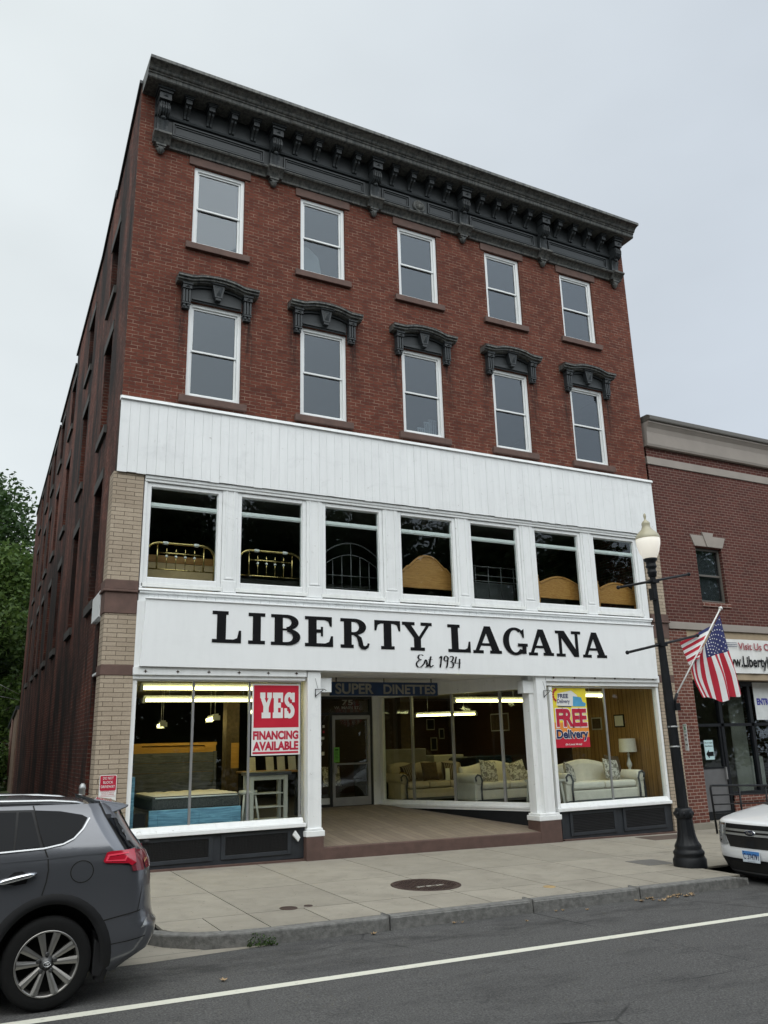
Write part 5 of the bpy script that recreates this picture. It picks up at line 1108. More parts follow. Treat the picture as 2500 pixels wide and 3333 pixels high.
# behind: low annex, brick shed with lamp, service wires
an = thing('low_annex', 'low brown annex with sloping dark roof at the back of the driveway', 'building', (2, 30, -.1))
mb = MB(); mb.prism([(.76, 27.62, -.3), (.76, 31.5, -.3), (.76, 31.5, 2.75), (.76, 27.62, 3.5)], (4, 0, 0)); mb.build('wall', plain('brown_render', (.21, .145, .105), .9, amt=.2), an)
mb = MB(); mb.hexa([(.68, 27.62, 3.5), (4.8, 27.62, 3.5), (4.8, 31.7, 2.75), (.68, 31.7, 2.75)], [(.68, 27.62, 3.68), (4.8, 27.62, 3.68), (4.8, 31.7, 2.93), (.68, 31.7, 2.93)]); mb.build('roof', M_cornice, an)
mb = MB(); mb.tube([(.72, 29.5, .6), (.72, 29.5, 3.2)], .05, 8); mb.build('downpipe', plain('brown_downpipe', (.12, .06, .045), .6), an)
sh_ = thing('brick_garage', 'small dark brick garage glimpsed at the end of the driveway', 'garage', (-1.5, 36, -.1))
mb = MB(); mb.box(-3.5, 1.12, 34.6, 40, -.2, 2.72); mb.build('wall', brickmat('garage_brick', (.2, .09, .065), (.06, .03, .025), (.6, .58, .55), .3, .16, .03, wear=.9), sh_)
mb = MB(); mb.box(-3.6, 1.2, 34.5, 40.1, 2.72, 2.84); mb.build('roof_edge', M_lime, sh_)
mb = MB(); mb.lathe((.46, 34.45, 2.86), [(.02, 0), (.02, .12), (.16, .14), (.18, .2), (.1, .26), (.1, .42), (0, .44)], 12); mb.build('lamp', M_steel, sh_)
mb = MB(); mb.box(.4, .9, 34.5, 34.58, 2.4, 2.46); mb.build('bracket', M_lime, sh_)
for k, (p, q, lb) in enumerate([((-8, 27.0, 9.3), (.70, 26.5, 4.1), 'upper thin service cable slung to the back of the brick side wall'), ((-6, 26, 6.0), (.70, 26.4, 3.85), 'lower thin service cable slung to the back of the brick side wall')]):
    mb = MB(); P_, Q_ = Vector(p), Vector(q); mb.tube([P_.lerp(Q_, i/10)-Vector((0, 0, .25*math.sin(math.pi*i/10))) for i in range(11)], .012, 5)
    tag(mb.build('service_cable', M_steel), lb, 'cable')
# ================================================================ goods in the show windows
def tubes(label, x0, x1, y, z, ang=0, two=True):
    c = Vector(((x0+x1)/2, y, z)); h = (x1-x0)/2
    t = thing('ceiling_light', label, 'ceiling light', c, 'fluorescent strip lights in the showroom', rot=(0, 0, ang))
    mb = MB(); mb.box(-h, h, -.045, .045, .04, .09)
    for x in (-h, h): mb.box(x-.03, x+.03, -.08, .08, -.05, .05)
    mb.tube([(-h*.6, 0, .1), (-h*.6, 0, 2.95-z)], .006, 5); mb.tube([(h*.6, 0, .1), (h*.6, 0, 2.95-z)], .006, 5)
    mb.build('housing', M_vinyl, t, local=True)
    for y_ in ((-.055, .055) if two else (0,)):
        mb = MB(); mb.tube([(-h+.03, y_, 0), (h-.03, y_, 0)], .024, 8); mb.build('tube', M_tube, t, local=True)
tubes('long yellow strip light nearest the glass behind the YES poster', .80, 3.15, 1.0, 2.66)
tubes('second yellow strip light hung lower behind the first in the left window', 1.12, 3.6, 2.3, 2.52)
tubes('short slanted strip light farthest back in the left window', 1.6, 2.9, 5.6, 2.14, 1.4)
tubes('slanted strip light in the middle of the row deep in the left window', 2.6, 4.1, 5.3, 2.26, 1.4)
tubes('slanted strip light nearest the poster deep in the left window', 3.45, 4.8, 4.3, 2.40, 1.4)
tubes('bright strip light over the sofas behind the recessed entrance glass', 8.25, 10.4, 2.55, 2.52)
tubes('strip light behind the delivery poster in the right window', 9.6, 11.4, 1.05, 2.56)
tubes('slanted pair of tubes above the far sofa', 9.5, 11.2, 6.3, 2.34, -.6)
def beveled(name, mat, par, boxes, bev=.02, sub=0, local=True):
    mb = MB()
    for b in boxes: mb.box(*b)
    return mb.build(name, mat, par, bevel=bev, sub=sub, local=local)
def puff(name, mat, par, w, h, d, loc, rot=(0, 0, 0), n=10):
    """soft cushion: pillow-shaped closed mesh"""
    mb = MB(); g = lambda k: -1+2*k/n
    for s in (1, -1):
        vs = []; 
        for i in range(n+1):
            for j in range(n+1):
                x, z = g(i), g(j); b = max(0, (1-x**4)*(1-z**4))**.5
                pin = 1-.07*(1-abs(x)**2)*abs(z)**6; pin2 = 1-.07*(1-abs(z)**2)*abs(x)**6
                vs.append((x*w/2*pin2, s*d/2*b, z*h/2*pin))
        fs = [(i*(n+1)+j, (i+1)*(n+1)+j, (i+1)*(n+1)+j+1, i*(n+1)+j+1) for i in range(n) for j in range(n)]
        mb.add(vs, [f if s < 0 else f[::-1] for f in fs], 0, True)
    o = mb.build(name, mat, par, local=True); o.location = loc; o.rotation_euler = rot; return o
def sofa(label, x0, x1, y, z, fab, seats=2, group=None, tuft=False):
    """rolled-arm sofa facing -Y, front arms at y"""
    W = x1-x0; t = thing('sofa', label, 'sofa', ((x0+x1)/2, y, z)); h = W/2; aw = .22
    beveled('base', fab, t, [(-h+.1, h-.1, .05, .85, .08, .30)], .03)
    mb = MB(); mb.box(-h+.08, h-.08, .02, .05, .05, .10); mb.build('front_rail', M_grey_wood, t, local=True)
    for s in (-1, 1):
        mb = MB(); cx = s*(h-aw/2)
        mb.box(cx-.09, cx+.09, .02, .88, .08, .52); mb.lathe((cx, 0, .54), [(.0, .0), (.12, .0), (.125, .03), (.125, .85), (.11, .9), (0, .9)], 18, axis='y')
        a = mb.build('arm', fab, t, bevel=.02, local=True)
        mb = MB(); mb.tube([(cx-s*.07, -.01, .06), (cx-s*.06, -.01, .35), (cx-s*.09, -.01, .50), (cx-s*.05, -.01, .615), (cx+s*.03, -.01, .64), (cx+s*.09, -.01, .58), (cx+s*.07, -.01, .50)], .022, 6); mb.build('arm_trim', M_grey_wood, a, local=True)
    sw = (W-2*aw)/seats
    for k in range(seats):
        cx = -h+aw+sw*(k+.5)
        beveled('seat_cushion', fab, t, [(cx-sw/2+.006, cx+sw/2-.006, .03, .65, .31, .46)], .045)
    # curved back
    mb = MB(); n = 24; vs = []
    for i in range(n+1):
        u = -1+2*i/n; top = .80+.12*math.cos(u*math.pi*.55)**2-.0*abs(u)
        if seats > 2: top = .86+.05*abs(math.sin((u+1)*math.pi*seats/2))
        x = u*(h-.10)
        for (yy, zz) in ((.62, .40), (.66, top-.12), (.70, top-.02), (.76, top), (.83, top-.04), (.88, .2)): vs.append((x, yy+(.02*math.sin(i*2.6)*math.sin(zz*22) if tuft else 0), zz))
    fs = [(i*6+j, (i+1)*6+j, (i+1)*6+j+1, i*6+j+1) for i in range(n) for j in range(5)]+[tuple(range(6))[::-1], tuple(range(n*6, n*6+6))]
    mb.add(vs, [f[::-1] if len(f) == 4 else f for f in fs], 0, True); mb.build('backrest', fab, t, local=True)
    mb = MB()
    for s in (-1, 1): mb.lathe((s*(h-.12), .08, 0), [(.03, .0), (.04, .08)], 8); mb.lathe((s*(h-.12), .8, 0), [(.03, .0), (.04, .08)], 8)
    mb.build('leg', M_grey_wood, t, local=True)
    return t
FZ = .235
sR = sofa('tufted cream sofa with grey trim in the right shop window', 9.62, 11.88, .42, FZ, M_fabric, 2, tuft=True)
sM = sofa('cream loveseat with two damask cushions behind the entrance glass', 8.5, 10.5, 2.2, FZ, M_fabric, 2)
sL = sofa('beige three-seat sofa with dark cushions deepest behind the entrance glass', 7.55, 9.8, 3.95, FZ, M_fabric2, 3)
def cushion(label, mat, x, y, z, w, rz=0, ry=0, grp=None):
    t = puff('cushion', mat, None, w, w, .16, (x, y, z), (R(-16), ry, rz)); tag(t, label, 'cushion', grp)
cushion('large damask cushion on the loveseat arm nearest the entrance', M_damask, 9.15, 2.57, .93, .50, .1, .1)
cushion('damask cushion at the far end of the loveseat by the column', M_damask, 9.95, 2.57, .90, .46, -.3, -.25)
cushion('damask cushion standing at the lamp end of the tufted sofa', M_damask, 11.25, .78, .92, .46, .1, .12)
cushion('damask cushion tilted in the column end of the tufted sofa', M_damask, 10.05, .78, .88, .42, .5, .3)
cushion('olive patterned cushion peeping over the back of the tufted sofa', M_cushion2, 11.55, 1.05, 1.0, .44, 0, .1)
cushion('brown fringed cushion in the middle of the beige sofa', M_cushion2, 8.55, 4.25, .92, .46)
cushion('striped cushion at the right of the beige sofa', M_stripe, 9.1, 4.25, .90, .44, .1, .1)
cushion('dark striped cushion at the left of the beige sofa', M_stripe, 7.95, 4.25, .90, .42, .2, -.2)
cushion('small gold foil cushion lying against the beige sofa arm', M_brass, 7.74, 4.12, .80, .26, .2, .3)
mb = MB(); mb.box(8.86, 8.98, 4.02, 4.03, .70, .98); tag(mb.build('price_card', M_paper), 'white price card leaning on the striped cushion', 'card')
def endtable(label, x, y, z, w, h, mat):
    t = thing('end_table', label, 'table', (x, y, z)); beveled('tabletop', mat, t, [(-w/2, w/2, -w/2, w/2, h-.05, h)], .01)
    for a in (-1, 1):
        for b in (-1, 1):
            mb = MB(); mb.hexa([(a*w*.47-.022, b*w*.44-.022, 0), (a*w*.47+.022, b*w*.44-.022, 0), (a*w*.47+.022, b*w*.44+.022, 0), (a*w*.47-.022, b*w*.44+.022, 0)], [(a*w*.38-.03, b*w*.38-.03, h-.05), (a*w*.38+.03, b*w*.38-.03, h-.05), (a*w*.38+.03, b*w*.38+.03, h-.05), (a*w*.38-.03, b*w*.38+.03, h-.05)]); mb.build('leg', mat, t, local=True)
endtable('pale end table between the two cream sofas behind the column', 9.22, .62, FZ, .60, .56, M_white_wood)
endtable('grey end table under the white table lamp', 12.04, .95, FZ, .38, .60, M_grey_wood)
tl = thing('table_lamp', 'white table lamp with drum shade beside the tufted sofa', 'lamp', (12.03, 1.02, FZ+.60))
mb = MB(); mb.lathe((0, 0, 0), [(.0, 0), (.08, 0), (.08, .025), (.035, .04), (.03, .08), (.06, .14), (.062, .18), (.03, .27), (.022, .36), (.04, .38), (.012, .42), (.012, .47)], 20); mb.build('lamp_base', M_porc, tl, local=True)
mb = MB(); mb.lathe((0, 0, 0), [(.205, .44), (.19, .74)], 28); mb.build('lamp_shade', M_lamp_shade, tl, local=True)
def picture(name, label, x, y, z, w, h, side=False, fm=M_cushion2, im=None):
    mb = MB()
    if side: mb.box(x-.02, x, y-w/2, y+w/2, z-h/2, z+h/2)
    else: mb.box(x-w/2, x+w/2, y-.02, y, z-h/2, z+h/2)
    o = mb.build(name, fm); tag(o, label, 'picture'); mb = MB(); k = .03
    if side: mb.box(x-.024, x-.021, y-w/2+k, y+w/2-k, z-h/2+k, z+h/2-k)
    else: mb.box(x-w/2+k, x+w/2-k, y-.024, y-.021, z-h/2+k, z+h/2-k)
    mb.build('print', im or M_paper, o)
picture('framed_picture', 'small dark-framed print on the panelling above the table lamp', 12.26, 1.45, 1.99, .34, .30, True, M_dark)
picture('framed_picture', 'small pale-framed print on the panelling near the centre mullion', 12.26, 2.25, 1.95, .36, .30, True, M_white_wood, M_cushion2)
picture('framed_picture', 'large framed print on the panelled wall behind the loveseat', 12.26, 6.4, 2.12, .9, .50, True, M_white_wood, M_cushion2)
picture('framed_picture', 'upper small framed print on the dark back wall over the sofas', 11.6, 9.3, 2.15, .3, .34, False, M_white_wood, M_dark)
picture('framed_picture', 'middle narrow framed print on the dark back wall over the sofas', 12.0, 9.3, 1.86, .2, .32, False, M_white_wood, M_dark)
picture('framed_picture', 'lower narrow framed print on the dark back wall over the sofas', 11.7, 9.3, 1.55, .24, .4, False, M_white_wood, M_dark)
t = thing('black_sofa', 'black leather sofa in the shade behind the cream loveseat', 'sofa', (9.9, 4.6, FZ)); beveled('seat', M_black, t, [(-.05, 1.9, .0, .9, .1, .48)], .08); beveled('backrest', M_black, t, [(-.05, 1.9, .6, .95, .3, .98)], .1)
t = thing('dark_armchair', 'dark armchair beside the entrance door behind the glass', 'armchair', (7.1, 4.6, FZ)); beveled('seat', M_dark, t, [(-.1, .75, 0, .8, .08, .48)], .08); beveled('backrest', M_dark, t, [(-.1, .75, .6, .85, .3, 1.0)], .1)
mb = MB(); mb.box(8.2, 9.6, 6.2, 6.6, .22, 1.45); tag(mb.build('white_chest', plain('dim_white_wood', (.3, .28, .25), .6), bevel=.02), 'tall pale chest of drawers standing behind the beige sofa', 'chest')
mb = MB(); mb.box(10.2, 11.2, 6.8, 7.3, .22, 1.25); tag(mb.build('low_chest', M_white_wood, bevel=.02), 'low pale chest standing behind the black sofa', 'chest')
# ---- left window
t = thing('bed_headboard', 'tall headboard of grey weathered boards standing behind the mattress', 'headboard', (1.82, 2.55, FZ))
mb = MB()
for k in range(6): mb.box(-.78, .78, 0, .04, .2+.185*k, .2+.185*k+.178)
mb.build('panel', M_grey_wood, t, local=True); beveled('post', M_grey_wood, t, [(.78, .84, -.01, .05, 0, 1.32), (-.84, -.78, -.01, .05, 0, 1.32)], .006)
t = thing('bed_headboard', 'honey-yellow wooden headboard rising behind the grey one', 'headboard', (1.84, 2.72, FZ))
mb = MB(); mb.box(-.8, .8, 0, .03, .8, 1.42); mb.box(-.86, .86, -.03, .05, 1.44, 1.49); mb.box(-.84, .84, -.03, 0, 1.14, 1.26); mb.box(-.84, -.62, -.03, .0, 1.26, 1.44); mb.box(.62, .84, -.03, 0, 1.26, 1.44); mb.box(-.62, .62, -.025, 0, 1.29, 1.40); mb.box(-.84, -.76, 0, .04, 0, .8); mb.box(.76, .84, 0, .04, 0, .8)
mb.build('board', M_yellow, t, local=True)
t = thing('mattress', 'black-sided mattress with cream quilted top on the blue bed', 'mattress', (1.80, .62, .60))
mb = MB(); mb.box(-.80, .74, 0, 1.55, 0, .235); mb.build('side_panel', M_mesh, t, bevel=.05, local=True)
mb = MB(); n = 20
for i in range(n):
    for j in range(n):
        f_ = lambda a, b: (-.76+1.46*a/n, .03+1.48*b/n, .242+.02*abs(math.sin(a*.9)*math.sin(b*.9)))
        mb.poly([f_(i, j), f_(i+1, j), f_(i+1, j+1), f_(i, j+1)])
mb.build('quilted_top', M_matt, t, local=True)
mb = MB(); mb.tube([(-.74, -.005, .215), (.68, -.005, .215)], .013, 6); mb.build('piping', M_paper, t, local=True)
t = thing('bed_footboard', 'blue weathered footboard against the glass of the left window', 'footboard', (1.70, .40, FZ))
mb = MB(); mb.box(-.78, .78, 0, .05, .1, .405); mb.box(-.64, -.1, -.012, 0, .14, .36); mb.box(.05, .62, -.012, 0, .14, .36); mb.build('panel', M_blue_wood, t, bevel=.006, local=True)
mb = MB(); mb.box(-1.12, -1.05, -.08, 1.8, .0, .95); mb.build('side_post', M_blue_wood, t, bevel=.006, local=True)
mb = MB(); mb.box(.62, .95, .75, 2.4, .22, .60); tag(mb.build('box_spring', M_dark, bevel=.03), 'dark bed base at the left edge of the window display', 'bed base')
t = thing('shelf_table', 'antique-white counter table with open shelves under the YES poster', 'table', (3.08, .62, FZ))
beveled('tabletop', M_grey_wood, t, [(-.40, .40, -.05, .42, .88, .935)], .008)
for x in (-.34, .30):
    for y in (.0, .34): beveled('leg', M_white_wood, t, [(x-.035, x+.035, y-.03, y+.03, 0, .88)], .006)
beveled('apron', M_white_wood, t, [(-.31, .27, -.02, .02, .80, .88)], .004)
for z in (.12, .33, .56): beveled('shelf', M_white_wood, t, [(-.31, .27, -.02, .36, z, z+.018)], .003)
t = thing('bar_stool', 'white stool with pale seat tucked behind the counter table', 'stool', (2.72, .75, FZ))
mb = MB(); mb.lathe((0, 0, 0), [(0, .56), (.15, .56), (.17, .59), (.16, .63), (0, .65)], 16); mb.build('seat', M_white_wood, t, local=True)
for a in (-1, 1):
    for b in (-1, 1):
        mb = MB(); mb.tube([(a*.1, b*.1, .56), (a*.17, b*.17, 0)], .02, 8); mb.build('leg', M_white_wood, t, local=True)
mb = MB(); mb.box(3.1, 3.26, 3.0, 3.02, 1.2, 1.7); tag(mb.build('yellow_panel', M_yellow), 'narrow honey-coloured board standing in the back of the left window', 'board')
t = thing('dining_table', 'dark dining table with leaflets deep in the left window', 'table', (4.0, 3.2, .22)); beveled('tabletop', M_oak, t, [(-.6, .6, -.4, .4, .86, .9)], .01)
for a in (-.5, .5):
    for b in (-.3, .3): beveled('leg', M_dark, t, [(a-.04, a+.04, b-.04, b+.04, 0, .86)], .005)
for k, x in enumerate((3.5, 3.9, 4.15, 4.4)):
    mb = MB(); mb.prism([(x, 3.1, 1.12), (x+.17, 3.1, 1.12), (x+.17, 3.16, 1.40), (x, 3.16, 1.40)], (0, .01, 0)); tag(mb.build('price_card', M_lamp_shade), 'cream leaflet standing on the dining table in the left window', 'card', 'leaflets on the dining table')
cushion('black and gold geometric cushion seen through the entrance door', M_damask, 6.5, 5.6, .85, .5)
# ---- mezzanine
def brassbed(label, x0, x1):
    t = thing('brass_headboard', label, 'headboard', ((x0+x1)/2, .40, 4.27)); h = (x1-x0)/2
    mb = MB(); Z0, ZT = 0, .90
    pts = [(-h, 0, Z0), (-h, 0, ZT-.22)]+[(-h+.22-.22*math.cos(R(a)), 0, ZT-.22+.22*math.sin(R(a))) for a in (22, 45, 67, 90)]
    pts += [(-p[0], 0, p[2]) for p in pts[::-1]]; mb.tube(pts, .024, 8)
    mb.tube([(-h, 0, .42), (h, 0, .42)], .013, 6); mb.tube([(-h+.20, 0, .72), (h-.20, 0, .72)], .014, 6)
    for s in (-1, 1): mb.tube([(s*(h-.20), 0, .42), (s*(h-.20), 0, .88)], .016, 8)
    for k in range(4): x = (-h+.2)+(2*h-.4)*(k+1)/5; mb.tube([(x, 0, .42), (x, 0, .75)], .009, 6); mb.lathe((x, 0, .75), [(.012, 0), (.004, .05), (0, .06)], 8)
    mb.build('brass_frame', M_brass, t, local=True)
    mb = MB()
    for k in range(4): x = (-h+.2)+(2*h-.4)*(k+1)/5; mb.sphere((x, 0, .66), .028, 8, sz=.9)
    for x in (-h*.45, h*.45): mb.lathe((x, 0, .90), [(.024, -.05), (.034, -.03), (.034, .03), (.024, .05)], 10, axis='x')
    mb.build('porcelain_knob', M_porc, t, local=True)
brassbed('brass headboard with porcelain knobs in front of the tan chest', .64, 1.88); brassbed('brass headboard with porcelain knobs in the second mezzanine window', 2.34, 3.60)
mb = MB(); mb.box(.70, 1.95, .62, 1.1, 4.25, 4.86); c_ = tag(mb.build('tan_chest', plain('tan_cardboard', (.52, .38, .2), .8), bevel=.01), 'tan chest standing behind the first brass headboard', 'chest')
mb = MB(); mb.box(.69, 1.96, .61, 1.11, 4.86, 4.99); mb.build('lid', M_oak, c_)
def ironbed(label, x0, x1, arch):
    t = thing('iron_headboard', label, 'headboard', ((x0+x1)/2, .42, 4.27)); h = (x1-x0)/2; mb = MB(); r = .011
    if arch:
        A = lambda a, sx, zt: [(-sx+2*sx*i/16, 0, a+(zt-a)*math.sin(math.pi*i/16)**.8) for i in range(17)]
        mb.tube([(-h, 0, 0)]+A(.95, h, 1.22)+[(h, 0, 0)], .016, 6); mb.tube(A(.72, h, .98), r, 5)
        for z in (.30, .55): mb.tube([(-h, 0, z), (h, 0, z)], r, 5)
        for k in range(1, 6): x = -h+2*h*k/6; mb.tube([(x, 0, .05), (x, 0, .72+.26*math.sin(math.pi*k/6)+(.22 if k == 3 else 0))], r, 5); mb.sphere((x, 0, .55), .022, 6)
    else:
        for z in (.66, .78, .98): mb.tube([(-h, 0, z), (h, 0, z)], r, 5)
        for k in range(4): x = -h+.12+(2*h-.24)*k/3; mb.tube([(x, 0, .3), (x, 0, 1.0)], r, 5); mb.sphere((x, 0, .98), .022, 6)
    mb.build('iron_frame', M_iron, t, local=True); return t
ironbed('arched grey iron headboard in the third mezzanine window', 4.06, 5.26, True); ib = ironbed('grey iron rail headboard in the fifth mezzanine window', 7.50, 8.75, False)
mb = MB(); mb.box(7.55, 8.66, .50, .56, 4.2, 4.92); tag(mb.build('slate_headboard', plain('dark_slate_panel', (.03, .032, .034), .5), bevel=.01), 'dark grey flat headboard leaning behind the iron rails', 'headboard')
def woodhead(label, x0, x1, zt, zb, mat, style):
    t = thing('wooden_headboard', label, 'headboard', ((x0+x1)/2, .28, 4.3)); h = (x1-x0)/2; n = 28; pts = []
    for i in range(n+1):
        u = -1+2*i/n; a = abs(u)
        if style == 0: z = zt-.20*min(a/.62, 1)**2.2 if a < .66 else (zt-.22-.03*math.sin((a-.66)/.17*3.1) if a < .83 else zt-.27-.10*((a-.83)/.17))
        else: z = zt-.15*(1-math.cos(min(a/.92, 1)*math.pi*.5))**1.0*1.0
        pts.append((u*h, 0, z-4.3))
    mb = MB(); mb.prism([(-h, 0, zb-4.3), (h, 0, zb-4.3)]+pts[::-1], (0, .045, 0)); mb.build('board', mat, t, bevel=.008, local=True)
    mb = MB(); mb.tube([(p[0]*.97, -.004, p[2]-.035) for p in pts], .011, 6); mb.build('carved_edge', mat, t, local=True)
    for s in (-1, 1):
        mb = MB(); x = s*(h+.03)
        if style: mb.lathe((x, .02, 0), [(.035, -.05), (.035, .15), (.045, .18), (.03, .22), (.045, .3), (.03, .36), (.04, .42), (.04, zt-.1-4.3), (.02, zt-.06-4.3), (.035, zt-.02-4.3), (0, zt+.02-4.3)], 12)
        else: mb.box(x-.03, x+.0, 0, .045, -.05, .36)
        mb.build('post', mat, t, local=True)
woodhead('large crested oak headboard in the fourth mezzanine window', 5.74, 6.93, 5.36, 4.65, M_oak, 0)
woodhead('arched pine headboard with knotty grain in the sixth mezzanine window', 9.22, 10.38, 5.15, 4.63, M_pine, 1)
woodhead('arched pine headboard with turned post in the last mezzanine window', 10.95, 12.02, 5.12, 4.60, M_pine, 1)
for k in range(3):
    x, y, z = ((2.7, 1.6, 4.88), (4.6, 2.2, 5.0), (9.9, 1.8, 5.2))[k]
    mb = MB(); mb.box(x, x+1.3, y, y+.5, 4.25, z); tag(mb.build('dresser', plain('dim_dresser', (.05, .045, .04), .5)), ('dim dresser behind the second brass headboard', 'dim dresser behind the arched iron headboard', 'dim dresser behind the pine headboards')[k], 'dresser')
# upper floor bits seen through the glass
t = thing('stacked_chair', 'white slatted chairs stacked inside the middle second-row window', 'chair', (6.42, .35, 7.0))
mb = MB()
for x, z0, h in ((-.12, .9, .32), (.17, .9, .55), (.05, .9, .48)):
    for q in range(4): mb.box(x+q*.05-.01, x+q*.05+.012, .0, .03, z0, z0+h)
    mb.box(x-.02, x+.17, -.005, .035, z0+h-.03, z0+h)
mb.build('chair_back', M_porc, t, local=True)
mb = MB(); mb.prism([(3.55, .3, 11.15), (4.05, .3, 11.15), (3.95, .3, 11.75), (3.7, .3, 11.95), (3.55, .3, 11.9)], (0, .1, 0)); tag(mb.build('dust_sheet', M_white_wood, bevel=.04), 'pale draped sheet inside the second top-floor window', 'sheet')
mb = MB(); mb.sphere((1.62, .5, 7.85), .30, 12, sz=.75); mb.box(1.3, 1.95, .3, .8, 7.0, 7.9); tag(mb.build('round_chair', M_white_wood), 'rounded pale chair back inside the first second-row window', 'chair')
# ================================================================ vehicles
def lerpt(tab):
    """piecewise-linear lookup, lightly smoothed"""
    def f(z):
        if z <= tab[0][0]: return tab[0][1]
        for (a, va), (b, vb) in zip(tab, tab[1:]):
            if z <= b: return va+(vb-va)*(z-a)/(b-a) if b > a else vb
        return tab[-1][1]
    return f
class Body:
    """x runs along the car (front negative), y across, z up; contour per height z: half width w, ends xf/xr, corner radii"""
    def __init__(s, w, xf, xr, rf=(.45, .42), rr=(.30, .55), ex=2.3, bow=.04):
        s.w, s.xf, s.xr, s.rf, s.rr, s.ex, s.bow = w, xf, xr, rf, rr, ex, bow
    def side(s, x, z):          # half width at x,z
        w = s.w(z); a, b = s.xr(z), s.xf(z); e = s.ex
        w2 = w-.018*((x-(a+b)/2)/(.5*(a-b)))**2
        for end, (rx, ry), sg in ((a, s.rr, 1), (b, s.rf, -1)):
            t = (x-(end-sg*rx))*sg/rx
            if t > 0: return w2-ry+ry*max(0, 1-min(t, 1)**e)**(1/e)
        return w2
    def end(s, y, z, rear):     # x of the end face at y,z
        w = s.w(z); e = s.ex; end = s.xr(z) if rear else s.xf(z); rx, ry = s.rr if rear else s.rf; sg = 1 if rear else -1
        t = (abs(y)-(w-.018-ry))/ry; base = end+sg*s.bow*(1-(y/w)**2)
        if t <= 0: return base
        return base-sg*rx*(1-max(0, 1-min(t, 1)**e)**(1/e))
    def contour(s, z, nside):
        a, b = s.xr(z), s.xf(z); pts = []
        n = 6; w = s.w(z); ne = 10
        for i in range(n): y = -(w-s.rf[1]-.018)*i/n; pts.append((s.end(y, z, False), y))
        for i in range(ne+1):
            t = math.pi/2*i/ne; c, q = math.sin(t)**(2/s.ex), math.cos(t)**(2/s.ex)
            yy = w-.018-s.rf[1]+s.rf[1]*c; pts.append((b+s.rf[0]*(1-q)-s.bow*(1-(yy/w)**2), -yy))
        x0, x1 = b+s.rf[0], a-s.rr[0]
        for x in nside:
            xx = x0+(x1-x0)*x; pts.append((xx, -s.side(xx, z)))
        for i in range(ne+1):
            t = math.pi/2*i/ne; c, q = math.sin(t)**(2/s.ex), math.cos(t)**(2/s.ex)
            yy = w-.018-s.rr[1]+s.rr[1]*q; pts.append((a-s.rr[0]*(1-c)+s.bow*(1-(yy/w)**2), -yy))
        for i in range(1, n+1): y = -(w-.018-s.rr[1])*(1-i/n); pts.append((s.end(y, z, True), y))
        return pts
    def shell(s, zs, nside, arches, crown=.07):
        mb = MB(); nsd = [(i+.5)/nside for i in range(nside)]
        rings = [[Vector((x, y, z)) for x, y in s.contour(z, nsd)] for z in zs]; m = len(rings[0])
        def inside(p, k=1.0): return any(((p.x-cx)/(rx*k))**2+((p.z-cz)/(rz*k))**2 < 1 for cx, cz, rx, rz in arches) and abs(p.y) > .35
        for rg in rings:
            for p in rg:
                for cx, cz, rx, rz in arches:
                    q = math.hypot((p.x-cx)/rx, (p.z-cz)/rz)
                    if .9 < q < 1.0 and abs(p.y) > .35: p.x = cx+(p.x-cx)/q; p.z = cz+(p.z-cz)/q
        for sg in (1, -1):
            vs = [(p.x, p.y*sg, p.z) for rg in rings for p in rg]; fs = []
            for i in range(len(zs)-1):
                for j in range(m-1):
                    c = (rings[i][j]+rings[i][j+1]+rings[i+1][j]+rings[i+1][j+1])/4
                    if inside(c): continue
                    f = (i*m+j, i*m+j+1, (i+1)*m+j+1, (i+1)*m+j); fs.append(f if sg > 0 else f[::-1])
            mb.add(vs, fs, 0, True)
        top = rings[-1]; na = 10; vs = []
        for p in top:
            for k in range(na+1): u = -1+2*k/na; vs.append((p.x, -p.y*u if False else p.y*(-u), p.z+crown*(1-u*u)*min(1, abs(p.y)/.35)*min(1, max(0, (s.xr(zs[-1])-p.x)/.75))))
        mb.add(vs, [(i*(na+1)+k, (i+1)*(na+1)+k, (i+1)*(na+1)+k+1, i*(na+1)+k+1) for i in range(m-1) for k in range(na)], 0, True)
        return mb
def clip_poly(pts, step):
    """triangulated polygon cut on a grid, as (verts2d, faces)"""
    bm = bmesh.new(); vs = [bm.verts.new((p[0], 0, p[1])) for p in pts]; bm.faces.new(vs)
    x0, x1 = min(p[0] for p in pts), max(p[0] for p in pts); z0, z1 = min(p[1] for p in pts), max(p[1] for p in pts)
    for lo, hi, no, ax in ((x0, x1, (1, 0, 0), 0), (z0, z1, (0, 0, 1), 2)):
        k = lo+step
        while k < hi:
            co = [0, 0, 0]; co[ax] = k
            bmesh.ops.bisect_plane(bm, geom=bm.verts[:]+bm.edges[:]+bm.faces[:], dist=1e-5, plane_co=co, plane_no=no); k += step
    bmesh.ops.triangulate(bm, faces=[f for f in bm.faces if len(f.verts) > 4])
    bm.verts.index_update(); v = [(q.co.x, q.co.z) for q in bm.verts]; f = [tuple(q.index for q in fc.verts) for fc in bm.faces]; bm.free(); return v, f
def side_patch(mb, body, pts, off, both=True, step=.05, mi=0):
    v, f = clip_poly(pts, step)
    for sg in ((-1, 1) if both else (-1,)): mb.add([(x, sg*(body.side(x, z)+off), z) for x, z in v], [q if sg < 0 else q[::-1] for q in f], mi, True)
def end_patch(mb, body, pts, off, rear=False, step=.05, mi=0, mirror=False):
    v, f = clip_poly(pts, step)
    for m in ((1, -1) if mirror else (1,)): mb.add([(body.end(y, z, rear)+(off if rear else -off), y*m, z) for y, z in v], f, mi, True)
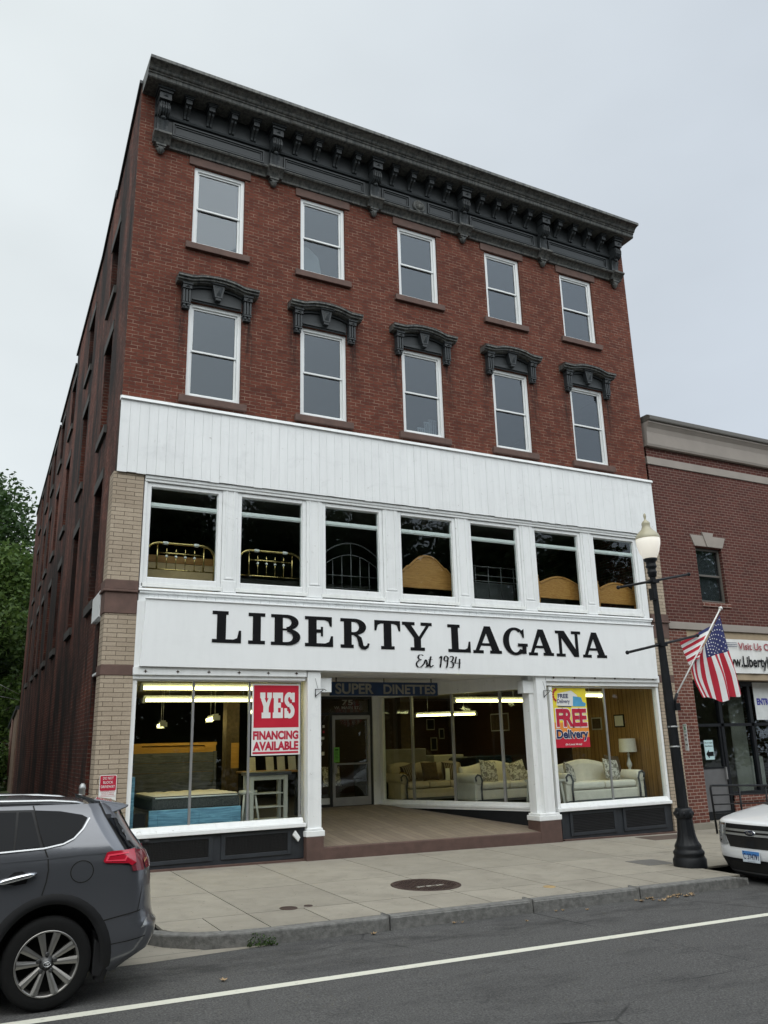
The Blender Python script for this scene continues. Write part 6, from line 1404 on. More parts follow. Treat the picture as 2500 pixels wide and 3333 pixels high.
def line_poly(pts, wd):
    a = []; b = []; P = [Vector(p) for p in pts]
    for i, p in enumerate(P):
        d = (P[min(i+1, len(P)-1)]-P[max(i-1, 0)]).normalized(); n = Vector((-d.y, d.x))*wd/2; a.append(tuple(p+n)); b.append(tuple(p-n))
    return a+b[::-1]
def gap(mb, body, pts, wd=.011, off=.0025, both=True):
    for p, q in zip(pts, pts[1:]): side_patch(mb, body, line_poly([p, q], wd), off, both)
def carpaint(name, col, coat=1.0, metal=.0, rough=.35, flake=0):
    b = NB(name); b.set(col, rough, metal, .5); b.b.inputs['Coat Weight'].default_value = coat; b.b.inputs['Coat Roughness'].default_value = .03
    d = b.noise(b.co(), 3, 5); b.setin(b.b.inputs['Base Color'], b.mix(b.ramp(d, .4, .8, 0, .15), col, tuple(c*.8+.01 for c in col))); return b.m
M_cargrey = carpaint('dark_grey_metallic_paint', (.12, .125, .14), 1.0, .6, .32)
M_carwhite = carpaint('white_car_paint', (.74, .75, .76), .8, 0, .4)
M_carglass = NB('tinted_car_glass'); M_carglass.set((.004, .005, .007), .03, 0, .1); M_carglass = M_carglass.m
M_rubber = plain('tyre_rubber', (.009, .009, .009), .85, spec=.2, bump=.2, amt=.2)
M_trim = plain('black_plastic_trim', (.012, .012, .013), .55, spec=.3, amt=.2)
M_chrome = plain('chrome', (.75, .76, .77), .12, 1, amt=.05)
M_satin = plain('satin_silver', (.42, .43, .44), .3, .9, amt=.05)
M_rim = plain('machined_alloy', (.30, .29, .275), .36, .85, amt=.1)
M_rimdark = plain('dark_alloy', (.10, .10, .10), .4, .7)
M_taill = NB('red_lamp_lens'); M_taill.set((.42, .012, .03), .1, 0, .6); M_taill.b.inputs['Coat Weight'].default_value = 1; M_taill = M_taill.m
M_smoke = NB('smoked_lens'); M_smoke.set((.17, .03, .04), .06, 0, .6); M_smoke = M_smoke.m
M_clear = NB('clear_lens'); M_clear.set((.32, .33, .33), .08, .3, .8); M_clear = M_clear.m
def wheel(par, x, y, z, r, rimr, sg, spokes=5, wd=.22):
    """wheel facing sg*y"""
    t = MB(); hw = wd/2
    t.lathe((x, y, z), [(rimr*1.0, -hw*.9), (r*.90, -hw), (r*.97, -hw*.86), (r, -hw*.6), (r, hw*.6), (r*.97, hw*.86), (r*.90, hw), (rimr*1.0, hw*.9)], 48, axis='y')
    wh = t.build('wheel', M_rubber, par, local=True)
    for k in range(0): pass
    b = MB(); f = sg*hw*.88
    b.lathe((x, y, z), [(rimr*1.02, f), (rimr*1.0, f+sg*.008), (rimr*.955, f+sg*.006), (rimr*.93, f-sg*.03), (rimr*.90, -f*.5)], 48, axis='y')
    rm = b.build('rim', M_rim, wh, local=True)
    b = MB(); b.lathe((x, y, z), [(rimr*.92, f-sg*.10), (.0, f-sg*.10)], 32, axis='y'); b.build('brake_disc', M_dark, wh, local=True)
    s_ = MB()
    for k in range(spokes):
        for q in (-1, 1):
            a = 2*math.pi*k/spokes+math.pi/2+.0+q*.27; a_in = 2*math.pi*k/spokes+math.pi/2+q*.30
            d = Vector((math.cos(a), 0, math.sin(a))); n = Vector((-math.sin(a), 0, math.cos(a))); c = Vector((x, y, z)); di = Vector((math.cos(a_in), 0, math.sin(a_in)))
            r0, r1 = rimr*.20, rimr*.95
            def P(rr, k2, yy, dd): return c+dd*rr+n*k2+Vector((0, yy, 0))
            y0, y1 = f-sg*.035, f+sg*.004
            A = [P(r0, -.016, y0, di), P(r0, .016, y0, di), P(r1, .030, y1, d), P(r1, -.030, y1, d)]; B = [p-Vector((0, sg*.04, 0)) for p in A]
            s_.hexa(B, A) if sg < 0 else s_.hexa(A, B)
            A2 = [P(r0, -.002, y0+sg*.006, di), P(r0, .002, y0+sg*.006, di), P(r1, .008, y1+sg*.008, d), P(r1, -.008, y1+sg*.008, d)]
            s_.add(A+A2, [(0, 4, 7, 3), (4, 5, 6, 7), (5, 1, 2, 6)])
    s_.build('spokes', M_rim, wh, bevel=.004, local=True)
    h = MB(); h.lathe((x, y, z), [(rimr*.24, f-sg*.045), (rimr*.24, f-sg*.03), (rimr*.15, f-sg*.022), (rimr*.14, f-sg*.012), (0, f-sg*.008)], 24, axis='y'); h.build('hub', M_rimdark, wh, local=True)
    h = MB()
    for k in range(5): a = 2*math.pi*k/5+math.pi/2; h.lathe((x+rimr*.27*math.cos(a), y, z+rimr*.27*math.sin(a)), [(.017, f-sg*.05), (.017, f-sg*.02), (.008, f-sg*.018), (0, f-sg*.022)], 10, axis='y')
    build_each(h, 'wheel_nut', M_rimdark, wh, local=True)
    return wh, (x, y+f-sg*.006, z)
# ---------------------------------------------------------------- dark grey crossover at the left
SX, SYC = -1.30, -5.33
suv = thing('parked_suv', 'dark grey metallic crossover parked at the driveway with its tail to the right', 'car', (SX, SYC, zroad(SX)+.002), rot=(0, math.atan(.0165), 0))
w_ = lerpt([(.2, .87), (.32, .905), (.5, .925), (.75, .922), (.95, .915), (1.10, .90), (1.2, .875), (1.32, .82), (1.45, .755), (1.52, .70), (1.56, .66)])
xr_ = lerpt([(.2, .60), (.28, .72), (.36, .86), (.45, .905), (.52, .915), (.57, .915), (.60, .885), (.68, .865), (.85, .85), (1.0, .835), (1.10, .81), (1.16, .765), (1.3, .66), (1.45, .575), (1.53, .55), (1.6, .50)])
xf_ = lerpt([(.2, -3.5), (.4, -3.62), (.75, -3.62), (.88, -3.52), (.95, -3.3), (1.02, -2.85), (1.08, -2.45), (1.15, -2.2), (1.56, -1.55), (1.6, -1.45)])
sb = Body(w_, xf_, xr_, (.40, .5), (.26, .46), 2.4)
AR = [(0, .345, .43, .465), (-2.66, .345, .43, .465)]
zs = [.22, .27, .32]+[.36+.03*i for i in range(16)]+[.84, .88, .92, .96, 1.0, 1.04, 1.08, 1.12, 1.16, 1.2, 1.24, 1.28, 1.32, 1.36, 1.4, 1.44, 1.48, 1.52, 1.56]
sb.shell(zs, 110, AR, .062).build('body', M_cargrey, suv, local=True)
mb = MB(); mb.box(-3.4, .5, -.58, .58, .24, .8); mb.box(-3.4, .36, -.75, .75, .22, .26); mb.build('underbody', M_trim, suv, local=True)
mb = MB()
for cx, cz, rx, rz in AR:
    n = 26; a0, a1 = R(-22), R(205); pi = [(cx+rx*.97*math.cos(a0+(a1-a0)*i/n), cz+rz*.97*math.sin(a0+(a1-a0)*i/n)) for i in range(n+1)]; po = [(cx+(rx+.075)*math.cos(a0+(a1-a0)*i/n), cz+(rz+.065)*math.sin(a0+(a1-a0)*i/n)) for i in range(n+1)]
    for sg in (-1, 1):
        V = []
        for (xi, zi), (xo, zo) in zip(pi, po):
            yo = sg*(sb.side(xo, max(zo, .22))+.004); yi = sg*(sb.side(xi, max(zi, .22))+.012); V += [(xo, yo, zo), ((xi+xo)/2, yi+sg*.004, (zi+zo)/2), (xi, yi, zi), (xi, yi-sg*.10, zi)]
        mb.add(V, [(4*i+k, 4*i+k+1, 4*i+5+k, 4*i+4+k) for i in range(n) for k in range(3)], 0, True)
    for sg in (-1, 1): mb.box(cx-.46, cx+.46, *sorted((sg*.62, sg*.58)), .25, .85)
side_patch(mb, sb, [(-2.16, .24), (-.44, .24), (-.44, .36), (-2.16, .36)], .012)
build_each(mb, 'wheel_arch_trim', M_trim, suv, key=lambda c: (c.y > 0, c.x < -1.3 and not (-1.45 < c.x < -1.2)), local=True)
mb = MB()
for sg in (-1, 1): mb.prism([(.36, sg*.90, .50), (.44, sg*.90, .44), (.455, sg*.90, .27), (.42, sg*.90, .20), (.36, sg*.90, .22)], (0, -sg*.12, 0)); mb.prism([(.36, sg*.80, .55), (.375, sg*.80, .2), (.44, sg*.80, .2), (.44, sg*.80, .5)], (0, -sg*.2, 0))
build_each(mb, 'mudflap', M_trim, suv, key=lambda c: c.y > 0, bevel=.01, local=True)
mb = MB()    # glazing
side_patch(mb, sb, [(-.19, 1.525), (.02, 1.51), (.20, 1.475), (.245, 1.45), (.20, 1.37), (.13, 1.30), (.05, 1.262), (-.10, 1.238), (-.145, 1.36)], .012)
side_patch(mb, sb, [(-1.20, 1.53), (-.335, 1.515), (-.345, 1.222), (-1.22, 1.19)], .012); side_patch(mb, sb, [(-.315, 1.515), (-.215, 1.512), (-.135, 1.243), (-.325, 1.225)], .012)
side_patch(mb, sb, [(-1.42, 1.52), (-1.26, 1.53), (-1.28, 1.19), (-2.05, 1.16), (-2.0, 1.2)], .012)
build_each(mb, 'side_window', M_carglass, suv, local=True)
mb = MB(); end_patch(mb, sb, [(-.60, 1.20), (.60, 1.20), (.50, 1.50), (-.50, 1.50)], .004, True, .1); end_patch(mb, sb, [(-.62, 1.17), (.62, 1.17), (.5, 1.54), (-.5, 1.54)], .004, False, .1)
side_patch(mb, sb, [(.425, 1.44), (.56, 1.43), (.70, 1.19), (.60, 1.185)], .014); build_each(mb, 'rear_glass', M_carglass, suv, key=lambda c: c.x > -1, local=True)
mb = MB()
side_patch(mb, sb, [(-1.24, 1.545), (-.19, 1.528), (-.145, 1.36), (-.10, 1.236), (-.12, 1.232), (-1.24, 1.185)], .0025); side_patch(mb, sb, [(.40, 1.47), (.53, 1.465), (.61, 1.40), (.73, 1.17), (.585, 1.17)], .003)
build_each(mb, 'window_surround', M_trim, suv, local=True)
mb = MB(); pts = [(-2.05, 1.150), (-1.25, 1.182), (-.10, 1.229), (.05, 1.254), (.135, 1.292), (.21, 1.365), (.262, 1.45)]
for p, q in zip(pts, pts[1:]): side_patch(mb, sb, line_poly([p, q], .011), .016)
build_each(mb, 'chrome_strip', M_satin, suv, key=lambda c: c.y > 0, local=True)
mb = MB(); gap(mb, sb, [(-.20, 1.56), (-.17, 1.45), (-.13, 1.31), (-.095, 1.22), (-.065, 1.15), (-.055, 1.06), (-.065, .97), (-.09, .87)]); gap(mb, sb, [(-1.25, 1.18), (-1.3, .9), (-1.3, .36)]); gap(mb, sb, [(.355, 1.575), (.40, 1.47), (.58, 1.17)], .012)
gap(mb, sb, [(.40, .63), (.60, .665), (.76, .69), (.83, .64), (.86, .60)], .010); gap(mb, sb, [(.455, .44), (.62, .455), (.80, .48), (.90, .49)], .007); gap(mb, sb, [(.70, .67), (.735, .85), (.74, 1.0)], .006)
pts = [(.215+.092*math.cos(R(a)), 1.03+.085*math.sin(R(a))) for a in range(0, 361, 15)]; gap(mb, sb, pts, .008, .003, False)
build_each(mb, 'panel_gap', M_dark, suv, key=lambda c: (c.y > 0, int(c.x*1.6+9)), local=True)
mb = MB()   # pressed crease along the flank
for sg in (-1,): 
    pts = [(-1.2, 1.115), (-.06, 1.15), (.2, 1.163), (.42, 1.165)]
    for p, q in zip(pts, pts[1:]): side_patch(mb, sb, line_poly([p, q], .012), .004)
mb.build('flank_crease', M_cargrey, suv, local=True)
mb = MB(); side_patch(mb, sb, [(-.40, 1.0), (-.32, 1.06), (-.26, 1.065), (-.20, 1.03), (-.22, .97), (-.30, .96), (-.38, .975)], .003, step=.03); mb.build('handle_recess', M_trim, suv, local=True)
mb = MB(); y = -(sb.side(-.3, 1.0)+.03)
mb.tube([(-.44, y+.018, .985), (-.40, y, .995), (-.30, y-.005, 1.015), (-.20, y, 1.032), (-.15, y+.018, 1.04)], [.016, .022, .024, .022, .014], 10); mb.build('door_handle', M_chrome, suv, local=True)
mb = MB(); side_patch(mb, sb, [(.385, 1.10), (.41, 1.165), (.44, 1.175), (.62, 1.18), (.66, 1.182), (.67, 1.07), (.63, 1.05), (.60, 1.07), (.40, 1.085)], .012, step=.03)
tls = build_each(mb, 'tail_light', M_taill, suv, local=True); tlp = tls[0]
mb = MB(); side_patch(mb, sb, [(.665, 1.182), (.80, 1.18), (.825, 1.11), (.83, 1.02), (.80, 1.00), (.64, 1.005), (.625, 1.045), (.67, 1.06)], .011, step=.03); end_patch(mb, sb, [(-.80, 1.01), (-.45, 1.03), (-.45, 1.14), (-.80, 1.17)], .008, True, .06, mirror=True); build_each(mb, 'lens', M_smoke, tlp, key=lambda c: c.y > 0, local=True)
mb = MB(); side_patch(mb, sb, [(.40, 1.098), (.42, 1.15), (.60, 1.163), (.60, 1.15), (.435, 1.137), (.42, 1.105), (.56, 1.105), (.58, 1.13), (.59, 1.13), (.57, 1.09)], .016, step=.03)
lb = NB('bright_red_guide'); lb.set((.75, .06, .10), .2); mb.build('light_guide', lb.m, tlp, local=True)
mb = MB(); side_patch(mb, sb, [(.735, .545), (.775, .60), (.80, .615), (.795, .56)], .010, step=.02); build_each(mb, 'bumper_reflector', M_clear, suv, local=True)
mb = MB(); end_patch(mb, sb, [(-.6, .30), (.6, .30), (.6, .5), (-.6, .5)], .01, True, .1); mb.build('bumper_insert', M_trim, suv, local=True)
mb = MB(); end_patch(mb, sb, [(-.16, .82), (.16, .82), (.16, .98), (-.16, .98)], .012, True, .1); mb.build('rear_plate', M_paper, suv, local=True)
mb = MB()   # roof spoiler
for a, b, t in ((-.60, .60, 1),):
    mb.hexa([(.33, a, 1.535), (.33, b, 1.535), (.58, b*.93, 1.515), (.58, a*.93, 1.515)][::-1], [(.30, a, 1.60), (.30, b, 1.60), (.60, b*.93, 1.545), (.60, a*.93, 1.545)][::-1])
for sg in (-1, 1): mb.prism([(.36, sg*.60, 1.58), (.63, sg*.575, 1.535), (.62, sg*.575, 1.515), (.56, sg*.60, 1.495), (.42, sg*.68, 1.46), (.38, sg*.68, 1.50)], (0, -sg*.06, 0))
mb.build('spoiler', M_cargrey, suv, bevel=.012, local=True)
mb = MB()
for sg in (-1, 1):
    y = sg*.60; mb.tube([(-1.5, y, 1.565), (-1.35, y, 1.588), (-.6, y, 1.594), (-.05, y, 1.585), (.16, y, 1.568), (.28, y, 1.54)], [.014, .02, .022, .022, .02, .010], 8)
rl_ = build_each(mb, 'roof_rail', M_satin, suv, local=True)
mb = MB()
for sg in (-1, 1):
    y = sg*.60
    mb.prism([(-1.55, y, 1.54), (-1.35, y, 1.575), (-.6, y, 1.58), (.1, y, 1.56), (.30, y, 1.515), (.05, y, 1.535), (-1.35, y, 1.55)], (0, .02*sg, 0)); mb.prism([(.0, y, 1.53), (.12, y, 1.565), (.24, y, 1.545), (.31, y, 1.51)], (0, .035*sg, 0))
build_each(mb, 'rail_foot', M_trim, suv, key=lambda c: c.y > 0, bevel=.004, local=True)
mb = MB(); mb.tube([(.60, .1, 1.205), (.66, 0, 1.215), (.70, -.3, 1.22)], .012, 6); mb.box(.70, .76, -.06, .06, 1.19, 1.25); mb.tube([(.77, -.66, 1.205), (.80, -.70, 1.215)], .022, 8); mb.build('rear_wiper', M_trim, suv, local=True)
mb = MB(); side_patch(mb, sb, [(-.03, 1.262), (-.022, 1.278), (-.005, 1.286), (.012, 1.28), (.022, 1.263)], .0075, False); mb.build('window_sticker', plain('pale_blue_sticker', (.4, .55, .7), .6), suv, local=True)
for x in (0, -2.66):
    wheel(suv, x, -.80, .348, .352, .246, -1); wheel(suv, x, .80, .348, .352, .246, 1)
# the oval badge on the near rear wheel hub
hubw = [o for o in suv.children if o.name.startswith('wheel') and 'arch' not in o.name][0]
mb = MB()
def oval(cx, cz, a, b, r=.0022):
    mb.tube([(cx+a*math.cos(R(t)), -.912, cz+b*math.sin(R(t))) for t in range(0, 361, 24)], r, 5)
oval(0, .348, .028, .020); oval(0, .348, .009, .019); oval(0, .357, .020, .007); mb.build('badge', M_chrome, hubw, local=True)
# headlights, grille and plate at the unseen front
mb = MB(); end_patch(mb, sb, [(-.85, .72), (-.5, .74), (-.48, .84), (-.83, .88)], .01, False, .06, mirror=True); build_each(mb, 'headlight', M_clear, suv, local=True)
mb = MB(); end_patch(mb, sb, [(-.5, .35), (.5, .35), (.45, .8), (-.45, .8)], .008, False, .1); mb.build('grille', M_trim, suv, local=True)
# ---------------------------------------------------------------- white pickup at the right
TX, TY = 8.93, -4.86
trk = thing('pickup_truck', 'white pickup truck nose to the camera at the right edge of the street', 'pickup truck', (TX, TY, zroad(TX)+.002), rot=(0, math.atan(.0165), 0))
wt = lerpt([(.1, .80), (.2, .87), (.35, .915), (.6, .925), (.9, .91), (1.02, .89), (1.1, .84), (1.35, .76), (1.62, .66), (1.68, .62)])
xft = lerpt([(.08, .17), (.15, .09), (.3, .03), (.36, .0), (.45, -.005), (.58, .01), (.84, .03), (.872, .05), (.90, .12), (.95, .36), (1.0, .66), (1.05, 1.0), (1.09, 1.22), (1.62, 2.02), (1.68, 2.16)])
xrt = lerpt([(.1, 4.95), (.3, 5.05), (1.09, 5.06), (1.10, 3.55), (1.3, 3.5), (1.68, 3.3)])
tb = Body(wt, xft, xrt, (.46, .42), (.1, .12), 2.5, .19)
AT = [(1.02, .36, .43, .45), (4.10, .36, .43, .45)]
zs = [.34+.03*i for i in range(17)]+[.85, .865, .88, .895, .91, .93, .95, .975, 1.0, 1.03, 1.06, 1.09, 1.1, 1.15, 1.2, 1.3, 1.4, 1.5, 1.56, 1.62, 1.68]
tb.shell(zs, 110, AT, .03).build('body', M_carwhite, trk, local=True)
mb = MB(); mb.box(.3, 4.9, -.62, .62, .2, .9); mb.box(1.6, 3.6, -.86, .86, .22, .36); mb.build('underbody', M_trim, trk, local=True)
mb = MB()
zl = [.09, .14, .2, .26, .32, .345]; V = []
ys = [-.915+1.83*i/48 for i in range(49)]
for z in zl: V += [(tb.end(max(-wt(z)+.02, min(wt(z)-.02, y)), max(z, .1), False)-.004, max(-wt(z)+.02, min(wt(z)-.02, y)), z) for y in ys]
mb.add(V, [(i*49+j+1, i*49+j, (i+1)*49+j, (i+1)*49+j+1) for i in range(5) for j in range(48)], 0, True)
mb.add([(x, s*(tb.side(x, .3)+.003), z) for s in (-1, 1) for z in (.12, .345) for x in (.40, .5, .6)], [(0, 1, 4, 3), (1, 2, 5, 4), (7, 6, 9, 10), (8, 7, 10, 11)])
side_patch(mb, tb, [(1.5, .24), (3.65, .24), (3.65, .40), (1.5, .40)], .006)
for cx, cz, rx, rz in AT:
    n = 22; a0, a1 = R(-20), R(200); pi = [(cx+rx*.97*math.cos(a0+(a1-a0)*i/n), cz+rz*.97*math.sin(a0+(a1-a0)*i/n)) for i in range(n+1)]; po = [(cx+(rx+.06)*math.cos(a0+(a1-a0)*i/n), cz+(rz+.055)*math.sin(a0+(a1-a0)*i/n)) for i in range(n+1)]
    for sg in (-1, 1):
        V = []
        for (xi, zi), (xo, zo) in zip(pi, po):
            yo = sg*(tb.side(xo, max(zo, .34))+.004); yi = sg*(tb.side(xi, max(zi, .34))+.012); V += [(xo, yo, zo), (xi, yi, zi), (xi, yi-sg*.1, zi)]
        mb.add(V, [(3*i+k, 3*i+k+1, 3*i+4+k, 3*i+3+k) for i in range(n) for k in range(2)], 0, True)
    for sg in (-1, 1): mb.box(cx-.46, cx+.46, *sorted((sg*.62, sg*.58)), .25, .85)
lowt = mb.build('lower_bumper', M_trim, trk, local=True)
mb = MB(); end_patch(mb, tb, [(-.58, .13), (.58, .13), (.50, .30), (-.50, .30)], .012, False, .08); mb.build('lower_intake', M_dark, trk, local=True)
mb = MB(); end_patch(mb, tb, [(-.86, .15), (-.66, .15), (-.68, .32), (-.86, .32)], .012, False, .06, mirror=True); build_each(mb, 'fog_pocket', M_black, trk, local=True)
mb = MB(); end_patch(mb, tb, [(-.60, .14), (.60, .14), (.60, .165), (-.60, .165)], .02, False, .08); mb.build('skid_strip', plain('grey_plastic', (.09, .09, .09), .6), trk, local=True)
mb = MB(); end_patch(mb, tb, [(-.50, .838), (-.53, .68), (-.43, .505), (.43, .505), (.53, .68), (.50, .838)], .006, False, .05); gr = mb.build('grille', M_dark, trk, local=True)
mb = MB()
for z in (.755, .695): end_patch(mb, tb, [(-.56, z-.018), (.56, z-.018), (.56, z+.014), (-.56, z+.014)], .022, False, .06)
build_each(mb, 'grille_bar', M_steel, gr, local=True)
mb = MB()
for k in range(8): y = -.42+k*.12; end_patch(mb, tb, [(y-.048, .785), (y+.048, .785), (y+.048, .825), (y-.048, .825)], .016, False, .05)
for k in range(9): y = -.40+k*.10; end_patch(mb, tb, [(y-.004, .52), (y+.004, .52), (y+.004, .67), (y-.004, .67)], .012, False, .06)
for z in (.55, .59, .63): end_patch(mb, tb, [(-.43, z-.003), (.43, z-.003), (.43, z+.003), (-.43, z+.003)], .012, False, .06)
end_patch(mb, tb, [(-.07, .52), (.07, .52), (.07, .62), (-.07, .62)], .02, False, .06); mb.build('grille_mesh', M_black, gr, local=True)
mb = MB(); xb = tb.end(0, .725, False)-.026
mb.lathe((xb, 0, .725), [(0, -.004), (.098, -.004), (.10, 0), (.098, .02)], 28, axis='x'); bd = mb.build('badge', M_chrome, trk, local=True); bd.scale = (1, 1, .42); bd.location = (0, 0, .725*.58)
mb = MB(); mb.lathe((xb-.004, 0, .725), [(0, -.002), (.086, -.002), (.088, .001)], 28, axis='x'); b2 = mb.build('badge_field', plain('dark_blue_oval', (.008, .012, .03), .3), trk, local=True); b2.scale = (1, 1, .40); b2.location = (0, 0, .725*.60)
mb = MB(); fn = lambda u, v: (xb-.0085, -u, v); text_on(mb, 'Ford', (-.058, .058, .708, .744), fn, bold=.0, shear=.35); mb.build('badge_lettering', M_chrome, trk, local=True)
mb = MB(); end_patch(mb, tb, [(.505, .842), (.54, .68), (.455, .535), (.58, .525), (.74, .545), (.82, .60), (.86, .70), (.87, .842)], .012, False, .03, mirror=True); side_patch(mb, tb, [(.02, .58), (.30, .66), (.34, .80), (.25, .842), (.02, .842)], .008, step=.04); hl = build_each(mb, 'headlight', M_clear, trk, key=lambda c: c.y > 0, local=True)[0]
mb = MB()
for m in (1, -1):
    for z, y in ((.79, .66), (.69, .68), (.60, .63)): mb.lathe((tb.end(y, z, False)-.012, m*y, z), [(0, 0), (.03, -.001), (.034, .006)], 14, axis='x')
mb.build('bulb_lens', M_chrome, hl, local=True)
mb = MB()
for m in (1, -1): end_patch(mb, tb, [(m*.52, .835), (m*.80, .835), (m*.80, .815), (m*.52, .81)], .016, False, .05)
mb.build('marker_lamp', plain('smoky_amber', (.12, .08, .05), .2), hl, local=True)
mb = MB(); xp = tb.end(.0, .40, False)-.03
mb.box(xp-.006, xp, -.155, .155, .315, .475); pl = mb.build('number_plate', [plain('plate_white', (.62, .68, .74), .4)], trk, bevel=.006, local=True)
mb = MB(); mb.box(xp-.008, xp-.006, -.15, .15, .415, .472); mb.build('blue_band', plain('plate_blue', (.06, .22, .55), .4), pl, local=True)
mb = MB(); fn = lambda u, v: (xp-.0095, -u, v); text_on(mb, 'C 374791', (-.135, .135, .355, .438), fn, bold=.015); text_on(mb, 'Constitution State', (-.07, .07, .325, .338), fn); mb.box(xp-.0096, xp-.009, -.096, -.085, .37, .42); mb.box(xp-.0096, xp-.0085, .115, .135, .452, .468); mb.build('lettering', M_navy, pl, local=True)
mb = MB()
end_patch(mb, tb, [(-.6, 1.10), (.6, 1.10), (.52, 1.60), (-.52, 1.60)], .006, False, .1); mb.build('windscreen', M_carglass, trk, local=True)
mb = MB(); side_patch(mb, tb, [(1.62, 1.10), (2.30, 1.12), (2.36, 1.56), (2.16, 1.57)], .006); side_patch(mb, tb, [(2.42, 1.12), (3.2, 1.14), (3.12, 1.56), (2.46, 1.57)], .006); build_each(mb, 'side_window', M_carglass, trk, local=True)
mb = MB(); end_patch(mb, tb, [(-.84, 1.062), (.84, 1.062), (.80, 1.10), (-.80, 1.10)], .012, False, .08); mb.build('cowl', M_trim, trk, local=True)
mb = MB()
for sg in (-1, 1):
    mb.sphere((1.72, sg*1.0, 1.12), .10, 12, sx=.5, sy=.95, sz=.62); mb.tube([(1.72, sg*.84, 1.08), (1.72, sg*.95, 1.10)], .03, 8)
build_each(mb, 'wing_mirror', M_carwhite, trk, key=lambda c: c.y > 0, local=True)
mb = MB()
for sg in (-1, 1):   # raised hood creases
    P_ = [(tb.xf(z)+.03, sg*y, z+.004) for z, y in ((.90, .62), (.95, .60), (1.0, .575), (1.05, .55))]; mb.tube(P_, [.006, .016, .018, .014], 6)
build_each(mb, 'hood_crease', M_carwhite, trk, local=True)
mb = MB(); gap(mb, tb, [(1.52, 1.09), (1.56, .5), (1.60, .40)]); gap(mb, tb, [(2.38, 1.1), (2.38, .40)]); gap(mb, tb, [(3.35, 1.1), (3.35, .5)]); build_each(mb, 'panel_gap', M_dark, trk, key=lambda c: (c.y > 0, int(c.x)), local=True)
for x in (1.02, 4.10):
    wheel(trk, x, -.79, .356, .36, .22, -1); wheel(trk, x, .79, .356, .36, .22, 1)
# ================================================================ trees and shrubs
def crown_mesh(mb, blobs, n, ls, rnd):
    for cx, cy_, cz, rx, ry, rz, wgt in blobs:
        for _ in range(int(n*wgt)):
            d = Vector((rnd.gauss(0, 1), rnd.gauss(0, 1), rnd.gauss(0, 1))).normalized(); r = rnd.random()**.45
            r *= 1+.16*math.sin(d.x*7+cx)*math.cos(d.z*6+cz)+.1*math.sin(d.y*11)
            c = Vector((cx+d.x*rx*r, cy_+d.y*ry*r, cz+d.z*rz*r)); s = ls*rnd.uniform(.6, 1.3)
            u = Vector((rnd.gauss(0, 1), rnd.gauss(0, 1), rnd.gauss(0, .6))).normalized(); v = u.cross(Vector((rnd.gauss(0, 1), rnd.gauss(0, 1), rnd.gauss(0, 1)))).normalized()*.55
            mb.add([c-u*s, c-u*s*.2+v*s, c+u*s, c-u*s*.2-v*s], [(0, 1, 2, 3)])
def tree(label, x, y, z, h, r, mat, seed, n, ls, base=.25, blobs=10, group=None):
    rnd = random.Random(seed); t = thing('tree', label, 'tree', (x, y, z), group)
    mb = MB(); tk = .035*h*.6
    mb.tube([(0, 0, 0), (.05*r, 0, h*.2), (-.04*r, .03*r, h*.45), (.06*r, 0, h*.75)], [tk, tk*.75, tk*.5, tk*.15], 9); B = []
    for k in range(blobs):
        a = 2.4*k+rnd.random(); f = (k+.5)/blobs; zz = h*(base+(.93-base)*f); rr = r*(.75*math.sin(math.pi*min(1, .18+.80*f)))*(.6+.5*rnd.random())
        q = r*rnd.uniform(.36, .52); B.append((rr*math.cos(a), rr*math.sin(a), zz, q, q, q*.8, 1/blobs))
        mb.tube([(0, 0, zz*.6), (rr*.5*math.cos(a), rr*.5*math.sin(a), zz*.85), (rr*math.cos(a), rr*math.sin(a), zz)], [tk*.35, tk*.22, tk*.06], 6)
    mb.build('trunk', M_bark, t, local=True)
    mb = MB(); crown_mesh(mb, B, n, ls, rnd); mb.build('crown', mat, t, local=True); return t
tree('tall dark maple filling the sky left of the brick side wall', -1.9, 39, .1, 17.6, 6.2, M_leaf, 3, 42000, .17, .28, 20)
tree('lighter green bushy tree below the tall maple', -.3, 33.0, .0, 12.6, 3.4, M_leaf2, 4, 18000, .14, .22, 14)
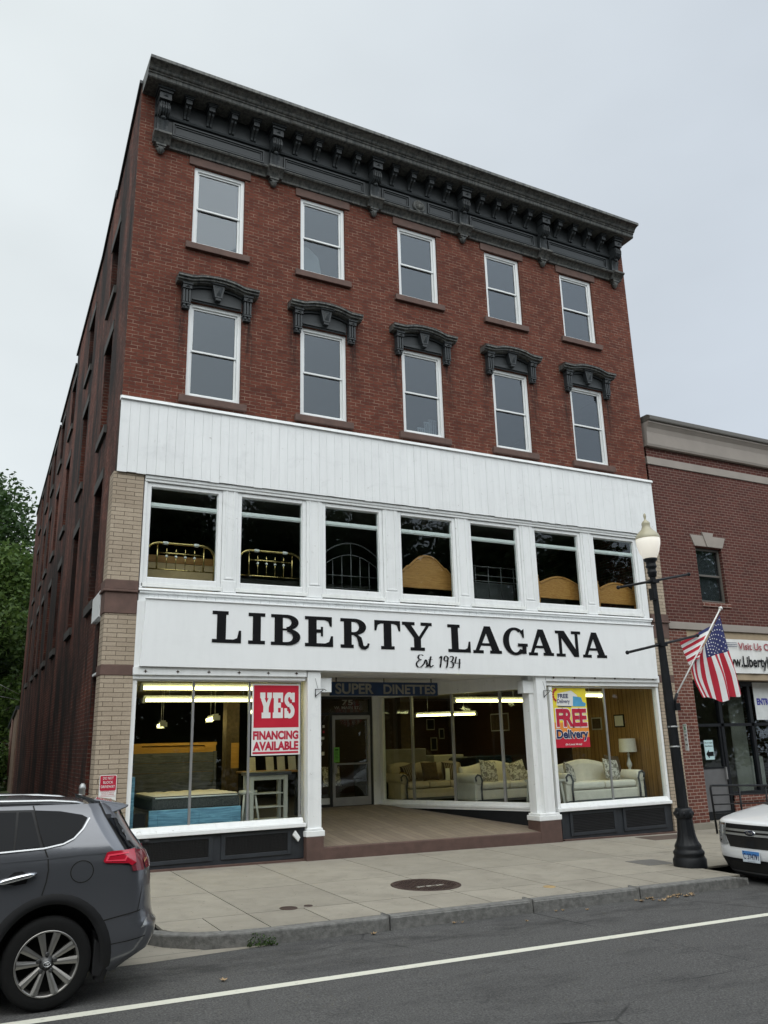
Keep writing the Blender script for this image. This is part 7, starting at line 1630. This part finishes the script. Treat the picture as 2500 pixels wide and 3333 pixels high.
tree('dark tree standing behind the brick garage', -4.8, 47, .2, 15, 5.5, M_leaf, 5, 16000, .22, .06, 16)
tree('dark tree closing the view behind the low annex', 1.6, 44, .2, 12, 5.0, M_leaf, 9, 14000, .22, .04, 16)
edge = tree('unseen low leafy tree added to shade the side wall', -5.7, 8, -.1, 8.6, 3.7, M_leaf, 8, 15000, .28, .04, 20, 'added shade trees along the driveway')  # out-of-view tree row, added to keep light off the lower side wall
for k, (x, y, s, rz) in enumerate([(-5.8, 13.5, 1.0, 1.0), (-5.9, 19, 1.02, 2.2), (-5.7, 24.5, 1.0, 4.0), (-6.8, 3.2, .95, 5.1)]):
    c = copy_tree(edge); c.location = (x, y, -.1); c.scale = (s, s, s); c.rotation_euler = (0, 0, rz)
# trees across the street, seen only as reflections in the shop glass and car paint
first = tree('street tree across the road mirrored in the shop glass', -12, -24.5, zroad(-12), 15.5, 5.4, M_leaf, 6, 22000, .20, .06, 24, 'trees across the street')
for k, (x, y, s, rz) in enumerate([(-5.5, -26.5, 1.05, 1.1), (.5, -24.5, 1.0, .4), (6.5, -26, 1.05, 2.3), (12.5, -24.5, .98, 3.5), (18.5, -26.5, 1.02, 5.9), (25, -25, 1.05, 4.4), (33, -26, 1.05, 5.2), (42, -26, 1.05, 2.2)]):
    c = copy_tree(first); c.location = (x, y, zroad(x)); c.scale = (s, s, s); c.rotation_euler = (0, 0, rz)
def shrub(label, x, y, z, r, h, mat, seed, n, ls):
    rnd = random.Random(seed); mb = MB()
    crown_mesh(mb, [(x+r*.5*math.cos(2.1*k), y+r*.5*math.sin(2.1*k), z+h*(.3+.12*k), r*.7, r*.7, h*.4, .25) for k in range(4)], n, ls, rnd)
    tag(mb.build('shrub', mat), label, 'shrub')
shrub('bright green shrub at the far end of the driveway', .05, 30.2, -.1, 1.0, 2.2, M_leaf2, 21, 2600, .10)
shrub('tall weedy shrub in front of the brick garage', -1.3, 32.0, -.1, 1.3, 1.9, M_leaf2, 22, 2600, .10)
